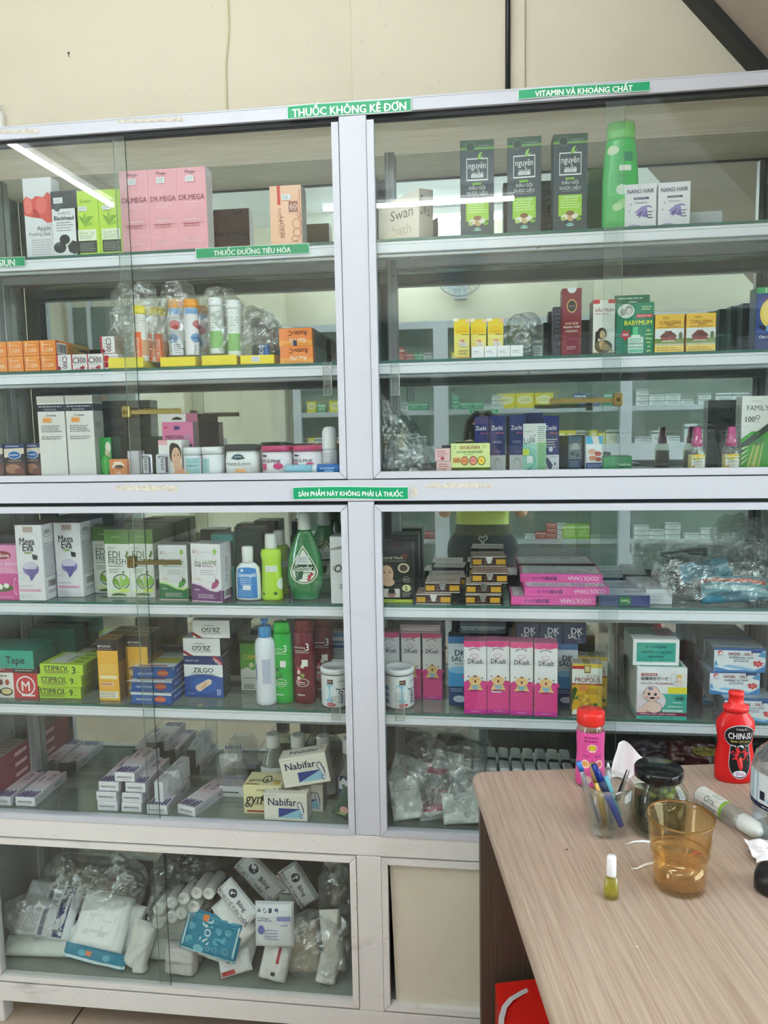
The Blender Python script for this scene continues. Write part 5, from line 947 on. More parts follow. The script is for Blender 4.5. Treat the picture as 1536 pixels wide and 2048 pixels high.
item(None, 'white_carton', 'tall white carton with oval outlined writing, cut off by the post', 'box', (661, 722), (1078, 1212), .026, .06, orl, '#e4e4e6', z)
# ================================================================ row 4, right
def herb():
    return [T('Natural Herbal', .02, .8, .78, '#cfc6ae', 1), L(.05, .7, .9, .74, 1, '#8a8478'), E(.78, .8, .09, .05, '#5f3428')]+ladyart(-.1, .26, (.62, .46), '#3a2418', '#dcb296')+[E(.74, .6, .17, .085, '#cfc0a0'), E(.74, .6, .12, .06, '#4a3a2a'), O(.82, .40, .10, .05, .12, '#cfc6ae'), L(.76, .38, .88, .42, 1, '#cfc6ae'), E(.82, .25, .13, .06, '#d9e0a0'), T('5', .77, .85, .25, '#2a2a2a', 1), R(.12, .09, .62, .24, '#d9cfc8'), E(.38, .15, .13, .06, '#a87a6a'), E(.38, .2, .1, .05, '#2a1c18'), R(0, 0, 1, .055, '#b5cf2a'), L(.05, .015, .5, .04, 1, '#4a5a1a'), L(.7, .1, .95, .18, 3, '#a9a498')]
item(None, 'hair_dye_box', 'black box with a smiling woman and lime foot, leftmost in the right window', 'box', (757, 825), (1084, 1199), .045, .05, {'front': herb(), 'right': [R(0, 0, 1, 1, '#2b2c2e'), L(.1, .1, .9, .8, 10, '#4a4b4c')], 'top': [R(0, 0, 1, 1, '#34363a')]}, '#191a1d', z)
item(None, 'dark_carton', 'tall plain black carton behind the smiling woman box', 'box', (785, 838), (1070, 1190), .13, .06, {}, '#141a1c', z)
br = {'front': [R(0, .08, 1, .92, '#2a1c16'), R(.02, .2, .98, .8, '#3a221c'), R(.02, .2, .27, .72, '#c9982e'), R(.70, .2, .98, .72, '#c9982e'), L(.34, .25, .66, .4, 1, '#a98a7a'), R(.0, .0, 1, .07, '#cfc8c2'), R(0, .93, 1, 1, '#d9d2cc'), L(.34, .55, .66, .72, 1, '#8a4a3a')], 'top': [R(0, 0, 1, 1, '#9c7f76'), R(.03, .05, .97, .95, '#a88c80'), R(.14, .3, .86, .55, '#6f4f4a'), R(.2, .36, .8, .5, '#8f716a')], 'right': [R(0, 0, 1, 1, '#6a544e')], 'left': [R(0, 0, 1, 1, '#7a625a')]}
bs = [((832, 902), (1178, 1198), .030, 0, 'bottom front brown and gold box of the left pile', 0), ((850, 920), (1157, 1178), .042, 1, 'upper front brown and gold box of the left pile', 0), ((866, 927), (1150, 1175), .110, 1, 'rear upper brown and gold box of the left pile', 3),
      ((930, 1002), (1178, 1198), .030, 0, 'bottom brown and gold box of the middle pile', 0), ((932, 1003), (1158, 1178), .031, 1, 'second brown and gold box of the middle pile', 0), ((944, 1015), (1138, 1158), .036, 2, 'third brown and gold box of the middle pile', 0), ((946, 1011), (1100, 1120), .110, 3, 'topmost brown and gold box, set back on the middle pile', 3), ((940, 1008), (1178, 1198), .110, 2, 'brown and gold box at the back carrying the topmost one', 0),
      ((850, 915), (1178, 1198), .110, 0, 'bottom rear brown and gold box of the left pile', 0), ((938, 1006), (1178, 1198), .110, 0, 'bottom rear brown and gold box of the middle pile', 0), ((938, 1006), (1178, 1198), .110, 1, 'second rear brown and gold box of the middle pile', 0)]
for (px, py, y, lv, lb, rz) in bs:
    o = item('br', 'brown_gold_box', lb, 'box', px, py, y, .075, br, '#4a2f28', z, 'flat brown and gold boxes', rz=rz)
    o.location.z = z+lv*.0236; 
    if y < .05 and lv != 9:
        mb = MB(); art(mb, faceF(.07, .075, .023, 'front')[0], .07, .023, [Q([(.38, .98), (.62, .98), (.56, .35), (.5, .25), (.44, .35)], '#d5d3d0')], off=.001); mb.build('sealing_tape', o)
co = {'front': [T('COOLTANA', .05, .42, .5, '#f7dcea', 1, 1.1, 180), T('熱冷却シート', .55, .85, .5, '#3a2a6a', 1, 1.2, 180)], 'top': [R(.03, .1, .97, .97, '#e9e2e6'), L(.1, .5, .5, .9, 5, '#a9a0b8'), O(.75, .5, .15, .3, .06, '#8a7a9a'), L(.1, .15, .9, .4, 3, '#6a6090'), R(.0, 0, 1, .08, '#e48ac0')], 'left': [R(0, 0, 1, 1, '#d9589e'), R(.15, .15, .9, .85, '#c94a90')]}
co['front'] = [it[:2]+(1-it[3], 1-it[2])+it[4:] for it in co['front']]
o = item('co', 'cooling_patch_box', 'lowest of the flat pink boxes with upside-down writing', 'box', (1022, 1192), (1181, 1198), .032, .105, co, '#e45aa6', z, 'flat pink cooling patch boxes', rz=0)
H = PROTO['co'][2]+.0007
item('co', 'cooling_patch_box', 'middle flat pink box pushed to the right over the lowest', 'box', (1041, 1228), (1158, 1180), .038, .105, co, '#e45aa6', z+H, 'flat pink cooling patch boxes', rz=2)
item('co', 'cooling_patch_box', 'top flat pink box lying at the back of the pink pile', 'box', (1046, 1200), (1125, 1146), .088, .105, co, '#e45aa6', z+2*H, 'flat pink cooling patch boxes', rz=-2)
tb = {'front': [R(.38, .08, .62, .92, '#1c6a3a')]+[T('Tatra', .42, .6, .5, '#e6f2d9', 1, 1.2, 180)], 'top': [R(0, .02, 1, 1, '#c3d2de'), O(.35, .5, .25, .28, .06, '#a8a488'), L(.55, .3, .95, .6, 2, '#8a5a5a'), L(.05, .06, .9, .14, 1, '#4a5a7a')], 'left': [L(.1, .2, .9, .8, 2, '#5a6a9a')], 'right': [L(.1, .2, .9, .8, 2, '#5a6a9a')]}
item('tb', 'navy_flat_box', 'flat navy box with a small green badge right of the pink pile', 'box', (1200, 1300), (1190, 1212), .026, .08, tb, '#222f6e', z)
item('tb', 'navy_flat_box', 'second flat navy box with pale top lying behind the pink pile', 'box', (1188, 1276), (1164, 1186), .11, .08, tb, '#222f6e', z)
# clear bags with contents at the right end
wb = {'top': [R(.1, .1, .9, .9, '#cfd3d6'), L(.2, .3, .8, .7, 3, '#9aa2a8')], 'front': [L(.1, .2, .8, .8, 3, '#b5babe')]}
item('wb', 'white_flat_box', 'white flat box in the clear bag beside the navy box', 'box', (1292, 1344), (1170, 1200), .05, .08, wb, '#cdd2d6', z, rz=-6); o = item('wb', 'white_flat_box', 'white flat box lying further back beside the mirror', 'box', (1268, 1330), (1150, 1168), .115, .07, wb, '#cdd2d6', z, rz=8)
def pack3(nm, label, cat, center, right, up, w, h, th, m, items, k, amp=.004, parent=None, sc=35, nu=26, nv=20, e=4, lm=None, lname='print'):
    """soft pillow pack: flat outline w x h, bulging by th; printed on the face towards `right x up`"""
    Rv = Vector(right).normalized(); Uv = Vector(up); Uv = (Uv-Rv*Uv.dot(Rv)).normalized(); Nv = Rv.cross(Uv)
    def hgt(u, v): a = max(0, 1-abs(2*u-1)**e); b = max(0, 1-abs(2*v-1)**e); return th*.5*(a*b)**.5
    def pos(u, v, s, o=0):
        q = Vector((u*w, v*h, s)); d = crease(q, sc, k)*amp+nz(q, sc*.5, k)*amp
        return Rv*((u-.5)*w)+Uv*((v-.5)*h)+Nv*(s*(hgt(u, v)+(d if 0.02 < u < .98 and .02 < v < .98 else 0))+o)
    mb = MB(); mb.grid(lambda u, v: pos(u, v, 1), nu, nv, m, smooth=True); mb.grid(lambda u, v: pos(1-u, v, -1), nu, nv, m, smooth=True)
    o = mb.build(nm, parent, loc=(0, 0, 0) if parent else center)
    if not parent: tag(o, label, cat)
    if items:
        mb = MB(); art(mb, lambda x, y, o_: pos(x/w, y/h, 1, o_+.0008), w, h, items, curved=16); mb.build(lname, o)
    return o
def pk(nm, label, cat, px, y, wpx, hpx, roll, lean, th, m, items, k, amp=.004, sc=35, e=4, **kw):
    """pack placed by the photo position of its centre, at depth y; roll turns it in its own plane, lean tips its top back"""
    c = P(px[0], px[1], y); s = (y+1.6)/1500*1.04; a = math.radians(roll); b = math.radians(lean)
    R_ = Vector((math.cos(a), 0, math.sin(a))); U_ = Vector((-math.sin(a), 0, math.cos(a))); q = Matrix.Rotation(-b, 3, 'X')
    return pack3(nm, label, cat, c, q @ R_, q @ U_, wpx*s, hpx*s, th, m, items, k, amp, sc=sc, e=e, **kw)
z = ZS[4]
WHITEP = C('#e9ecee', .35, var=.06); TEALP = C('#1f8fb0', .3, var=.1); COTTON = C('#f1f2f0', .85, var=.1, scale=200)
pk('medical_pack', 'teal soft pack with orange-red print in the clear bag at the right end', 'pack', (1468, 1172), .07, 120, 44, -4, 52, .02, C('#7fc0d0', .3), [R(.0, .5, .95, .72, '#e0643c'), R(.0, .1, 1, .3, '#b9dce4'), L(.1, .55, .8, .7, 2, '#f2d9cc')], 3)
pk('medical_pack', 'deep teal pack at the bottom of the clear bag at the right end', 'pack', (1475, 1190), .06, 130, 26, 4, 10, .018, C('#187a9a', .3), [R(.1, .6, .9, .8, '#0f5f7c')], 5)
pk('medical_pack', 'pale blue pack behind the orange-striped one', 'pack', (1410, 1140), .12, 90, 40, 10, 35, .018, C('#5fb0cc', .3), [], 7)
film('clear_bag', (1300, 1425), 1112, 1208, .09, .05, 21, 'clear bag with tied top over the white flat boxes', z, amp=.010)
film('clear_bag', (1375, 1560), 1118, 1208, .095, .07, 22, 'large clear bag over the teal packs', z, amp=.012, nu=60, nv=40)
film('clear_bag', (1450, 1545), 1045, 1150, .15, .035, 23, 'bunched upper part of clear film standing against the mirror', z+.06, amp=.016, nu=54, nv=36)
# ================================================================ row 5, left
z = ZS[5]
mk = [R(0, 0, .62, 1, '#f0ece6'), R(0, .8, .62, 1, '#8f2a34'), R(.62, 0, 1, .8, '#c2252f'), R(.62, .8, 1, 1, '#26242a'), L(.65, .84, .97, .98, 2, '#c9c6c4'), L(.05, .84, .58, .96, 1, '#d9a8a8'), O(.81, .40, .15, .31, .14, '#f6eeee'), T('M', .745, .875, .40, '#f6eeee', 1, 1.2), R(.74, .07, .95, .12, '#f6eeee'), E(.28, .2, .14, .13, '#3a2a1e'), E(.28, .21, .11, .09, '#e0c47a'), E(.5, .2, .1, .13, '#3a2a1e'), E(.5, .21, .08, .09, '#e9d9a0'),
      E(.42, .5, .03, .09, '#7a4a2a'), E(.52, .5, .03, .09, '#b5483a'), E(.32, .5, .03, .09, '#3a2a2a'), E(.1, .5, .08, .12, '#5a8a3a'), L(.1, .66, .55, .74, 1, '#4a4a4a')]
item(None, 'red_carton', 'red and white carton with a white ringed letter at the far left', 'box', (-50, 75), (1329, 1392), .045, .09, {'front': mk, 'top': [R(0, 0, 1, 1, '#3a2f34')], 'right': [R(0, 0, 1, 1, '#3a2a30')]}, '#b8222e', z)
item(None, 'teal_carton', 'teal tape carton lying on top of the red and white one', 'box', (-60, 66), (1292, 1328), .035, .10, {'front': [T('Tape', .56, .86, .48, '#16242c', 1, 1.1), L(.4, .12, .68, .2, 1, '#1a5a52')], 'top': [R(0, 0, 1, 1, '#2a7a6e')], 'right': [R(0, 0, 1, 1, '#1f5f56')]}, '#2fa08c', z+.0775)
item(None, 'teal_carton', 'large dark green carton at the back above the tape carton', 'box', (60, 150), (1255, 1310), .145, .05, {'top': [R(0, 0, 1, 1, '#2a7468')]}, '#1c5a50', z+.075)
item(None, 'dark_carton', 'dark carton at the back under the large green one', 'box', (64, 150), (1315, 1375), .15, .045, {}, '#2c3a3a', z, hm=.074)
st = lambda n: {'front': [T('STIPROL', .1, .68, .6, '#2c3420', 1, 1.25), R(.12, .12, .66, .42, '#a3b83a'), L(.14, .14, .66, .44, 2, '#6a7a2a'), T(n, .75, .83, .5, '#2c3420', 1, 1.2), L(.84, .25, .92, .35, 1, '#4a5a2a')], 'top': [R(.15, .12, .62, .9, '#d9dcd2'), T('STIPROL', .2, .7, .55, '#3a4030', 1, 1.2, 90), L(.68, .1, .95, .9, 3, '#6f8a2a')], 'right': [R(0, 0, 1, 1, '#8fa832'), L(.1, .2, .9, .8, 3, '#6a7f22')]}
item('st9', 'lime_carton', 'lowest of three flat lime green cartons', 'box', (72, 161), (1377, 1401), .05, .10, st('9'), '#b5d83a', z, 'flat lime green cartons', rz=2); H = PROTO['st9'][2]+.0008
item('st9', 'lime_carton', 'middle one of three flat lime green cartons', 'box', (74, 162), (1349, 1376), .045, .10, st('9'), '#b5d83a', z+H, 'flat lime green cartons', rz=0)
item(None, 'lime_carton', 'uppermost of three flat lime green cartons, numbered three', 'box', (78, 166), (1318, 1345), .042, .10, st('3'), '#b5d83a', z+2*H, 'flat lime green cartons', rz=-2, hm=.0262)
item(None, 'lime_carton', 'lime green carton with pale top lying at the back beside the brown-topped cartons', 'box', (118, 190), (1294, 1320), .148, .045, {'top': [R(0, 0, .8, 1, '#c9cfc0')]}, '#94ae34', z+2*H, hm=.022)
bt = {'front': [R(0, .82, 1, 1, '#2a1f20'), T('BETADINE', .06, .68, .89, '#e6dfe0', 1), L(.06, .835, .8, .855, 1, '#c9b8a8'), R(.08, .36, .92, .42, '#f6e2b0'), R(.12, .245, .76, .30, '#f4c8a8'), L(.12, .25, .76, .3, 1, '#a86a3a'), R(.02, .05, .94, .16, '#eee6d4'), L(.06, .06, .9, .15, 3, '#9a8f7c'), R(.1, .44, .9, .6, '#f0c05a')],
      'right': [R(0, .62, 1, 1, '#2a1f22'), R(0, 0, 1, .62, '#8a5a24'), L(.1, .05, .9, .9, 14, '#5a3f24')], 'top': [R(0, 0, 1, 1, '#7f6038'), R(0, .9, 1, 1, '#c9a45a')]}
bt['left'] = bt['right']
item('bt', 'antiseptic_carton', 'frontmost upright amber carton with black top band', 'box', (196, 237), (1279, 1402), None, .040, bt, '#eeb43e', z, 'amber cartons with black top band'); o = PROTO['bt'][0]; x0, y0 = o.location.x, o.location.y; bw = PROTO['bt'][1]
for k, (dx, dy, lb) in enumerate(((.002, .0412, 'amber carton directly behind the frontmost one'), (.002, .0824, 'amber carton at the mirror behind the frontmost file'), (bw+.006, .036, 'front amber carton of the second file, beside the blue stack'), (bw+.006, .0775, 'rear amber carton of the second file'))):
    o2 = copy_tree(o); o2.location = (x0+dx, min(y0+dy, .204-.041), z); o2['label'] = lb
bb = {'front': [R(0, .8, 1, 1, '#dfe4ea'), T('NEO POVIN', .12, .5, .36, '#dfe6f2', 1), E(.72, .42, .14, .3, '#c9503a'), L(.6, .3, .86, .55, 2, '#f0b070')], 'right': [R(0, 0, 1, 1, '#1f4f96'), L(.1, .3, .9, .7, 1, '#9fb8dc'), E(.7, .4, .08, .2, '#8a3a3a')], 'top': [R(0, 0, 1, 1, '#c9d2d9'), R(.02, .25, .98, .62, '#a9aa2f'), L(.05, .7, .95, .95, 2, '#7a7f88'), R(.02, .02, .98, .14, '#dde2e6'), R(.1, .05, .8, .12, '#a02a3a')]}
for i, (px, py, y, lb) in enumerate((((262, 344), (1388, 1408), .035, 'lowest flat blue carton beside the pane edge, its flap hanging open'), ((262, 345), (1358, 1384), .045, 'middle flat blue carton in the stack at the pane edge'), ((268, 346), (1328, 1352), .06, 'top flat blue carton with open end flap'))):
    o = item('bb', 'blue_carton', lb, 'box', px, py, y, .12, bb, '#1d5aa6', z, 'flat blue cartons stacked beside the pane edge', rz=[-2, 0, 2][i], hm=.0255); o.location.z = z+i*.0275
    w = PROTO['bb'][1]; mb = MB(); m = C('#1a549c', .4); zf = [0.001, .0255, .0255][i]; dz = [-.000, .006, .004][i]
    mb.add([(-w/2, -.0003, zf), (w/2, -.0003, zf), (w/2+.002, -.016 if i != 0 else -.008, max(zf+dz-.004, .0008)), (-w/2-.004, -.016 if i != 0 else -.008, max(zf+dz-.004, .0008)), (-w/2, -.0003, zf+.0008), (w/2, -.0003, zf+.0008), (w/2+.002, -.016 if i != 0 else -.008, zf+dz-.0032 if i else .0018), (-w/2-.004, -.016 if i != 0 else -.008, zf+dz-.0032 if i else .0018)], [(0, 1, 2, 3), (7, 6, 5, 4), (2, 6, 7, 3), (0, 3, 7, 4), (1, 5, 6, 2), (0, 4, 5, 1)], m if i != 1 else C('#e4e8ec', .4))
    mb.build('end_flap', o)
ban = [R(.18, .35, .8, .6, '#eebf9a')]
zg = {'front': [R(0, .80, 1, 1, '#1c3470'), T('Băng keo cá nhân', .05, .38, .90, '#e6eaf4', 1), Q([(.72, 1), (1, .72), (1, .86), (.86, 1)], '#b52a3a'), T('NEW', .76, .98, .875, '#fbeff0', 1, 1.2, -42), R(0, .50, 1, .80, '#eceef0'), E(.5, .42, .52, .14, '#1f4f9e', 0, 180), R(0, 0, 1, .44, '#1f4f9e'), E(.5, .28, .35, .2, '#2a60b5'), T('ZILGO', .24, .76, .67, '#14161c', 1, .9), T('Durable Elastic Fabric', .2, .8, .58, '#6d7078', 0, 1.1),
                 Q([(.28, .22), (.34, .15), (.40, .14), (.70, .34), (.71, .41), (.66, .45), (.60, .44), (.30, .28)], '#f3d6bc'), Q([(.42, .22), (.48, .2), (.6, .34), (.55, .37)], '#e0b088'), L(.08, .07, .3, .11, 1, '#b9c8e4'), R(.84, .06, .93, .2, '#c9d4ea'), R(.86, .08, .91, .12, '#1f4f9e'), R(.86, .14, .91, .18, '#1f4f9e')],
      'right': [R(0, 0, 1, 1, '#26324a'), L(.1, .1, .9, .9, 8, '#6a768a')], 'top': [R(0, 0, 1, 1, '#aab0b8')]}
zo_ = item(None, 'plaster_box', 'upright blue and white plaster box with a red corner ribbon', 'box', (369, 446), (1313, 1394), None, .05, zg, '#1f4a94', z); zy, zt_ = zo_.location.y, P(405, 1312, zo_.location.y).z+.0012
zs = {'front': flip([T('ZILGO', .26, .76, .55, '#22242a', 1, .95), L(.35, .24, .7, .34, 1, '#7a7d84'), T('Durable Elastic Fabric', .25, .75, .76, '#7a7d84', 0), Q([(1, .65), (.72, 1), (.86, 1), (1, .84)], '#9a2433')]), 'right': [R(0, 0, 1, 1, '#2c3a4e'), L(.1, .15, .9, .85, 5, '#8a94a4'), R(0, .0, 1, .2, '#1f2b3e')], 'top': [R(0, 0, 1, 1, '#b5b9c0'), L(.1, .1, .9, .9, 6, '#7a808a')]}
item('zs', 'plaster_box', 'white plaster box with upside-down writing lying on the upright blue one', 'box', (366, 440), (1276, 1311), zy-.004, .11, zs, '#e6e5e4', zt_, 'white plaster boxes lying upside down')
item('zs', 'plaster_box', 'topmost white plaster box with upside-down writing under the shelf rail', 'box', (385, 459), (1238, 1273), zy-.001, .11, zs, '#e6e5e4', zt_+PROTO['zs'][2]+.0008, 'white plaster boxes lying upside down')
item(None, 'green_carton', 'green and white carton half hidden by the white pump bottle', 'box', (481, 530), (1279, 1381), None, .04, {'front': [R(0, .4, 1, .92, '#5aa83a'), R(0, .92, 1, 1, '#2f5a2a'), T('CAM', .15, .6, .66, '#e9c23a', 1, 1.4), Q([(0, .4), (.3, .46), (.5, .4), (.8, .45), (1, .4), (1, .3), (0, .3)], '#e6e8e2'), E(.45, .5, .1, .05, '#d9e6b0'), L(.1, .03, .6, .13, 3, '#3a3f3a'), L(.1, .22, .7, .27, 1, '#8d9a8a')], 'left': [R(0, 0, 1, 1, '#4a6a44')]}, '#e0e4dc', z)
def pump(t, W, H):
    B = C('#4a8fc8', .28); lathe_part(t, 'pump_collar', [(W*.62, H*.775), (W*.64, H*.78), (W*.64, H*.83), (W*.58, H*.885), (W*.56, H*.90)], B, 36)
    mb = MB(); mb.lathe([(W*.18, H*.90), (W*.18, H*.93), (W*.34, H*.94), (W*.38, H*.97), (W*.30, H*.995), (W*.1, H)], B, 24); mb.tube([(0, 0, H*.975), (0, -W*.5, H*.98), (0, -W*.85, H*.965), (0, -W*.9, H*.95)], [W*.2, W*.16, W*.12, W*.11], B, 12); mb.build('pump_head', t)
bottle('pump_bottle', (505, 546), 1239, 1411, .038, [(.92, 0), (1, .012), (1, .05), (.99, .40), (1, .68), (.9, .735), (.62, .77), (.5, .785)], C('#e4e7ee', .2), None, 'white bottle with blue pump head near the front edge', [R(.45, .1, .95, .9, '#c4c9dc'), L(.48, .12, .92, .88, 20, '#8f97b8'), R(.0, .2, .06, .7, '#2a3f7a')], 1, 0, 1.7, (.22, .58), extra=pump)
def swoosh(main, flower):
    return [T('Xuân Hương', .02, .62, .86, '#e9eee6', 0, 1.3), T('3', .64, .8, .87, '#f4f6f4', 1, 1.4), L(.1, .76, .8, .82, 2, '#cfd6cc')]+[E(.35+.12*math.cos(i*2.1), .55-.05*i, .09, .035, flower[i % len(flower)]) for i in range(6)]+[O(.45, .28, .3, .07, .12, '#dfe4dc'), L(.25, .24, .65, .3, 2, '#dfe4dc'), L(.2, .05, .6, .1, 1, '#dfe4dc'), R(.45, .55, .72, .66, '#e9ebe6')]
bottle('green_shampoo_bottle', (542, 582), 1246, 1397, .055, [(.85, 0), (.95, .01), (1, .06), (.98, .5), (.96, .80), (.93, .84), (.90, .86)], C('#2fae46', .25), ([(.90, .862), (.80, .97), (.74, 1)], C('#45c04a', .3), .62), 'bright green shampoo bottle right of the white pump bottle', swoosh('#2fae46', ['#2a7a3a', '#1f5a2e', '#4a9a4a']), .62, 0, 2.0, (.06, .78))
MR_ = C('#6e1428', .25)
bottle('maroon_shampoo_bottle', (584, 627), 1241, 1396, .055, [(.85, 0), (.95, .01), (1, .06), (.98, .5), (.96, .80), (.93, .84), (.90, .86)], MR_, ([(.90, .862), (.82, .97), (.74, 1)], C('#7c1c30', .3), .62), 'front maroon shampoo bottle with blossom print', swoosh('#6e1428', ['#e6d9c9', '#c9486a', '#e9c4c0', '#8aa04a']), .62, 0, 2.0, (.06, .78), key='mr', group='maroon shampoo bottles')
bottle('maroon_shampoo_bottle', (622, 664), 1241, 1384, .098, None, MR_, None, 'maroon shampoo bottle set back behind the cotton bud jar', None, .62, key='mr', rot=12, group='maroon shampoo bottles')
def budjar(px, pt, y, label, proto=None, rot=0):
    c = P(px, pt, y); W = .034; H = P(px, pt, y).z-z
    if proto: t = copy_tree(proto)
    else:
        H = .092; t = empty('cotton_bud_jar'); lathe_part(t, 'jar_body', [(W*.93, 0), (W*.95, .003), (W*.98, H*.88)], clear('bud_jar', '#eef2f2', .06, .9, .06, haze=.12), 40); lathe_part(t, 'lid', [(W*1.02, H*.87), (W*1.05, H*.885), (W*1.05, H*.96), (W*.98, H), (W*.82, H), (W*.8, H*.985)], C('#e6ebee', .2), 44)
        mb = MB(); q = random.Random(5)
        for i in range(46):
            a = q.uniform(0, 6.28); r = W*.8*math.sqrt(q.random()); x, yy = r*math.cos(a), r*math.sin(a); tx, ty = q.uniform(-.006, .006), q.uniform(-.006, .006)
            x2, y2 = x+tx, yy+ty; s_ = min(1, W*.86/max(.001, math.hypot(x2, y2))); mb.tube([(x, yy, .004), (x2*s_, y2*s_, H*.82)], .0011, C('#e9e6dc', .7), 5)
        o = mb.build('cotton_buds', t); o['kind'] = 'stuff'
        wrap(t, 'label', W*.975, .004, H*.80, 3.3, [R(0, 0, .86, 1, '#eceef0'), E(.42, .46, .15, .32, '#8fc4e0'), R(.37, .28, .405, .62, '#d9ecf6'), R(.435, .28, .47, .62, '#d9ecf6'), R(.37, .74, .5, .88, '#5a2a24'), L(.38, .78, .49, .85, 1, '#e9d0a0'), E(.45, .08, .1, .06, '#c92f3e'), L(.4, .06, .5, .1, 1, '#f6e6e8'), T('JAPAN', .6, .76, .82, '#4a4f60', 0), T('Jomi', .12, .62, .68, '#2a3560', 1, 1.2, -90), E(.08, .6, .06, .08, '#4a9ad0'), E(.08, .4, .06, .08, '#4a9ad0'), E(.08, .2, .06, .08, '#4a9ad0')], off=.0006)
    t.location = (c.x, y+W, z); t.rotation_euler = (0, 0, rot); return tag(t, label, 'jar', 'round cotton bud jars')
bj = budjar(665, 1330, .032, 'cotton bud jar at the front right corner of the left window'); budjar(674, 1312, .112, 'cotton bud jar standing behind at the mirror, left window', bj)
budjar(794, 1330, .032, 'cotton bud jar at the left end of the right window', bj, .55)
item(None, 'white_blue_carton', 'white and blue carton at the back above the jars', 'box', (664, 700), (1240, 1276), .165, .03, {'front': [R(0, .7, 1, .95, '#3f8fc0'), R(0, .1, 1, .5, '#4a6fa8'), L(.1, .2, .9, .4, 1, '#e6eef4')]}, '#d9e2ea', z+.105)
item(None, 'white_blue_carton', 'white carton underneath the white and blue one at the back', 'box', (664, 700), (1280, 1370), .165, .03, {}, '#b9c4c8', z, hm=.1045)
# ================================================================ row 5, right
arch = lambda cx, cy, r1, r2, t_, col: [E(cx+r1*math.cos(a), cy+r2*math.sin(a), t_, t_*.35, col) for a in [math.radians(30+15*i) for i in range(9)]]
def salt():
    return [R(0, .93, 1, 1, '#e0528a'), R(0, .045, 1, .42, '#de3f8c'), E(.2, .935, .22, .018, '#e0528a', 180, 360), E(.62, .935, .22, .018, '#e0528a', 180, 360), E(.25, .425, .28, .03, '#de3f8c'), E(.8, .425, .3, .035, '#de3f8c'), R(0, 0, 1, .055, '#c92a9a'), L(.3, .025, .7, .04, 1, '#f4d0e6')]+arch(.48, .86, .26, .045, .022, '#6a4a6a')+[
        O(.48, .79, .2, .04, .12, '#d87aa0', 0, 180), O(.48, .79, .12, .028, .2, '#c94a7a', 180, 360), O(.48, .73, .46, .05, .05, '#c9c4cc'), R(.06, .705, .92, .755, '#e9e8ec'), T('DKsalt', .18, .84, .73, '#26283a', 1, 1.5),
        E(.5, .375, .26, .06, '#e0b478'), E(.5, .46, .28, .06, '#ecc488'), E(.5, .52, .08, .012, '#8a6a4a'), E(.5, .45, .05, .018, '#8a2a2a'), O(.4, .475, .05, .01, .3, '#5a3a2a', 0, 180), O(.6, .475, .05, .01, .3, '#5a3a2a', 0, 180), R(.36, .34, .64, .40, '#8fb8c8'), E(.3, .34, .12, .025, '#ecc488'), E(.7, .34, .12, .025, '#ecc488'), E(.5, .325, .3, .012, '#a8326a'), E(.2, .52, .03, .01, '#2a3050'), E(.82, .5, .03, .01, '#2a3050'), E(.14, .46, .025, .008, '#2a3050'), E(.86, .45, .025, .008, '#2a3050')]
sf = {'front': salt(), 'top': [R(0, 0, 1, 1, '#b8688c')], 'right': [R(0, .04, 1, .42, '#c93a80'), R(0, .42, 1, 1, '#d9d6da')]}; sf['back'] = sf['front']
for i, (a, b, t, bt_) in enumerate(((761, 799, 1262, 1394), (802, 842, 1261, 1394), (844, 885, 1260, 1395))):
    item('salt', 'pink_spray_box', 'pink and white box with cartoon baby, %s of the back row near the post' % ['leftmost', 'middle one', 'rightmost'][i], 'box', (a, b), (t, bt_), .11, .04, sf, '#eceaec', z, 'pink and white boxes with baby picture')
for i, (a, b, t, bt_) in enumerate(((928, 973, 1286, 1430), (974, 1019, 1284, 1429), (1021, 1066, 1287, 1431), (1069, 1115, 1290, 1437))):
    o = item('salt2', 'pink_spray_box', '%s of the four tall pink and white boxes with baby picture in front' % ORD[i], 'box', (a, b), (t, bt_), [.030, .034, .029, .024][i], .04, sf, '#eceaec', z, 'pink and white boxes with baby picture')
    if i == 1: sticker(.42, .33, .42, .07, '#e3e6ee')[1](PROTO['salt2'][1], .04, PROTO['salt2'][2]).build('price_sticker', o)
dk = {'front': [R(0, .0, 1, .3, '#24406e'), R(0, .72, 1, 1, '#3a6fa0'), R(0, .5, 1, .9, '#c9d2da'), R(0, .28, 1, .52, '#3f8fc8'), E(.5, .52, .5, .05, '#7fb8dc'), T('DK', .3, .8, .77, '#16283e', 1, 1.1), T('SALT', .14, .84, .68, '#16283e', 1, 1), L(.3, .6, .8, .62, 1, '#5a6a7a'), L(.1, .2, .7, .26, 2, '#9fb8d8'), E(.5, .1, .3, .05, '#b9c4d4')], 'top': [R(0, 0, 1, 1, '#3a4a5a')], 'right': [R(0, 0, 1, .5, '#1c3560'), R(0, .5, 1, 1, '#2a3f58')]}; dk['back'] = dk['front']
item('dk', 'blue_spray_box', 'blue and white upright box showing left of the front pink row', 'box', (897, 940), (1269, 1407), .075, .04, dk, '#2c5a8a', z, 'blue and white upright spray boxes')
for i, (a, lb) in enumerate(((948, 'blue and white upright box hidden behind the second front pink box'), (993, 'blue and white upright box hidden behind the third front pink box'), (1038, 'blue and white upright box behind the rightmost front pink boxes'), (1112, 'dark blue and white box peeking out between pink row and honeycomb carton'))):
    item('dk2', 'blue_spray_box', lb, 'box', (a, a+43), (1289, 1404), .09, .045, dk, '#2c5a8a', z, 'blue and white upright spray boxes', hm=P(1100, 1287, .085).z-z-.001)
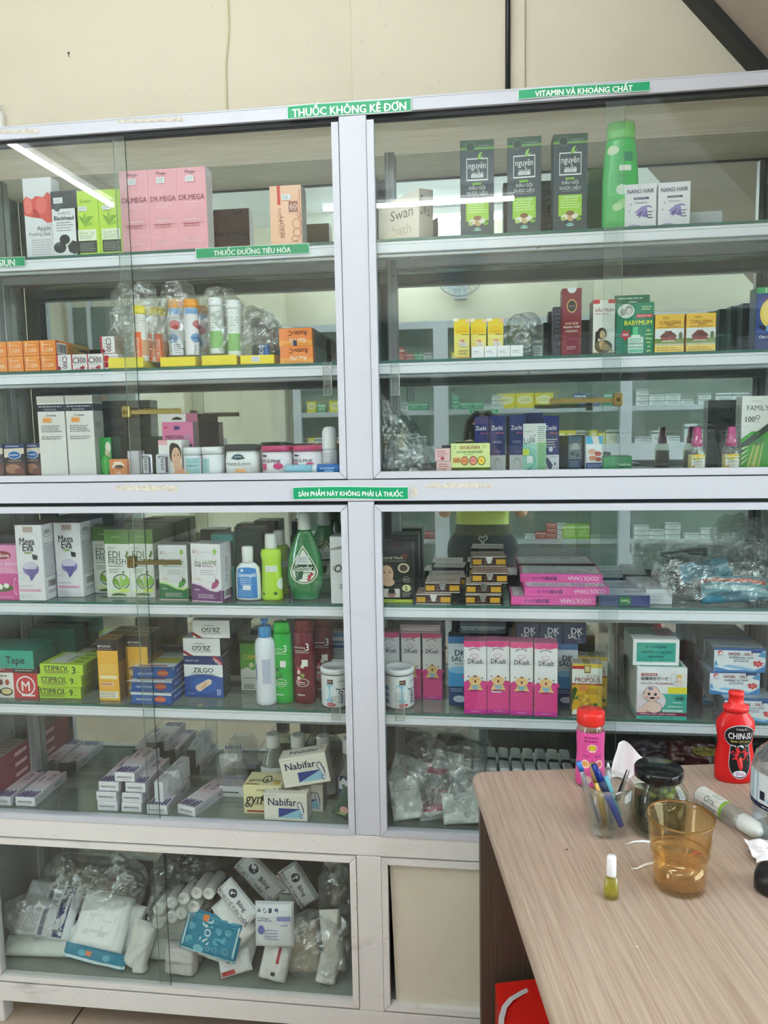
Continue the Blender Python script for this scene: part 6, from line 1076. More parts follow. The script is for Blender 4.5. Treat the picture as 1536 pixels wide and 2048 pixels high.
ds = {'front': [T('DK', .34, .86, .66, '#eef2f6', 1, 1.1), T('SALT', .2, .76, .38, '#eef2f6', 1, 1), L(.5, .18, .84, .26, 1, '#8fa4c0'), L(.6, .06, .84, .12, 1, '#8fa4c0')], 'top': [R(0, 0, 1, 1, '#1a2a44')]}
for i in range(3):
    o = item('ds', 'navy_small_box', '%s of three small navy boxes on top of the upright blue boxes' % ORD[i] if i < 2 else 'rightmost of three small navy boxes on top of the upright blue boxes', 'box', (1033+47*i, 1078+47*i), (1242, 1285), .085, .05, ds, '#22395f', P(1100, 1287, .085).z, 'small navy boxes with white lettering', hm=.0455)
def wrapm(name, px, py, y, dep, zoff, label, k, m='#8f9aa0'):
    item(None, name, label, 'pack', px, py, y, dep, {'front': [R(0, .55, 1, .62, '#c9d0d4'), R(0, .2, 1, .26, '#5a6268'), L(.05, .3, .95, .5, 2, '#d9dee0')], 'top': [R(0, 0, 1, 1, '#a9b2b6')]}, m, zoff)
wrapm('wrapped_pack', (800, 880), (1240, 1258), .10, .07, z+PROTO['salt'][2]+.001, 'shiny shrink-wrapped pack lying on the back pink boxes', 1, '#b5949c')
wrapm('wrapped_pack', (920, 1012), (1240, 1262), .10, .07, z+PROTO['dk'][2]+.001, 'dark shiny shrink-wrapped pack lying on the blue boxes', 2, '#59636e')
pp = {'front': [R(0, .62, 1, .92, '#eceae4'), R(.0, .9, .42, .96, '#b52f2a'), R(.4, .82, .62, .98, '#8a7a4a'), R(.43, .85, .59, .96, '#d9c98a'), T('PROBEE', .48, .94, .765, '#a9a49a', 1), T('PROPOLIS', .1, .94, .69, '#7a2430', 1, 1.4), R(0, .585, 1, .62, '#a83a30'), L(.1, .59, .9, .615, 1, '#f0c8a8'), R(0, 0, 1, .585, '#dcae1e'), L(.45, .4, .95, .52, 3, '#7a5a12'), Q([(0, .05), (.3, 0), (.0, 0)], '#f0ead8')]+[E(.26+.14*(i % 3)+(.07 if (i//3) % 2 else 0), .12+.085*(i//3), .07, .035, ['#c9962a', '#e9c050', '#b58420'][i % 3]) for i in range(11)]+[
     Q([(0, .2), (.18, .5), (.1, .55), (0, .5)], '#3a5a1f'), Q([(0, .3), (.24, .4), (.2, .3)], '#5a7a2a'), E(.78, .2, .08, .04, '#4a6a2a'), E(.68, .13, .08, .04, '#6a8a2f'), E(.88, .13, .08, .04, '#5a5a2a'), E(.14, .06, .12, .05, '#f2efe6')], 'top': [R(0, 0, 1, 1, '#c9c0b4'), R(.38, 0, .6, 1, '#a0905a'), L(.05, .2, .95, .8, 2, '#6a4a3a')], 'left': [R(0, 0, 1, 1, '#b0a890'), L(.1, .1, .9, .8, 12, '#8a8068')]}
item('pp', 'honey_carton', 'front yellow carton with honeycomb picture behind the red-lidded jar', 'box', (1144, 1204), (1328, 1429), None, .04, pp, '#e0c04a', z, 'yellow cartons with honeycomb picture', parts=[sticker(.36, .52, .3, .09, '#f0925a', txt='#c8702a')])
item('pp', 'honey_carton', 'yellow carton with honeycomb picture standing behind the front one', 'box', (1156, 1214), (1312, 1412), None, .04, pp, '#e0c04a', z, 'yellow cartons with honeycomb picture')
gz = {'front': [R(0, .48, .62, .92, '#f0edee'), R(0, .10, .5, .55, '#eadbe2'), R(.42, .1, 1, .50, '#3fae9e'), E(.42, .36, .16, .16, '#eadbe2'), R(.58, .51, 1, .63, '#e9dc3a'), Q([(.4, .63), (.62, .63), (.62, .51), (.46, .51)], '#f0edee'), R(0, 0, 1, .075, '#3fae9e'), R(0, .075, 1, .14, '#8a1f4a'), L(.06, .09, .94, .125, 1, '#e9d0dc'), L(.08, .02, .92, .05, 1, '#1f6a60'), R(.08, .84, .4, .89, '#a02a3a'), T('TANAPHAR', .1, .38, .866, '#f4e6e8', 1), T('医療用舌ガーゼ', .08, .62, .79, '#3a3a40', 1, 1.2), T('RƠ LƯỠI Y TẾ TANAPHAR', .08, .72, .70, '#9a2a4a', 1, 1.1),
                T('50枚', .78, .94, .42, '#2a3a3a', 1, 1.2), L(.72, .32, .92, .36, 1, '#e3f4f0'), L(.62, .24, .92, .28, 1, '#e3f4f0'), R(.52, .16, .92, .2, '#d4efe8'), L(.54, .165, .9, .195, 1, '#5ab0a4'),
                E(.3, .50, .155, .15, '#2f2a30'), E(.3, .50, .148, .143, '#f3cfc4'), E(.15, .46, .035, .035, '#f3cfc4'), E(.455, .46, .035, .035, '#f3cfc4'), E(.27, .60, .05, .03, '#8a84b0'), E(.24, .495, .028, .028, '#22202a'), E(.37, .49, .028, .028, '#22202a'), E(.19, .44, .03, .018, '#eb9a94'), E(.42, .435, .03, .018, '#eb9a94'), E(.31, .42, .06, .022, '#2a2226'), E(.34, .24, .17, .11, '#2f2a30'), E(.34, .24, .162, .103, '#f3cfc4'), Q([(.0, .14), (.06, .22), (.26, .36), (.36, .42), (.38, .39), (.3, .3), (.22, .2), (.18, .14)], '#f0c8b8'), O(.82, .80, .16, .14, .05, '#e0a8a8', 120, 400), E(.84, .84, .05, .04, '#e9c44a'), E(.83, .80, .04, .035, '#f3cfc4'), E(.85, .74, .05, .05, '#f3d9c8'), L(.74, .74, .92, .76, 1, '#7a6a5a')],
      'top': [R(.06, .1, .94, .85, '#4ab0a2'), L(.25, .3, .75, .6, 1, '#d6f0ea')], 'left': [L(.1, .1, .9, .9, 12, '#a9b0b0'), R(0, 0, 1, .12, '#8aa8a4')]}
item(None, 'gauze_box', 'white and teal box with a baby having its mouth cleaned', 'box', (1274, 1374), (1344, 1448), .0225, .085, gz, '#eceff0', z)
gt = {'front': flip([R(.08, .12, .92, .86, '#3fa898'), T('医療用舌ガーゼ', .28, .74, .28, '#17504a', 1), T('RƠ LƯỠI Y TẾ TANAPHAR', .18, .82, .48, '#17504a', 1, 1.2), T('TANAPHAR', .32, .68, .66, '#17504a', 1), L(.15, .74, .85, .79, 1, '#2a7a70')]), 'top': [R(.0, .4, .6, 1, '#5ab0a4'), R(.6, .3, 1, .9, '#b08a9a'), L(.5, .3, .9, .8, 4, '#5a4a54')], 'left': [R(0, 0, 1, 1, '#a9b8b6')], 'right': [R(0, 0, 1, 1, '#8fa09c')]}
item(None, 'gauze_box', 'teal-fronted box with upside-down writing lying on the baby box', 'box', (1266, 1359), (1270, 1322), .034, .10, gt, '#e9ecec', z+.117)
item(None, 'gauze_box', 'white carton hidden behind the baby box at the mirror', 'box', (1262, 1350), (1335, 1400), .135, .06, {'left': [L(.1, .1, .9, .9, 9, '#9aa4a4')]}, '#d9dede', z, hm=.115)
ns = {'front': [R(0, .92, 1, 1, '#1f5a9e'), E(.12, .82, .05, .09, '#c92f3e'), E(.13, .8, .03, .05, '#eef2f6'), L(.06, .66, .2, .7, 1, '#3a3f5a'), T('NASAL - SALT', .28, .76, .78, '#8a2436', 1, 1.3), T('BUFFERED SALT RESET', .3, .78, .62, '#2a3a5a', 1, 1), L(.38, .42, .7, .56, 2, '#6a7a94'), R(.72, .84, .93, .93, '#1f4a8a'), Q([(.0, 0), (0, .3), (.06, .38), (.1, .22), (.3, .3), (.55, .24), (.8, .12), (.95, .16), (1, .5), (1, 0)], '#8fc0e4'), Q([(0, 0), (0, .18), (.2, .2), (.5, .12), (.78, .04), (1, .3), (1, 0)], '#3f84c4'), Q([(.02, .2), (.1, .26), (.35, .16), (.6, .1), (.3, .08)], '#e0eef8'),
                Q([(.75, .42), (.8, .5), (.82, .44), (.88, .52), (.9, .44), (.97, .42), (.92, .36), (.96, .3), (.89, .3), (.86, .22), (.82, .3), (.76, .28), (.79, .36)], '#c9303a'), E(.85, .37, .04, .05, '#e07a7a'), Q([(.84, .7), (.92, .85), (1, .9), (1, .6), (.95, .66)], '#5a9fd4'), Q([(.0, .3), (.04, .52), (.06, .3)], '#3f84c4')],
      'top': [R(0, 0, 1, 1, '#9fb0bc'), R(.0, 0, 1, .08, '#1f5a9e'), L(.2, .3, .8, .5, 1, '#5a6a7c')], 'left': [R(0, 0, 1, 1, '#6f7a84'), R(.2, .25, .5, .65, '#4a545e'), L(.55, .2, .95, .8, 4, '#4f5a66')]}
for i, (px, py, y, lb) in enumerate((((1449, 1552), (1397, 1441), .024, 'bottom blue wave carton behind the red sauce bottle'), ((1417, 1523), (1329, 1374), .05, 'middle blue wave carton with red starburst'), ((1426, 1534), (1284, 1328), .046, 'top blue wave carton with red starburst'))):
    item('ns', 'blue_wave_carton', lb, 'box', px, py, y, .075, ns, '#e3e8ee', z+.0515*i, 'blue and white wave cartons', rz=[0, 2, -2][i], hm=.0508)
for i in range(3):
    item('ns', 'blue_wave_carton', ['bottom', 'middle', 'top'][i]+' blue wave carton of the stack against the mirror', 'box', (1405, 1505), (1330, 1372), .128, .075, ns, '#e3e8ee', z+.0515*i, 'blue and white wave cartons', rz=-1)
# ================================================================ row 6, left
z = ZS[6]
mr4 = {'right': [R(.55, .2, .92, .55, '#d9a8b4'), L(.05, .2, .4, .8, 2, '#8a2440')], 'top': [R(0, 0, 1, 1, '#a9968a'), L(.1, .1, .9, .9, 7, '#7a5f4a')], 'front': [L(.1, .3, .9, .7, 1, '#c98a9a')]}
for i in range(4):
    item('mr4', 'maroon_flat_carton', ['bottom carton of the maroon stack at the far left', 'second carton from the bottom of the maroon stack', 'third carton from the bottom of the maroon stack', 'top carton of the maroon stack at the far left'][i], 'box', (-40, -2), (1560, 1600), .045, .14, mr4, '#7c1434', z+.0275*i, 'maroon cartons stacked at the far left', hm=.0268)
crys = ['#3a2f6e', '#4f428a', '#2a2456', '#6a5ea8']
hc = {'front': [T('INNOVATION', .12, .84, .5, '#26262e', 1, 1.1), L(.4, .22, .85, .28, 1, '#8d8a96')], 'top': [R(0, .5, 1, 1, '#dcc0cc'), R(0, .3, 1, .5, '#e2d4dc')]+[Q([(.02+.16*i, .03), (.14+.16*i, .0+.02), (.2+.15*i, .16+.03*(i % 3)), (.1+.15*i, .25+.02*(i % 2))], crys[i % 4]) for i in range(6)]+[T('HCG', .62, .88, .75, '#2f2c3e', 1, 1.1, -90), L(.2, .42, .3, .9, 1, '#7a6a80'), Q([(.6, 1), (.98, 1), (.9, .92), (.7, .94)], crys[0])],
      'right': [R(0, 0, 1, 1, '#d2ced8'), T('HCG', .62, .8, .5, '#4a4658', 1, 1.1), L(.08, .3, .45, .6, 2, '#8d8a98')], 'left': [R(0, 0, 1, 1, '#d2ced8'), L(.1, .3, .9, .6, 2, '#8d8a98')]}
hc['top'][-3] = T('HCG', .62, .86, .68, '#2f2c3e', 1, 1.2, -90)
HW, HH, HD = .0505, .0225, .145
def hcg(px, y, zl, label, rz=0, key='hc', lay=None, x=None):
    if 'hc' in PROTO: o = copy_tree(PROTO['hc'][0])
    else: o = carton(HW, HD, HH, '#eae8ee', hc).build('lilac_carton'); PROTO['hc'] = (o, HW, HH)
    xx = P(px, 1600, y).x if x is None else x
    o.location = (xx, y, zl); o.rotation_euler = (0, 0, math.radians(rz)) if lay is None else lay
    return tag(o, label, 'box', 'long white and lilac cartons with purple crystals')
hcg(3, .035, z, 'long lilac carton lying left beside the maroon stack'); hcg(50, .035, z, 'long lilac carton right of the one beside the maroon stack')
L1 = HH+.0007
rowx = [(214, 0), (262, 0)]
for lv, xs in enumerate(((214, 262), (213, 264), (219, 272))):
    for i, x in enumerate(xs): hcg(x, [.032, .034, .04][lv], z+L1*lv, ['left', 'right'][i]+' carton in the '+['bottom', 'second', 'third'][lv]+' layer of the lilac pyramid')
hcg(252, .045, z+3*L1, 'single lilac carton on top of the pyramid')
hcg(313, .026, z, 'lilac carton at the right foot of the pyramid, under the upright one')
hcg(0, .04, z+L1, 'lilac carton standing on its long edge right of the pyramid', lay=(0, -math.pi/2, math.radians(-4)), x=P(327, 1600, .04).x+.0).location.z = z+L1+HW/2
o = hcg(371, .027, z, 'lilac carton lying askew near the front edge', rz=-17)
pm = C('#d9dce2', .3); 
item(None, 'clear_wrapped_carton', 'small wrapped white and lilac carton standing alone before the mirror', 'box', (436, 486), (1530, 1551), .125, .06, {'front': [L(.15, .3, .8, .6, 1, '#33333a')], 'top': [R(0, 0, 1, 1, '#c9c4d4'), R(.0, .6, 1, 1, '#8f88b8'), L(.1, .1, .5, .5, 4, '#a89ab0')]}, '#dfe2e6', z)
film('clear_bag', (432, 496), 1500, 1552, .155, .03, 31, 'clear film sleeve around the small lilac carton', z, amp=.004)
film('clear_bag', (318, 366), 1535, 1600, .085, .022, 33, 'clear film sleeve hanging on the upright lilac carton', z+L1, amp=.005)
# saline bottles
CL = clear('saline_bottle', '#e6eeec', .08, .85, .04, haze=.08)
def saline(px, pt, y, label, proto=None, rot=0, navy=False):
    c = P(px, pt, y); H = c.z-z; W = .032
    t = copy_tree(proto) if proto else empty('saline_bottle')
    if not proto:
        lathe_part(t, 'bottle_body', [(W*.9, 0), (W, .004), (W, H*.50), (W*.85, H*.60), (W*.45, H*.76), (W*.40, H*.80)], CL, 40, .8); lathe_part(t, 'cap', [(W*.52, H*.79), (W*.54, H*.80), (W*.54, H*.94), (W*.50, H*.97), (W*.3, H*.972), (W*.28, H*.96)], C('#f0f1ef', .3), 36)
        mb = MB(); mb.lathe([(W*.42, H*.765), (W*.56, H*.77), (W*.56, H*.785), (W*.42, H*.79)], C('#e4e8e6', .2), 30); mb.build('neck_ring', t)
        wrap(t, 'label', W, H*.08, H*.4, 2.3, [R(0, 0, 1, 1, '#e6e9ea'), L(.1, .2, .9, .8, 6, '#b5bcc0')] if not navy else [R(0, .0, 1, 1, '#1c4a8a'), R(.04, .04, .96, .55, '#24508f'), R(.04, .55, .96, .96, '#e0e4e8'), T('S.1', .08, .85, .72, '#16243e', 1, 1.3), R(.35, .45, .8, .68, '#f0924a'), L(.4, .5, .75, .64, 1, '#c8702a'), Q([(0, 0), (1, 0), (1, .12), (0, .2)], '#e6eaf0')], .8, off=.0008)
    t.location = (c.x, y+W, z); t.rotation_euler = (0, 0, rot); return tag(t, label, 'bottle', 'clear saline bottles with white caps')
s1 = saline(538, 1474, .124, 'clear bottle with white cap behind the pale yellow box'); saline(589, 1476, .124, 'clear bottle with white cap behind the tilted white box', s1); saline(641, 1481, .124, 'clear bottle with white cap third from left', s1)
saline(694, 1482, .075, 'clear bottle with navy label and orange sticker beside the post', None, .2, True)
gy = {'front': [T('gyn', .06, .5, .55, '#2a2620', 1, 1.6, 0, .25), E(.62, .56, .16, .14, '#1e1c1e'), Q([(.55, .5), (.69, .5), (.62, .66)], '#e9e2b0'), E(.62, .56, .03, .04, '#1e1c1e'), L(.35, .8, .75, .88, 2, '#5a5440'), R(.08, .07, .92, .13, '#b5382e'), L(.08, .3, .7, .42, 3, '#6a644a')], 'top': [T('gyno', .1, .45, .4, '#3a3424', 1, 1.4, 0, .25), O(.55, .45, .12, .28, .25, '#2a2620'), Q([(.5, .3), (.6, .3), (.55, .55)], '#2a2620'), T('plus', .68, .92, .4, '#3a3424', 1, 1.2), R(.05, .05, .4, .11, '#8a3a2a'), E(.85, .2, .08, .1, '#e0b83a')], 'right': [R(0, 0, 1, 1, '#a8a27a')]}
item(None, 'pale_yellow_box', 'pale yellow box behind the front white box, its top print upside up', 'box', (487, 563), (1561, 1618), .05, .07, gy, '#efe6b2', z)
nb = {'front': [T('Nabifar', .10, .76, .70, '#1d2350', 1, 1.3), L(.04, .90, .3, .94, 1, '#8a8a96'), Q([(.34, .12), (.34, .46), (.86, .46)], '#1f3a8a'), Q([(.34, .12), (.86, .12), (.86, .44)], '#8fc4de'), L(.4, .5, .74, .53, 1, '#9a9aa8'), O(.83, .60, .06, .12, .25, '#1c2a5a'), Q([(.86, .66), (.92, .5), (.93, .3), (.88, .2), (.9, .45)], '#1c2a5a'), E(.85, .52, .03, .05, '#eef0f2'), Q([(.84, .45), (.9, .4), (.94, .14), (.86, .1), (.88, .3)], '#e6f0f6'), O(.87, .2, .04, .09, .3, '#1c2a5a')], 'top': [T('Nabifar', .2, .85, .5, '#3a3a4a', 1, 1.1), R(.86, .5, .93, .7, '#e0c0a8')], 'left': [R(0, 0, 1, 1, '#cfc8bc'), L(.1, .1, .9, .9, 6, '#b0a898')], 'right': [R(0, 0, 1, 1, '#c4beb4')]}
item(None, 'white_blue_box', 'front white box with blue wedge and woman outline at the sill', 'box', (528, 614), (1588, 1642), .025, .055, nb, '#e9e4d8', z, parts=None)
item('nb', 'white_blue_box', 'white box with blue wedge standing behind, right of the front one', 'box', (572, 646), (1574, 1628), .072, .045, nb, '#e9e4d8', z, 'white boxes with blue wedge')
o = copy_tree(PROTO['nb'][0]); o.location = (P(615, 1570, .035).x, .037, P(615, 1572, .035).z+.002); o.rotation_euler = (0, math.radians(-10), math.radians(3)); o.scale = (1.22, 1.1, 1.05); o['label'] = 'tilted white box with blue wedge lying on top of the others'
pk('green_sachet', 'dark green sachet with pink print leaning in the right front corner', 'pack', (691, 1622), .045, 36, 62, -24, 10, .010, C('#2f4a3a', .3), [E(.6, .3, .25, .12, '#d9a09a'), Q([(.2, .1), (.8, .15), (.7, .28)], '#8aa05a')], 9)
# ================================================================ row 6, right
PINKC = {'top': [R(0, 0, 1, 1, '#d9327a'), L(.1, .3, .9, .7, 2, '#f0b8d0')], 'front': [L(.1, .3, .9, .6, 1, '#c4ccd0')], 'left': [R(0, 0, 1, 1, '#dfe3e4')]}
q = random.Random(11)
spots = [(868, 1618, .06, 0, 18, 'pink-topped carton in a clear bag at the front of the pile'), (858, 1540, .10, .075, -25, 'pink carton inside clear film near the top of the pile'), (905, 1590, .10, .03, 10, 'pink-topped carton half buried in the middle of the bag pile')]
for (x, y_, d, zo, rz, lb) in spots:
    item(None, 'pink_white_carton', lb, 'box', (x-28, x+28), (y_-8, y_+8), d, .05, PINKC, '#e6e9ea', z+zo, rz=rz, hm=.02)
for i, (x, y_, d, w, h, ro, le, lb) in enumerate(((812, 1612, .06, 62, 80, 10, 20, 'white gauze sachet leaning in the left front corner of the bag pile'), (815, 1545, .11, 70, 60, -15, 30, 'pale gauze sachet at the left of the bag pile'), (925, 1620, .05, 80, 60, 5, 15, 'white gauze sachet at the front right of the bag pile'), (938, 1570, .10, 70, 60, -20, 30, 'white gauze sachet behind the table corner'), (880, 1575, .12, 60, 60, 25, 30, 'white gauze sachet with red lettering in the middle of the pile'), (895, 1525, .14, 60, 45, -10, 40, 'gauze sachet on top of the pile'))):
    pk('gauze_sachet', lb, 'pack', (x, y_), d, w, h, ro, le, .016, C('#dfe6e4', .4), [T('GẠC Y TẾ', .1, .7, .5, '#c22a4a', 1, 1.2, 90 if i % 2 else 0), L(.2, .15, .9, .3, 2, '#b9c4c4')] if i in (1, 3, 4) else [L(.1, .7, .9, .85, 2, '#c4cccc')], 40+i, .006)
for i, (a, b, t, bt_, d, ry, lb) in enumerate(((776, 862, 1530, 1652, .075, .05, 'clear crumpled bag at the left front of the pile'), (842, 925, 1560, 1654, .06, .035, 'clear bag around the front pink-topped carton'), (900, 985, 1545, 1654, .075, .045, 'clear bag at the front right of the pile beside the table'), (800, 900, 1478, 1570, .13, .05, 'clear bag at the top left of the pile'), (880, 975, 1490, 1580, .13, .05, 'clear bag at the top right of the pile'))):
    film('clear_bag', (a, b), t, bt_, d, ry, 50+i, lb, z if i < 3 else z+.035, amp=.016, sc=24, nu=56, nv=40, power=.5)
# shrink-wrapped sachet rows at the back
N_ = ['leftmost of nine', 'second from the left', 'third from the left', 'fourth from the left', 'in the middle', 'fourth from the right', 'third from the right', 'second from the right', 'rightmost of nine']
for r_ in range(2):
    for i in range(9):
        xx = P(925+26*i+(8 if r_ else 0), 1500, [.15, .08][r_]).x; o = MB(); o.box(-.0125, .0125, -.03, .03, 0, [.088, .045][r_], C('#f6f8f8', .14), .004); o.box(-.0128, .0128, -.0304, -.03, .006, .012, C('#a04a5a', .4))
        oo = o.build('blister_sachet', loc=(xx, [.165, .095][r_], z)); oo.rotation_euler = (math.radians([-4, -3][r_]), math.radians(5), 0)
        tag(oo, ['shrink-wrapped sachet in the tall rear row, '+N_[i], 'shrink-wrapped sachet in the low front row, '+N_[i]][r_], 'pack', ['rear row of shrink-wrapped sachets', 'front row of shrink-wrapped sachets'][r_])
pk('dark_herb_bag', 'dark purple herb bag lying behind the black-lidded jar', 'bag', (1310, 1505), .09, 110, 60, 2, 25, .03, C('#3a2a38', .25, var=.4, scale=40), [], 61, .01)
pk('dark_herb_bag', 'brown herb bag with golden print left of the sauce bottle', 'bag', (1392, 1508), .07, 110, 50, -3, 25, .03, C('#4a1f1c', .2, var=.4, scale=40), [E(.6, .6, .2, .16, '#8a7a34'), E(.6, .6, .14, .09, '#5a5a24'), R(0, .0, 1, .15, '#6a241c')], 62, .01)
pk('dark_herb_bag', 'dark herb bag behind the sauce bottle', 'bag', (1490, 1500), .10, 120, 60, 2, 25, .03, C('#26303a', .2, var=.4, scale=40), [], 63, .01)
# ================================================================ row 7: gauze, bandages, cotton
z = ZS[7]
def gprint():
    return [R(.02, .04, .98, .97, '#e6e9ec'), R(.72, .05, .90, .78, '#2a2f6a'), T('GẠC PHẪU THUẬT', .1, .72, .81, '#e9ecf4', 1, 1.2, -90), R(.74, .80, .92, .96, '#2a2f6a'), O(.83, .88, .07, .06, .25, '#e6e9ec'), R(.46, .05, .54, .96, '#2a2f6a'), T('GPT', .58, .70, .9, '#3a3f74', 1), T('CE', .58, .68, .78, '#3a3f74', 1), E(.63, .66, .04, .03, '#8d90a8')]+[R(.08+.05*i, .08, .095+.05*i, .9, '#a9afc0') for i in range(7)]
pk('gauze_pack', 'gauze pack with navy printed panel at the left of the bottom shelf', 'pack', (100, 1820), .10, 128, 108, -4, 38, .03, C('#dfe5e8', .25), gprint(), 71, .003, e=8)
pk('gauze_pack', 'plain white gauze pack with clear wrapping right of the printed one', 'pack', (208, 1843), .09, 118, 108, -6, 35, .035, C('#eef1f1', .4), [R(.12, .12, .85, .8, '#f6f7f6'), L(.2, .15, .8, .7, 2, '#dfe3e4')], 72, .004, e=8)
pk('gauze_pack', 'pale flat pack lying under the printed gauze pack', 'pack', (78, 1892), .07, 160, 40, 2, 45, .03, C('#d5dbd4', .35), [], 73, .004)
pk('gauze_pack', 'edge-on white packs standing right of the plain gauze pack', 'pack', (262, 1862), .10, 44, 110, -12, 20, .03, C('#e6e9e8', .4), [R(.2, .05, .3, .95, '#cfd5d6'), R(.55, .05, .6, .95, '#cfd5d6')], 74, .004)
pk('cotton_bag', 'bag of white cotton with a teal printed band at the bottom left', 'bag', (188, 1928), .085, 140, 62, -7, 20, .045, COTTON, [], 75, .006)
pk('cotton_band', 'teal printed band of the cotton bag', 'band', (190, 1912), .040, 146, 30, -8, 20, .012, C('#1c7f9e', .3), [R(0, .1, 1, .3, '#d6eaf0'), E(.3, .6, .06, .2, '#5fb4cc'), E(.7, .6, .06, .2, '#5fb4cc'), R(.36, .5, .46, .8, '#e0824a')], 76, .003)
rolls = [(316.5, 1820), (316, 1846), (343, 1806), (367, 1798), (393, 1787), (417, 1788), (343, 1835), (362, 1828), (387, 1815)]
RM = C('#efeeea', .85, var=.12, scale=150)
pro = None; rdesc = ['left end of the upper row', 'lowest, at the left', 'upper row, second from left', 'upper row, third from left', 'upper row, second from right', 'upper row, far right', 'lower row, beside the lowest', 'lower row, in the middle', 'lower row, far right']
for i, (x, y_) in enumerate(rolls):
    c = P(x, y_, .055)
    if pro is None:
        mb = MB(); Mx = Matrix.Rotation(math.pi/2, 4, 'X'); mb.lathe([(.0012, .0), (.0020, .0015), (.0065, -.0002), (.0068, .001), (.0100, -.0004), (.0103, .0008), (.0132, 0), (.0142, -.0012), (.0144, -.004), (.0144, -.09), (.013, -.092)], RM, 28, M=Mx)
        mb.lathe([(.0001, .0004), (.0013, .0003)], C('#5a5248', .9), 10, M=Mx); pro = mb.build('bandage_roll'); o = pro
    else: o = pro.copy(); S.collection.objects.link(o)
    o.location = (c.x, .055, c.z); o.rotation_euler = (math.radians(-6), 0, math.radians(q.uniform(-6, 6)))
    tag(o, 'white bandage roll seen end-on, '+rdesc[i], 'bandage roll', 'bandage rolls seen end-on')
pk('gauze_pack', 'stack of folded gauze carrying the bandage rolls', 'pack', (355, 1885), .11, 120, 90, 0, 25, .05, C('#c9cfca', .5), [], 77, .004)
film('clear_bag', (300, 432), 1770, 1870, .10, .06, 78, 'clear film around the bandage rolls', z+.075, amp=.008)
pk('gauze_pack', 'twisted white gauze bundle below the bandage rolls', 'pack', (282, 1900), .06, 50, 100, -16, 12, .035, C('#dfe0da', .6), [], 79, .009)
pk('gauze_pack', 'small white end of a gauze bundle at the sill', 'pack', (281, 1950), .045, 30, 24, 8, 10, .03, C('#d9dad4', .6), [], 80, .004)
pk('gauze_box', 'pale translucent box of gauze under the teal pack', 'box', (366, 1934), .06, 68, 62, -2, 8, .05, C('#d0cbc8', .35), [R(0, .45, 1, .5, '#b9b0b0'), R(.05, .55, .95, .95, '#dcd8d6')], 81, .003, e=10)
sof = [R(0, 0, 1, 1, '#1a86a6'), R(.0, .03, 1, .07, '#c4e6ee'), R(.03, 0, .06, 1, '#c4e6ee'), R(.93, 0, .96, 1, '#c4e6ee'), T('Soft', .28, .90, .40, '#e9f6f8', 0, 1.0, 90), R(.30, .82, .40, .97, '#e87f3a')]+[E(a, b, .06, .09, '#5fb0c8') for a, b in ((.14, .3), (.14, .62), (.62, .66), (.72, .5), (.62, .42), (.78, .7))]+[E(.68, .56, .04, .06, '#1a86a6'), O(.5, .2, .04, .06, .25, '#7fc4d6'), O(.62, .22, .04, .06, .25, '#7fc4d6'), E(.34, .14, .09, .09, '#7fc4d6'), O(.8, .25, .05, .08, .25, '#7fc4d6')]
pk('cotton_bag', 'white cotton bulging out below the teal printed pack', 'bag', (440, 1892), .095, 165, 84, -14, 22, .05, COTTON, [], 82, .006)
pk('soft_tissue_pack', 'teal pack with white lettering and flower print', 'pack', (424, 1870), .045, 128, 82, -12, 18, .016, C('#1a86a6', .25), sof, 83, .003, e=6)
bong = [R(0, 0, 1, 1, '#e6e8ea'), R(0, 0, 1, .12, '#a8303a'), T('BÔNG Y TẾ THÂN THIỆN', .03, .97, .25, '#26263a', 1, 1.3), E(.3, .65, .1, .2, '#2a2a44'), E(.3, .65, .06, .12, '#dfe2e6'), T('Bông', .5, .75, .6, '#2a2a44', 1, 1.2), Q([(0, .6), (.12, 1), (0, 1)], '#2a3060')]
pk('cotton_bag', 'white cotton roll pack beneath the red-striped header', 'bag', (472, 1835), .075, 100, 62, -48, 15, .05, COTTON, [], 84, .005)
pk('cotton_pack', 'white cotton pack with red stripe and black lettering, slanting in the middle', 'pack', (476, 1803), .055, 96, 44, -45, 18, .018, C('#e6e8ea', .25), bong, 85, .003, e=6)
pk('cotton_pack', 'grey-white cotton pack with red stripe leaning at the mirror behind', 'pack', (520, 1755), .15, 110, 52, -42, 10, .02, C('#c9cdca', .3), bong, 86, .003, e=6)
pk('cotton_pack', 'second slanting cotton pack at the mirror behind the printed pouch', 'pack', (597, 1770), .15, 90, 50, -55, 10, .02, C('#b5b9ba', .3), bong, 87, .003, e=6)
pk('printed_pouch', 'white printed medical pouch with small navy icons', 'pack', (549, 1848), .045, 84, 92, 2, 12, .03, C('#e4e6ea', .25), [R(.04, .72, .96, .97, '#eceef2'), R(.1, .8, .18, .9, '#3a3f74'), O(.3, .85, .05, .05, .3, '#3a3f74'), R(.4, .8, .48, .9, '#2a2f5a'), E(.6, .85, .05, .05, '#3a3f74'), L(.1, .6, .5, .7, 2, '#7a7fa8'), R(.6, .62, .94, .72, '#8f96c8'), L(.28, .2, .65, .45, 4, '#9a9fc0'), E(.2, .42, .09, .1, '#6a70b0'), L(.7, .5, .9, .55, 1, '#7a7fa8')], 88, .004)
pk('cotton_pack', 'white pouch with a red vertical stripe under the printed one', 'pack', (552, 1930), .05, 60, 80, -12, 10, .03, C('#e6e6e4', .35), [R(.55, .55, .65, 1, '#a8303a'), R(.45, .2, .6, .3, '#26263a')], 89, .005)
pk('cotton_pack', 'small white and red pouch on the shelf floor in the middle', 'pack', (470, 1925), .05, 70, 46, 18, 20, .02, C('#dfe0e0', .35), [R(.1, .1, .5, .3, '#b0383f'), T('OO', .3, .6, .7, '#33363e', 1)], 90, .005)
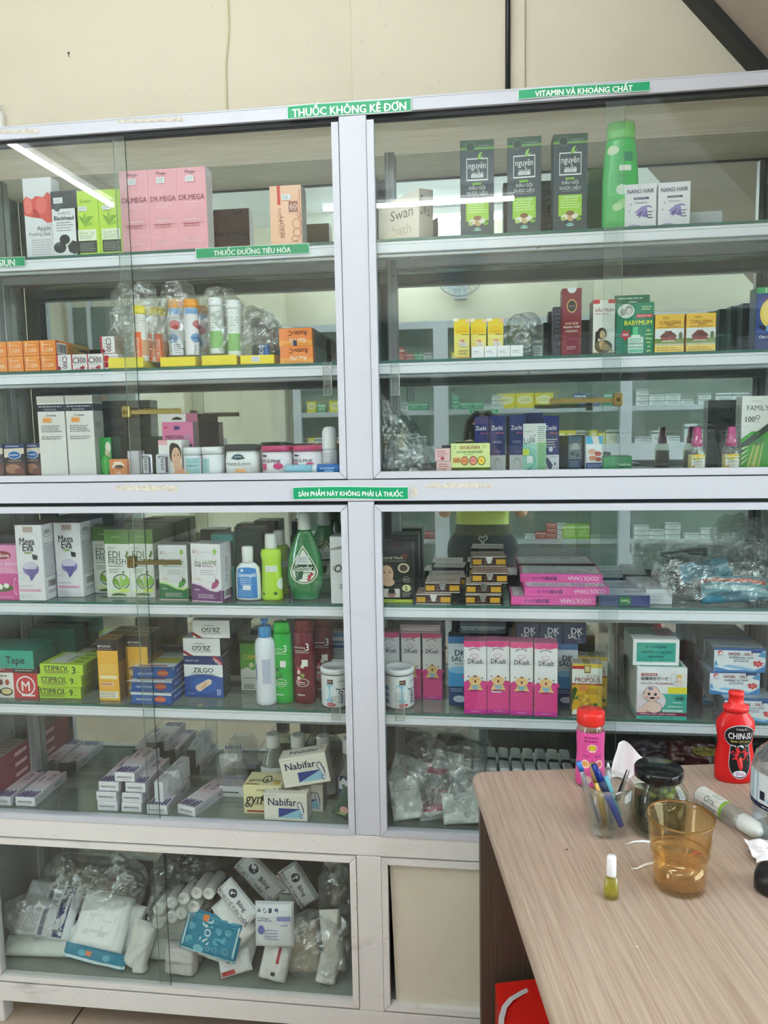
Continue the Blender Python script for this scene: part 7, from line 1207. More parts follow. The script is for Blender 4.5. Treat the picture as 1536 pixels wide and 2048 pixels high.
film('cream_bag', (575, 705), 1830, 1990, .07, .04, 91, 'large clear bag of folded white gauze at the right end', z, amp=.015, m=FILM, nu=60, nv=44, sc=20, power=.4)
pk('gauze_pack', 'folded white gauze strip standing in the large clear bag', 'pack', (665, 1880), .07, 44, 130, 6, 5, .03, C('#e0ddd4', .5), [], 92, .006); pk('gauze_pack', 'lower folded white gauze in the large clear bag', 'pack', (657, 1955), .055, 44, 60, -12, 8, .03, C('#e9e8e2', .5), [], 93, .006); pk('gauze_pack', 'cream folded cloth at the left of the large clear bag', 'pack', (605, 1895), .09, 70, 110, 3, 8, .03, C('#b9ae9c', .5), [], 94, .005)
film('clear_bag', (85, 300), 1712, 1800, .13, .05, 95, 'long crumpled clear bag lying across the back on the left', z+.10, amp=.016, nu=70, nv=36, sc=18, power=.5)
film('clear_bag', (300, 455), 1708, 1830, .155, .03, 96, 'crumpled grey-blue film bag at the mirror behind the rolls', z+.06, amp=.015, m=clear('dark_film', '#8f9cac', .1, .8, .12, bump=1, haze=.3, hcol='#3a4658'), nu=60, nv=40, sc=22, power=.5)
film('clear_bag', (10, 120), 1800, 1880, .05, .03, 97, 'shiny clear wrapping over the printed gauze pack', z+.07, amp=.010, sc=30)
film('clear_bag', (640, 712), 1730, 1850, .13, .04, 98, 'clear bag top rising in the right rear corner', z+.08, amp=.014, sc=22)
# everything in the cabinet rests on its shelf and stays between the panes and the mirrored back
bpy.context.view_layer.update()
def bounds(o):
    P_ = []
    for c in [o]+list(o.children_recursive):
        if c.type == 'MESH': P_ += [c.matrix_world @ Vector(v) for v in c.bound_box]
    return [min(p[i] for p in P_) for i in range(3)], [max(p[i] for p in P_) for i in range(3)]
for o in [o for o in S.objects if o.parent is None and 'category' in o and o != cab and o.type in ('MESH', 'EMPTY')]:
    if o.type == 'EMPTY' and not o.children: continue
    lo, hi = bounds(o); c = [(a+b)/2 for a, b in zip(lo, hi)]
    if not (0 < c[1] < .24 and -1.3 < c[0] < .75 and c[2] < 2.12): continue
    left = c[0] < -.25; dy = 0
    if lo[1] < .0212: dy = .0212-lo[1]
    if hi[1]+dy > .2035: dy = .2035-hi[1]
    o.location.y += dy
    zs_ = [v for v in ZS.values() if v <= c[2]]; f = max(zs_) if zs_ else ZS[7]
    if lo[2] < f: o.location.z += f-lo[2]
    if left and hi[0] > -.2575: o.location.x -= hi[0]+.2575
    if left and hi[1]+dy > .178 and hi[0] > -.3265: o.location.y -= hi[1]+dy-.178
    if left and lo[0] < -1.166 and hi[1]+dy > .178: o.location.y -= hi[1]+dy-.178
    if not left and lo[0] < -.2485: o.location.x += -.2485-lo[0]
    if not left and lo[0] < -.186 and hi[1]+dy > .178: o.location.y -= hi[1]+dy-.178
# ================================================================ desk and the things on it
TZ = .79
A0 = G(945, 1540, TZ); B0 = G(1536, 1526, TZ); ang = math.radians(9.1); A0.x -= .004
def wood(name, c1, c2, c3, rough=.42):
    m, nt, out = new_mat(name); N = nt.nodes.new; Lk = nt.links.new
    b = N('ShaderNodeBsdfPrincipled'); b.inputs['Roughness'].default_value = rough; Lk(b.outputs[0], out.inputs[0])
    tc = N('ShaderNodeTexCoord'); cols = []
    def st(sx, sy, sz, sc, lo, hi):
        mp = N('ShaderNodeMapping'); mp.inputs['Scale'].default_value = (sx, sy, sz); Lk(tc.outputs['Object'], mp.inputs[0])
        n = N('ShaderNodeTexNoise'); n.inputs['Scale'].default_value = sc; n.inputs['Detail'].default_value = 5; Lk(mp.outputs[0], n.inputs['Vector'])
        r = N('ShaderNodeMapRange'); r.inputs[1].default_value = lo; r.inputs[2].default_value = hi; Lk(n.outputs['Fac'], r.inputs[0]); return r.outputs[0]
    a = st(1, .02, .02, 520, .38, .62); c = st(1, .015, .015, 210, .42, .60); d = st(1, .3, .3, 5, .35, .65)
    m1 = N('ShaderNodeMix'); m1.data_type = 'RGBA'; m1.inputs[6].default_value = lin(c1); m1.inputs[7].default_value = lin(c2); Lk(a, m1.inputs[0])
    ml = N('ShaderNodeMath'); ml.operation = 'MULTIPLY'; ml.inputs[1].default_value = .45; Lk(c, ml.inputs[0])
    m2 = N('ShaderNodeMix'); m2.data_type = 'RGBA'; m2.inputs[7].default_value = lin(c3); Lk(m1.outputs[2], m2.inputs[6]); Lk(ml.outputs[0], m2.inputs[0])
    hs = N('ShaderNodeHueSaturation'); mr = N('ShaderNodeMapRange'); mr.inputs[3].default_value = .93; mr.inputs[4].default_value = 1.05; Lk(d, mr.inputs[0]); Lk(mr.outputs[0], hs.inputs['Value']); Lk(m2.outputs[2], hs.inputs['Color'])
    Lk(hs.outputs[0], b.inputs['Base Color']); return m
WOOD = wood('striped_laminate', '#b59f8d', '#a18b7a', '#c6b3a2'); WOODSHADE = wood('shaded_dark_laminate', '#4f4137', '#43372e', '#5c4d40')  # second laminate: dark wood with the shade under the desktop in its colour
desk = tag(empty('desk', (A0.x, A0.y, 0), ang), 'beige striped laminate desk with rounded corner standing before the right half of the cabinet', 'desk')
def top_mesh(w, d, z0, z1, r, er):
    mb = MB(); rings = []
    def outline(ins):
        pts = []
        for (cx, cy, a0) in ((r, -r, 90), (r, -d+r, 180), (w-r, -d+r, 270), (w-r, -r, 0)):
            for i in range(9): a = math.radians(a0+90*i/8); pts.append((cx+(r-ins)*math.cos(a), cy+(r-ins)*math.sin(a)))
        return pts
    prof = [(er, z0)]+[(er*(1-math.cos(math.radians(t))), 0) for t in ()]
    seq = [(er*.6, z0), (er*.15, z0+er*.4), (0, z0+er), (0, z1-er)]+[(er*(1-math.cos(math.radians(t))), z1-er+er*math.sin(math.radians(t))) for t in (22, 45, 67, 90)]
    vs = []; n = 36
    for ins, zz_ in seq: vs += [(x, y, zz_) for x, y in outline(ins)]
    fs = [(k*n+i, k*n+(i+1) % n, (k+1)*n+(i+1) % n, (k+1)*n+i) for k in range(len(seq)-1) for i in range(n)]
    mb.add(vs, fs, WOOD, True); mb.add(vs[-n:], [tuple(range(n))], WOOD, False); mb.add(vs[:n], [tuple(range(n))[::-1]], WOODSHADE, False); return mb
top_mesh(1.35, .98, TZ-.032, TZ, .028, .013).build('desktop', desk)
MB().box(.012, 1.33, -.045, -.027, .02, TZ-.0325, WOODSHADE).build('back_panel', desk); MB().box(1.29, 1.31, -.93, -.045, 0, TZ-.0325, WOODSHADE).build('side_panel', desk)
MB().box(.80, .82, -.93, -.045, 0, TZ-.0325, WOODSHADE).build('side_panel', desk)
# red carton in the kneehole
cz = P(982, 1966, A0.y-.06).z; a, b = P(984, 1966, A0.y-.06), P(1150, 1950, A0.y-.06)
t = tag(empty('red_carton', (a.x+.006, A0.y-.062, 0), ang*.5), 'glossy red carton with a white strap under the desk', 'box'); RED = C('#d8251c', .18); cz = cz
mb = MB(); mb.grid(lambda u, v: (u*.34, -v*.30, cz+.020*math.sin(min(1,u*1.3)*2.0)*(1-v)+.001), 16, 4, RED); mb.box(0, .34, -.30, 0, 0, cz-.0, RED, .001); mb.build('carton_body', t)
sp_ = [G(x_, y_, cz+.009)-Vector(t.location) for x_, y_ in ((1001, 2064), (1003, 2036), (1009, 2014), (1022, 1998), (1044, 1985), (1072, 1972), (1104, 1960))]; Rz = Matrix.Rotation(-ang*.5, 3, 'Z'); sp_ = [Rz @ v for v in sp_]
mb = MB()
for d_ in (0,):
    vs = []
    for i, v in enumerate(sp_):
        tt = (sp_[min(i+1, 6)]-sp_[max(i-1, 0)]).normalized(); nn_ = Vector((-tt.y, tt.x, 0))*.005; vs += [v+nn_, v-nn_]
    mb.add(vs, [(2*i, 2*i+1, 2*i+3, 2*i+2) for i in range(6)], C('#e6e4e4', .3))
mb.build('strap', t)
def on(px, py): g = G(px, py, TZ); return g
GL = lambda nm, tint, base=.05, haze=0, hc='#ffffff': clear(nm, tint, base, .95, .02, haze=haze, hcol=hc)
def size(px0, px1, g, py):   # metres between two photo columns at the distance of g
    return P(px1, py, g.y).x-P(px0, py, g.y).x
def hgt(px, py, g): return P(px, py, g.y).z-TZ
# pink jar with red lid
g = on(1180, 1566); H = hgt(1178, 1420, g); W = size(1149, 1206, g, 1480)/2; t = tag(empty('pink_jar', (g.x, g.y, TZ)), 'waisted pink jar with a red screw lid behind the pen glass', 'jar')
pr = [(W*.9, 0), (W, .004), (W*1.0, H*.2), (W*.9, H*.45), (W*.95, H*.62), (W*.93, H*.76), (W*.86, H*.80), (W*.84, H*.84)]
lathe_part(t, 'jar_body', pr, GL('pink_clear', '#f2d4cc', .08, .25, '#e0b0a0'), 44); lathe_part(t, 'lid', [(W*.95, H*.83), (W*.98, H*.84), (W*.98, H*.975), (W*.93, H)], C('#e0322c', .25), 44)
wrap(t, 'label', W, H*.03, H*.72, 4.2, [R(0, 0, 1, 1, '#e0529c'), E(.5, .72, .09, .08, '#f0c8c0'), E(.5, .73, .06, .05, '#d9c22e'), E(.38, .42, .075, .08, '#f0c8c0'), E(.38, .42, .05, .05, '#e0a050'), E(.62, .42, .075, .08, '#f0c8c0'), E(.62, .42, .05, .05, '#c96a5a'), R(.498, .2, .502, .55, '#b03a7a'), L(.36, .82, .64, .95, 2, '#8a2a6a'), L(.32, .54, .46, .6, 2, '#8a2a6a'), L(.54, .54, .68, .6, 2, '#8a2a6a'), E(.42, .14, .07, .07, '#f0c8c0'), E(.6, .14, .07, .07, '#e9b0a0')], prof=pr, off=.0008)
# red sauce bottle
g = on(1467, 1558); H = hgt(1467, 1381, g); W = size(1427, 1506, g, 1480)/2; t = tag(empty('sauce_bottle', (g.x, g.y, TZ)), 'red squeeze bottle of chili sauce with black label at the back edge of the desk', 'bottle')
RP = C('#d01a1e', .2); pr = [(W*.9, 0), (W*.99, .004), (W, H*.1), (W*.97, H*.3), (W*.86, H*.42), (W*.90, H*.50), (W*.99, H*.60), (W*.93, H*.68), (W*.62, H*.76), (W*.56, H*.79)]
lathe_part(t, 'bottle_body', pr, RP, 48, .62); lathe_part(t, 'cap', [(W*.64, H*.785), (W*.64, H*.84), (W*.40, H*.855), (W*.36, H*.95), (W*.40, H*.955), (W*.38, H*.995), (W*.2, H)], C('#e02a2a', .3), 36, .8)
wrap(t, 'label', W, H*.06, H*.60, 2.1, [E(.55, .78, .42, .22, '#c9ccd0'), E(.55, .32, .28, .32, '#c9ccd0'), R(.28, .36, .82, .6, '#c9ccd0'), E(.55, .78, .405, .205, '#15161a'), E(.55, .32, .265, .305, '#15161a'), R(.295, .36, .805, .6, '#15161a'), T('CHIN-SU', .24, .88, .80, '#f4f4f4', 1, 1.9), T('Tương ớt', .42, .68, .925, '#d9dadc', 0), T('Garlic chili sauce', .3, .82, .695, '#d9c04a', 0, 1.1),
     Q([(.55, .5), (.5, .58), (.42, .56), (.48, .48), (.36, .52), (.30, .48), (.44, .42), (.34, .36), (.46, .37), (.50, .24), (.56, .16), (.62, .22), (.60, .36), (.78, .34), (.68, .42), (.82, .5), (.68, .49), (.70, .58), (.62, .52)], '#c9252c'), Q([(.52, .4), (.58, .2), (.6, .26), (.57, .42)], '#e86a5a'), E(.54, .10, .15, .06, '#e6e2ea'), E(.5, .10, .06, .035, '#b5a8c8'), E(.6, .09, .05, .03, '#c9a0b0')], .62, pr, off=.001)
# square-based glass holding pens
def cup(name, px, pyb, pyt, pr_, m, label, cat, sq=0, wallt=.0025):
    g = on(px, pyb); t = tag(empty(name, (g.x, g.y, TZ+.0005)), label, cat); return g, t
g = on(1213, 1662); H = hgt(1213, 1592, g); W = size(1163, 1262, g, 1600)/2; t = tag(empty('pen_glass', (g.x, g.y, TZ+.0003), .2), 'clear thick-bottomed glass holding pens', 'glass')
PG = GL('pen_glass_clear', '#f5f9f8', .05); H = .088
lathe_part(t, 'glass_body', [(.001, .0), (W*.60, .0), (W*.70, .004), (W*.82, .018), (W*.97, H*.55), (W, H), (W*.955, H+.0006), (W*.92, H*.55), (W*.76, .022), (W*.6, .013), (.001, .012)], PG, 44, 1, sq=3, cap=False); PGL = (g, W, H)
def pen(name, label, p0, p1, r, parts_):
    """parts_: list of (name, t0, t1, r0, r1, material) along the pen"""
    a, b = Vector(p0), Vector(p1); t = tag(empty(name, a), label, 'pen'); d = b-a
    for nm, t0, t1, r0, r1, m in parts_: MB().tube([d*t0, d*(t0+(t1-t0)*.5), d*t1], [r0, (r0+r1)/2, r1], m, 14).build(nm, t)
    return t
def pp_(px, py, y): return P(px, py, y)
gy_ = g.y; BL, BL2, GO, CLR = C('#1f3a8a', .25), C('#3f7fd0', .25), C('#d2aa62', .3, .5), clear('pen_clear', '#dfe6ee', .12, .9, .05, haze=.15)
pen('blue_pen', 'clear pen with pale blue cap leaning left in the pen glass', pp_(1200, 1648, gy_+.01)+Vector((0, 0, .0)), pp_(1157, 1524, gy_+.012), .004, [('barrel', 0, .86, .0036, .0042, CLR), ('ink_refill', .02, .84, .0014, .0014, C('#27409a', .3)), ('pen_cap', .86, 1, .0048, .0048, BL2)])
pen('gold_pen', 'gold pen standing between the blue pens', pp_(1212, 1650, gy_+.018), pp_(1184, 1526, gy_+.024), .005, [('barrel', 0, .7, .004, .0055, GO), ('pen_cap', .7, 1, .0058, .0052, C('#e0bd78', .25, .5))])
pen('navy_pen', 'thick navy blue pen leaning right across the glass', pp_(1243, 1652, gy_-.012), pp_(1187, 1529, gy_-.004), .006, [('barrel', 0, .55, .0048, .0062, BL), ('grip', .55, .74, .0064, .0062, C('#2b3a5a', .3)), ('pen_cap', .74, 1, .0066, .005, C('#1a2f86', .22))])
pen('clear_pen', 'clear ballpoint pen upright at the middle of the glass', pp_(1222, 1646, gy_+.016), pp_(1216, 1525, gy_+.018), .005, [('barrel', 0, .9, .0045, .0048, CLR), ('ink_refill', .02, .88, .0016, .0016, C('#8a98a8', .3)), ('tip_cone', .9, 1, .0045, .0012, C('#b9c0c6', .2, .6))])
pen('turquoise_pen', 'turquoise pen barrel low behind the navy pen', pp_(1238, 1630, gy_+.006), pp_(1212, 1552, gy_+.016), .004, [('barrel', 0, 1, .0042, .0042, C('#6ab8c8', .3))])
a, b, c, d = pp_(1232, 1600, gy_+.008), pp_(1254, 1539, gy_+.01), pp_(1236, 1600, gy_+.004), pp_(1259, 1541, gy_+.006)
t = tag(empty('tweezers', a), 'black and steel tweezers standing in the pen glass', 'tweezers'); MB().tube([Vector((0, 0, 0)), b-a], [.0028, .001], C('#1d1e20', .3), 8).build('arm', t); MB().tube([c-a, d-a], [.0028, .001], C('#8d8a86', .3, .5), 8).build('arm', t)
# jar with black lid
g = on(1315, 1655); W = size(1268, 1370, g, 1570)/2*.98; H = hgt(1317, 1556, g)
t = tag(empty('black_lid_jar', (g.x, g.y, TZ+.0003), .15), 'squarish glass jar with a shiny black lid and dark fruit inside, behind the amber cup', 'jar'); W = .043; H = hgt(1317, 1528, on(1317, 1650))
lathe_part(t, 'jar_body', [(.001, .001), (W*.92, .001), (W*1.02, .006), (W*1.06, H*.55), (W*1.0, H*.68), (W*.80, H*.80), (W*.80, H*.85)], GL('jar_glass', '#ecf2e8', .05, .03, '#dfe6d9'), 48, 1, sq=3.2, cap=False)
lathe_part(t, 'lid', [(W*.88, H*.84), (W*.92, H*.85), (W*.92, H*.965), (W*.87, H*.995), (W*.80, H*.99), (W*.76, H), (W*.001, H*1.002)], C('#141416', .12), 48)
mb = MB(); q = random.Random(4)
for i in range(46):
    zz0 = .012+.0095*(i//6)*1.12; a_ = i*2.4; r_ = W*.62*(.55+.45*((i*7) % 5)/4); m = C('#2c2220', .25) if i < 30 else C(['#6f7a26', '#8a9230', '#3a2a20'][i % 3], .3)
    if zz0 > H*.72: break
    mb.lathe([(.0001, -.0075), (.0055, -.005), (.0078, 0), (.0055, .005), (.0001, .0075)], m, 12, M=Matrix.Translation((r_*math.cos(a_), r_*math.sin(a_), zz0)))
o = mb.build('fruit_pieces', t); o['kind'] = 'stuff'; lathe_part(t, 'liquid', [(W*.80, .004), (W*.92, .008), (W*.95, H*.55)], clear('brine', '#a9a45a', .04, .6, .05), 40, 1, sq=3.2)
# amber cup with water
g = on(1358, 1770); W = size(1291, 1430, g, 1640)/2*.97; H = hgt(1358, 1632, g); t = tag(empty('amber_cup', (g.x, g.y, TZ+.0003)), 'large amber glass tumbler half full of water at the middle of the desk', 'cup')
AM = GL('amber_glass', '#f9edd2', .06); WB = W*.80
lathe_part(t, 'glass_body', [(.001, .0), (WB*.9, .0), (WB, .005), (WB*1.04, H*.46), (WB*1.10, H*.50), (W, H-.001), (W*.985, H+.001), (W*.965, H-.001), (WB*1.04, H*.51), (WB*.98, H*.46), (WB*.93, .010), (WB*.8, .007), (.001, .007)], AM, 64, cap=False)
MB().lathe([(W*.962, H-.002), (W*.99, H+.0016), (W*1.003, H-.002)], C('#7a5a2a', .15), 64, cap=False).build('rim', t); MB().lathe([(WB*1.045, H*.478), (WB*1.075, H*.486), (WB*1.10, H*.497)], C('#8a6230', .2), 64, cap=False).build('waist_ring', t)
lathe_part(t, 'water', [(WB*.9, .0085), (WB*.955, .012), (WB*.975, H*.40), (.0005, H*.40)], clear('tea_water', '#fdf4de', .12, .9, .02), 56)
# yellow oil roller
g = on(1222, 1797); H = hgt(1222, 1712, g); W = size(1206, 1238, g, 1760)/2; t = tag(empty('oil_bottle', (g.x, g.y, TZ+.0003)), 'tiny bottle of yellow oil with a white cap, alone at the front of the desk', 'bottle')
lathe_part(t, 'bottle_body', [(.001, .0005), (W*.8, 0), (W*.95, .003), (W*.98, H*.22), (W*.8, H*.50), (W*.5, H*.54), (W*.45, H*.6)], GL('oil_glass', '#f2f4d0', .08), 36, .7, sq=2.6, cap=False); lathe_part(t, 'oil', [(W*.6, .004), (W*.82, .008), (W*.86, H*.22), (W*.68, H*.46)], clear('yellow_oil', '#e4dc3c', .06, .7, .03, haze=.25, hcol='#d9d02a'), 32, .66, sq=2.6)
lathe_part(t, 'cap', [(W*.60, H*.555), (W*.64, H*.57), (W*.60, H*.96), (W*.5, H)], C('#f2f2f6', .25), 32)
# small bottle lying down
a, b = on(1398, 1606), on(1520, 1686); d = (b-a); Ln = d.length; t = tag(empty('lying_bottle', (a.x, a.y, TZ+.0175), 0), 'clear bottle with green and white label lying on its side beside the amber cup', 'bottle'); t.rotation_euler = (0, 0, math.atan2(d.y, d.x))
MX = Matrix.Rotation(math.pi/2, 4, 'Y'); r = .0165; PC = clear('pet_clear', '#e9efec', .08, .85, .06, haze=.12)
MB().lathe([(r*.8, .0), (r, .004), (r, Ln*.62), (r*.8, Ln*.70), (r*.62, Ln*.74)], PC, 36, M=MX).build('bottle_body', t); MB().lathe([(r*.85, Ln*.72), (r*.9, Ln*.74), (r*.86, Ln*.93), (r*.5, Ln*.98), (r*.42, Ln)], C('#d9dcd8', .35), 30, M=MX).build('cap', t)
mb = MB(); rr = r*1.01; Lw = Ln*.46; art(mb, lambda x, y, o: (.006+x, -(rr+o)*math.cos((y/(rr*3)-.5)*3+.5), (rr+o)*math.sin((y/(rr*3)-.5)*3+.5)), Lw, rr*3, [R(0, 0, 1, 1, '#eceee8'), Q([(0, .5), (.3, .6), (.25, 1), (0, 1)], '#2a8a3a'), R(.9, 0, 1, 1, '#8fc04a'), T('Oral', .35, .75, .55, '#7a8a80', 0, 1.2), L(.3, .05, .85, .35, 4, '#5a6a62'), L(.5, .7, .85, .9, 2, '#a9b5ac')], curved=20); mb.build('label', t)
# water bottle cut by the right edge
g = on(1572, 1668); H = hgt(1560, 1490, g); W = size(1500, 1640, g, 1620)/2; t = tag(empty('water_bottle', (g.x, g.y, TZ+.0003)), 'large clear water bottle with pale blue label at the right edge', 'bottle')
pr = [(W*.9, 0), (W*.96, .004)]+[(W*(.985 if i % 2 else .945), .01+.0085*i) for i in range(8)]+[(W*.985, H*.38), (W*.985, H*.78), (W*.90, H*.88), (W*.5, H*1.02), (W*.3, H*1.10)]
lathe_part(t, 'bottle_body', pr, clear('water_pet', '#e4ecf0', .10, .9, .03, haze=.06), 56); lathe_part(t, 'cap', [(W*.33, H*1.09), (W*.33, H*1.18), (W*.3, H*1.19)], C('#3a6ab0', .3), 30)
wrap(t, 'label', W, H*.36, H*.38, 4.2, [R(0, 0, 1, 1, '#dfe8ee'), R(0, 0, 1, .14, '#1a2444'), R(.0, .14, .2, 1, '#9fc4da'), O(.32, .72, .03, .12, .3, '#1a2444'), E(.34, .35, .03, .1, '#f2f4f6'), E(.34, .35, .02, .07, '#c92f4a'), R(.22, .25, .26, .5, '#2a2f3a'), Q([(.26, .3), (.36, .6), (.5, .5), (.5, .2), (.3, .16)], '#8fc0de'), L(.24, .04, .5, .1, 1, '#dfe6f0')], prof=None, off=.0008)
# crumpled tissues
def tissue(g, w, d, h, k, label, rz=0, lean=0):
    def f(u, v):
        p = Vector((u*9, v*9, k)); x = (u-.5)*w; y = (v-.5)*d; e = min(u, 1-u, v, 1-v)
        zz_ = h*(.35+.65*abs(noise.noise(p*.42)))*(1-.5*e)+h*lean*v+crease(p*.25, 1, k)*h*.25; return (x+nz(p, .5, k)*w*.08, y+nz(p, .5, k+3)*d*.08, max(.0008, zz_))
    mb = MB(); mb.grid(f, 22, 18, C('#f1eff2', .8)); o = mb.build('tissue', loc=(g.x, g.y, TZ)); o.rotation_euler = (0, 0, rz); return tag(o, label, 'tissue')
g = on(1255, 1560); 
def f(u, v): x = (u-.5)*.075; return (x*(1-.3*v)+.01*v, .012*math.sin(u*6)+.02*v+nz((u*3, v*3, 1), 1, 2)*.006, .001+v*(.072-.028*u)+.004*math.sin(u*7+v*5))
mb = MB(); mb.grid(f, 20, 16, C('#f1eef0', .8)); tag(mb.build('tissue', loc=(g.x, g.y-.01, TZ+.0005)), 'white folded tissue standing up between the pen glass and the black-lidded jar', 'tissue')
tissue(on(1552, 1718), .075, .06, .022, 5, 'crumpled white tissue at the right edge of the desk in front of the water bottle')
g = on(1575, 1790); mb = MB(); mb.lathe([(.040, 0), (.047, .006), (.047, .024), (.042, .030), (.001, .031)], C('#141517', .35), 40, .62, sq=4); o = mb.build('black_case', loc=(g.x+.004, g.y, TZ+.0004)); o.rotation_euler = (0, 0, -.5); tag(o, 'black case with rounded corners at the right edge of the desk', 'case')
# floss picks beside the cup
for (p, lb) in (([(1253, 1691), (1268, 1686), (1285, 1685), (1302, 1687)], 'upper white floss pick whose end sticks out beside the amber cup'), ([(1262, 1740), (1274, 1740), (1288, 1733), (1304, 1729)], 'lower white floss pick whose end sticks out beside the amber cup')):
    pts = [on(*c) for c in p]; o0 = pts[0]; mb = MB(); mb.tube([q_-o0+Vector((0, 0, .0022)) for q_ in pts], [.0006, .0015, .0021, .0022], C('#f2f2f4', .3), 8); tag(mb.build('floss_pick', loc=o0), lb, 'floss pick')
for (px, py) in ((1270, 1895), (1131, 1700)):
    g = on(px, py); mb = MB(); mb.tube([(0, 0, .0006), (.003, .001, .001), (.004, -.002, .0008)], [.0006, .001, .0004], C('#e9e0d4' if px > 1200 else '#5a4638', .7), 6); tag(mb.build('crumb', loc=g), 'tiny pale crumb on the desk in front of the oil bottle' if px > 1200 else 'tiny dark crumb on the desk left of the pen glass', 'crumb')
# ================================================================ opposite cabinet (seen in the mirrored backs)
oc = tag(empty('display_cabinet', (0, 0, 0)), 'second white glazed medicine cabinet on the opposite wall, seen in the mirrors', 'cabinet')
YO = -3.2; OW = [(-1.235, -.30), (-.20, .94), (1.02, 2.05)]; OS = [1.93, 1.60, 1.352, 1.00, .70, .40]; YBk = -3.46
def ob(n, x0, x1, y0, y1, z0, z1, m): return MB().box(x0, x1, y0, y1, z0, z1, m, .001).build(n, oc)
xl, xr = -1.29, 2.11
for (z0, z1, n) in ((2.15, 2.19, 'top_rail'), (1.22, 1.35, 'middle_rail'), (.30, .36, 'lower_rail'), (.05, .1, 'base_rail')): ob(n, xl, xr, YO-.02, YO, z0, z1, ALU)
for (x0, x1) in ((xl, -1.235), (-.30, -.20), (.94, 1.02), (2.05, xr)): ob('post', x0, x1, YO-.02, YO+.001, .0, 2.19, ALU)
ob('back_board', xl, xr, YBk-.01, YBk, .05, 2.19, C('#a9b5ae', .5)); ob('top_panel', xl, xr, YBk, YO, 2.19, 2.2, ALU); ob('side_panel', xl, xl+.01, YBk, YO-.02, .05, 2.19, ALU); ob('side_panel', xr-.01, xr, YBk, YO-.02, .05, 2.19, ALU); ob('base_panel', xl+.01, xr-.01, YO-.019, YO-.012, .1, .3, C('#c9c1b0', .5))
for zs_ in OS: so = ob('shelf', xl+.01, xr-.01, YBk, YO-.022, zs_-.012, zs_-.0005, C('#c6cfca', .3)); MB().box(xl+.01, xr-.01, YO-.021, YO-.0165, zs_-.034, zs_, ALU).build('shelf_rail', so)
for (x0, x1) in OW:
    for (z0, z1) in ((1.36, 2.15), (.36, 1.22)):
        mb = MB(); mb.add([(x0, YO-.01, z0), (x1, YO-.01, z0), (x1, YO-.01, z1), (x0, YO-.01, z1)], [(3, 2, 1, 0)], GLASS); mb.build('sliding_pane', oc)
mb = MB(); art(mb, lambda x, y, o: (.14-x, YO+.0015+o, 1.568+y), .2, .03, [R(0, 0, 1, 1, '#e9efe9'), R(.01, .08, .99, .92, '#139a66'), T('THUỐC KHÁNG SINH', .1, .9, .45, '#f4fbf6', 1)]); mb.build('sign_strip', oc)
kinds = {'w': ('#e9eaec', '#5a6270', 'white carton with grey print'), 'y': ('#f0dc3a', '#f6f0c0', 'yellow carton'), 'g': ('#9ec84a', '#e6f0c4', 'lime green carton'), 'r': ('#b8443e', '#f0d8d4', 'red carton'), 't': ('#4fa07e', '#d9ece2', 'green carton'), 'b': ('#4a6ab0', '#dfe6f2', 'blue carton')}
OP = {}; q = random.Random(21)
def obox(k, x, zs_, w, h, d=.06, zo=0, y=None):
    key = (k, round(w, 3), round(h, 3))
    if key not in OP:
        c1, c2, _ = kinds[k]; mb = carton(w, d, h, c1, {'front': [R(.0, .72, 1, .86, c2), L(.1, .2, .85, .6, 3, c2)] if k != 'y' else [E(.5, .55, .42, .3, c2), L(.25, .45, .75, .65, 2, '#a89a3a')]}); OP[key] = mb.build('medicine_carton'); o = OP[key]
    else: o = OP[key].copy(); S.collection.objects.link(o)
    o.rotation_euler = (0, 0, math.pi+q.uniform(-.05, .05)); o.location = (x, (YO-.03 if y is None else y), zs_+zo)
    sh = ['top', 'second', 'third', 'fourth', 'fifth', 'lowest'][OS.index(zs_)]
    tag(o, '%s on the %s shelf of the mirrored opposite cabinet' % (kinds[k][2], sh), 'medicine box', 'x'); o['obk'] = kinds[k][2]; o['obs'] = sh; return o
def run(zs_, x0, x1, pal, hs, ws, stack=False):
    x = x0
    while x < x1:
        k = q.choice(pal); w = q.choice(ws); h = q.choice(hs); n = q.choice((1, 2, 3)) if (stack and h < .04) else 1
        for j in range(n): obox(k, x+w/2, zs_, w, h, zo=j*(h+.0006))
        x += w+q.choice((.003, .004, .03))
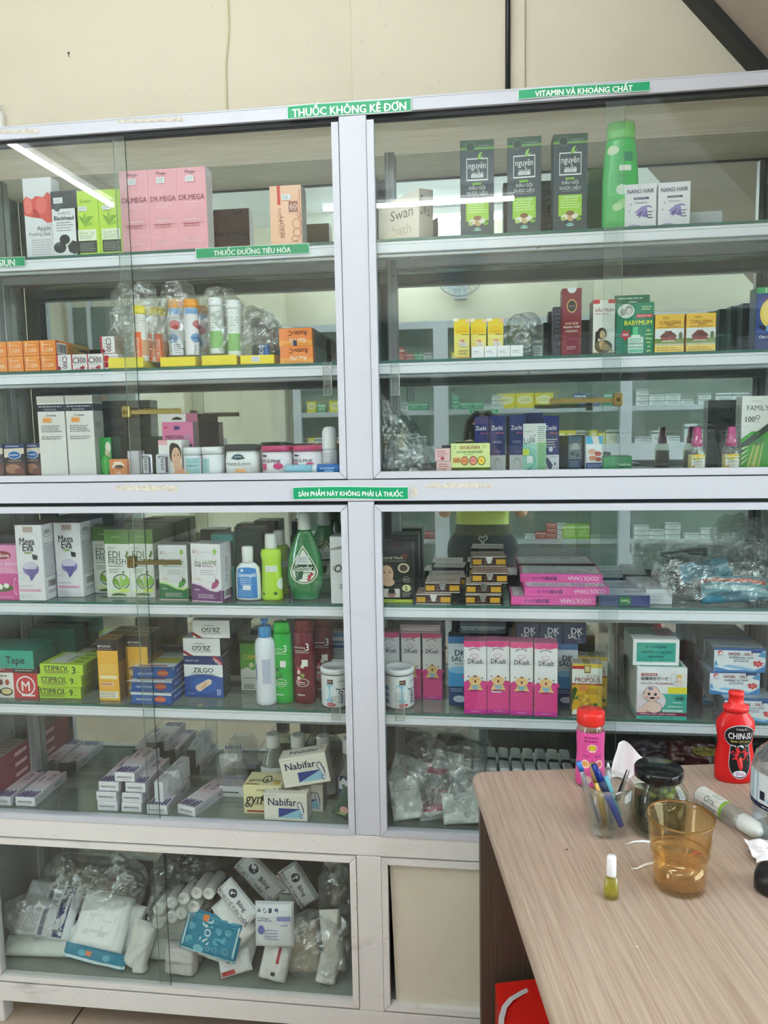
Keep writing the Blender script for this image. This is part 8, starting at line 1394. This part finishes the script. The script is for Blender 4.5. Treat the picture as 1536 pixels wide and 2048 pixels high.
for zs_, a, b, pal, hs, ws, stk_ in ((1.60, -1.2, -.34, 'wyrty', (.05, .06, .08), (.06, .07, .09), False), (1.60, -.18, .12, 'wwt', (.03, .045), (.05, .08), True), (1.60, .50, .9, 'tbgw', (.06, .09), (.06, .08), False), (1.60, 1.05, 2.0, 'wwww', (.035, .036, .07), (.08, .10), True),
                                   (1.352, -1.2, -.34, 'wyyw', (.07, .09), (.05, .06), False), (1.352, .3, .92, 'yygw', (.07, .09), (.05, .06, .08), False), (1.352, 1.05, 2.0, 'www', (.04, .08, .12), (.08, .1), True), (1.93, -1.2, -.34, 'wrt', (.06, .1), (.06, .09), False), (1.93, -.18, .92, 'wtby', (.06, .1, .12), (.06, .09), False), (1.93, 1.05, 2.0, 'wwt', (.06, .09, .12), (.07, .1), False),
                                   (1.00, -1.2, -.34, 'wrw', (.05, .06), (.06, .08), True), (.70, -1.2, -.34, 'wrrw', (.05, .06), (.06, .08), True), (.70, .32, .56, 'wtrw', (.03, .035, .045), (.06, .07), True), (1.00, .3, .92, 'wgw', (.05, .08), (.07, .09), False), (1.00, 1.05, 2.0, 'www', (.04, .08), (.08, .1), True), (.70, 1.05, 2.0, 'www', (.03, .035), (.09, .1), True), (.40, -1.2, -.34, 'wt', (.08, .1), (.08, .1), False), (.40, .3, .92, 'wb', (.08, .1), (.08, .1), False), (.40, 1.05, 2.0, 'ww', (.08, .1), (.08, .1), False)):
    run(zs_, a, b, pal, hs, ws, stk_)
for i in range(3): obox('y', .19+.128*i, 1.60, .124, .10)
for i in range(2): obox('g', .62+.092*i, .70, .088, .10)
OB = {}
for o in [o for o in S.objects if o.get('category') == 'medicine box' and o.get('obk')]:
    x = o.location.x; bay = 'left' if x < -.25 else 'middle' if x < .98 else 'right'; OB.setdefault((bay, o['obs']), []).append(o)
NW = 'first second third fourth fifth sixth seventh eighth ninth tenth eleventh twelfth thirteenth fourteenth fifteenth sixteenth seventeenth eighteenth'.split()
for (bay, sh), L_ in OB.items():
    cols = {}
    for o in L_: cols.setdefault(round(o.location.x, 4), []).append(o)
    for ci, xk in enumerate(sorted(cols)):
        st_ = sorted(cols[xk], key=lambda o: o.location.z)
        for li, o in enumerate(st_):
            lay = '' if len(st_) == 1 else [' bottom', ' second', ' third'][li]+' layer,'
            o['label'] = '%s,%s %s column, %s shelf, %s bay of mirrored cabinet' % (o['obk'], lay, NW[min(ci, 17)], sh, bay)
    for o in L_: del o['obk']; del o['obs']; o['group'] = 'cartons on the %s shelf of the mirrored cabinet' % sh
# wall fan on the back wall, mirrored in the upper right
fx, fz = -.12, 2.56; t = tag(empty('wall_fan', (fx, YB+.02, fz)), 'round grey wall fan above the opposite cabinet, seen in the mirror', 'fan'); FG = C('#8f979c', .3, .3)
MB().box(-.05, .05, -.019, .03, -.16, .02, C('#d9dde0', .4), .004).build('wall_bracket', t); Mx = Matrix.Rotation(-math.pi/2, 4, 'X')
MB().lathe([(.05, .03), (.06, .05), (.06, .11), (.03, .13)], C('#c9cdd2', .4), 28, M=Mx).build('motor', t)
mb = MB()
for rr_ in (.05, .09, .13, .17): mb.tube([(rr_*math.cos(i*math.pi/18), .19, rr_*math.sin(i*math.pi/18)) for i in range(37)], .0016 if rr_ < .16 else .005, FG, 6, caps=False)
for i in range(24): a_ = i*math.pi/12; mb.tube([(.03*math.cos(a_), .195, .03*math.sin(a_)), (.17*math.cos(a_), .19, .17*math.sin(a_)), (.17*math.cos(a_), .14, .17*math.sin(a_)), (.06*math.cos(a_), .11, .06*math.sin(a_))], .0012, FG, 5)
mb.build('guard', t)
for i in range(3):
    a_ = i*2.094; mb = MB(); mb.grid(lambda u, v: ((.03+.12*u)*math.cos(a_+(v-.5)*(.5+.5*u)), .15+.018*(v-.5), (.03+.12*u)*math.sin(a_+(v-.5)*(.5+.5*u))), 6, 5, C('#b5c4cc', .3)); mb.build('fan_blade', t)
# ================================================================ the photographer, seen in the mirrors
PX, PY = .022, -1.985
SK, SH, TR, HR = C('#d9ac8c', .5, var=.08), C('#c2cf6e', .75, var=.1, scale=40), C('#2c3236', .8, var=.15), C('#1a1513', .45, var=.3, scale=90)
def ell(mb, c, r, m, n=20, rot=None):
    pr = [(math.sin(math.pi*i/12)+1e-4*(i in (0, 12)), -math.cos(math.pi*i/12)) for i in range(13)]; M = Matrix.Translation(c)
    if rot: M = M @ rot
    M = M @ Matrix.Diagonal((r[0], r[1], r[2], 1)); mb.lathe(pr, m, n, M=M)
def limb(mb, pts, rs, m, n=14):
    pts = [Vector(p) for p in pts]; P2 = []; R2 = []
    for i in range(len(pts)-1):
        for k in range(6): t_ = k/6; P2.append(pts[i].lerp(pts[i+1], t_)); R2.append(rs[i]*(1-t_)+rs[i+1]*t_)
    P2.append(pts[-1]); R2.append(rs[-1]); mb.tube(P2, R2, m, n)
    for p, r in zip(pts, rs): ell(mb, p, (r, r, r), m, 12)
def fuse(mb, name, parent, vox=.006, sm=4):
    o = mb.build(name, parent); md = o.modifiers.new('fuse', 'REMESH'); md.mode = 'VOXEL'; md.voxel_size = vox; md.use_smooth_shade = True
    s2 = o.modifiers.new('soften', 'SMOOTH'); s2.iterations = sm; s2.factor = .5; return o
per = tag(empty('person', (PX, PY, 0)), 'person in a lime green shirt and dark trousers raising a phone, seen in the mirrors', 'person')
b = MB(); hz_ = 1.455
ell(b, (0, .01, hz_), (.072, .088, .098), SK); ell(b, (0, .035, hz_-.055), (.052, .055, .05), SK); ell(b, (0, .085, hz_-.085), (.022, .018, .018), SK)          # skull, jaw, chin
ell(b, (0, .098, hz_-.015), (.010, .016, .020), SK, 12); ell(b, (0, .108, hz_-.028), (.014, .012, .009), SK, 12)                                             # nose
for s in (-1, 1): ell(b, (s*.073, .0, hz_-.01), (.010, .018, .028), SK, 12); ell(b, (s*.035, .082, hz_-.032), (.022, .016, .018), SK, 12)
limb(b, [(0, -.01, 1.27), (0, 0, 1.34), (0, .01, 1.40)], [.060, .048, .046], SK)
ell(b, (0, -.01, 1.20), (.145, .088, .13), SK); ell(b, (0, 0, 1.03), (.118, .085, .15), SK); ell(b, (0, -.005, .86), (.155, .10, .12), SK)
HND = {}
for s in (-1, 1):
    sh_, el, wr = Vector((s*.155, -.005, 1.27)), Vector((s*.195, .10, 1.045)), Vector((s*.085, .325, 1.335)); wr = Vector((s*.085-PX*1, .325, 1.335)); HND[s] = wr
    limb(b, [sh_, sh_.lerp(el, .5), el], [.047, .042, .036], SK); limb(b, [el, el.lerp(wr, .35), wr], [.036, .035, .022], SK)
    pc = Vector((s*.058-PX, .352, 1.375)); limb(b, [wr, pc], [.021, .026], SK); ell(b, pc, (.016, .022, .036), SK, 14)
    for i in range(4):                                                                                                                                    # fingers curl round the phone's edge
        z0 = pc.z-.022+.017*i; ln = (.9, 1.0, .95, .78)[3-i] if i else .8
        k0 = Vector((pc.x-s*.0, pc.y+.014, z0)); k1 = Vector((pc.x-s*.006, pc.y+.028, z0+.004)); k2 = Vector((s*.041-PX, .378, z0+.007)); k3 = Vector((s*(.041-.016*ln)-PX, .3855, z0+.008)); k3.y = .3865
        limb(b, [k0, k1, k2], [.0085, .0078, .0068], SK, 10); limb(b, [k2, k3], [.0066, .0058], SK, 10)
    t0 = Vector((pc.x-s*.004, pc.y-.012, pc.z-.014)); t1 = Vector((s*.040-PX, .345, pc.z+.006)); t2 = Vector((s*.020-PX, .348, pc.z+.020)); limb(b, [t0, t1], [.011, .0095], SK, 10); limb(b, [t1, t2], [.0092, .0075], SK, 10)
    hp, kn, an = Vector((s*.085, -.005, .84)), Vector((s*.09, .015, .46)), Vector((s*.095, -.02, .09)); limb(b, [hp, hp.lerp(kn, .5), kn], [.088, .072, .055], SK); limb(b, [kn, kn.lerp(an, .3), an], [.052, .052, .034], SK)
    limb(b, [an, (s*.1, .03, .05), (s*.105, .12, .032)], [.034, .032, .026], SK)
    for i in range(5): limb(b, [(s*(.082+.011*i), .125, .026), (s*(.082+.011*i), .15-.004*i, .022)], [.010, .008], SK, 8)
fuse(b, 'body', per, .0045, 3)
b = MB(); ell(b, (0, -.01, 1.20), (.165, .105, .14), SH); ell(b, (0, 0, 1.04), (.142, .105, .17), SH); limb(b, [(-.135, -.008, 1.265), (.135, -.008, 1.265)], [.062, .062], SH)
b.lathe([(.14, .895), (.145, .90), (.136, 1.0), (.138, 1.1)], SH, 36, .75)
for s in (-1, 1): limb(b, [(s*.15, -.005, 1.27), (s*.176, .05, 1.16)], [.062, .056], SH)
fuse(b, 'shirt', per, .006, 3)
b = MB(); ell(b, (0, -.005, .86), (.172, .118, .12), TR); b.lathe([(.14, .84), (.145, .95), (.132, .985)], TR, 36, .76)
for s in (-1, 1): limb(b, [(s*.09, -.005, .83), (s*.095, .01, .47), (s*.098, -.015, .12)], [.100, .076, .066], TR)
fuse(b, 'trousers', per, .008, 3)
b = MB(); ell(b, (0, -.012, hz_+.022), (.083, .096, .090), HR); ell(b, (0, -.045, hz_-.05), (.082, .062, .10), HR)
for s in (-1, 1): limb(b, [(s*.03, .055, hz_+.088), (s*.068, .05, hz_+.045), (s*.083, .015, hz_-.03), (s*.085, .0, hz_-.12)], [.020, .018, .018, .014], HR)
limb(b, [(0, -.08, hz_-.03), (0, -.095, hz_-.15), (0, -.09, hz_-.26)], [.05, .045, .02], HR)
fuse(b, 'hair', per, .006, 2)
for s in (-1, 1):
    b = MB(); ell(b, (s*.030, .087, hz_+.004), (.013, .008, .0065), C('#f0ece8', .2), 16); ell(b, (s*.030, .0935, hz_+.004), (.0052, .003, .0055), C('#21170f', .1), 12); b.build('eye', per)
    b = MB(); b.tube([(s*.014, .094, hz_+.024), (s*.03, .093, hz_+.028), (s*.047, .082, hz_+.024)], [.002, .003, .0012], HR, 8); b.build('eyebrow', per)
b = MB(); ell(b, (0, .100, hz_-.054), (.019, .008, .0045), C('#b5635c', .4), 16); ell(b, (0, .099, hz_-.061), (.017, .008, .005), C('#b5635c', .4), 16); b.build('lips', per)
WS = C('#eceae6', .7); b = MB(); b.tube([(-.004, .113, .885), (-.02, .118, .90), (-.016, .12, .915), (.002, .118, .905), (.018, .12, .918), (.024, .118, .902), (.004, .114, .886)], .0028, WS, 8)
b.tube([(-.004, .113, .886), (-.008, .122, .85), (-.008, .125, .79)], .0026, WS, 8); b.tube([(.004, .113, .886), (.01, .122, .85), (.011, .125, .80)], .0026, WS, 8); b.build('drawstring', per)
for s in (-1, 1):
    b = MB(); b.lathe([(.04, .0), (.043, .003), (.043, .012), (.04, .015)], C('#4a3f3a', .6), 30, 2.9, M=Matrix.Translation((s*.103, .05, 0))); b.tube([(s*.103-.042, .06, .015), (s*.103-.03, .065, .055), (s*.103, .07, .066), (s*.103+.03, .065, .055), (s*.103+.042, .06, .015)], .006, C('#3a322e', .6), 8); b.build('sandal', per)
ph = tag(empty('phone', (0, CAM.y-.0105, CAM.z-.062)), 'black phone held up in both hands by the person in the mirror', 'phone')
MB().box(-.0375, .0375, -.004, .004, -.079, .079, C('#16181b', .2), .002).build('phone_body', ph); MB().box(-.0355, .0355, -.0043, -.0039, -.076, .076, C('#3a4248', .1)).build('screen', ph)
b = MB(); b.box(-.034, .034, .004, .0058, .045, .074, C('#202327', .25), .0008)
for x in (-.02, .02): b.lathe([(.0085, .0055), (.0085, .0078), (.007, .008)], C('#0c0d0f', .08), 24, M=Matrix.Translation((x, 0, .060)) @ Matrix.Rotation(-math.pi/2, 4, 'X'))
b.build('camera_module', ph)
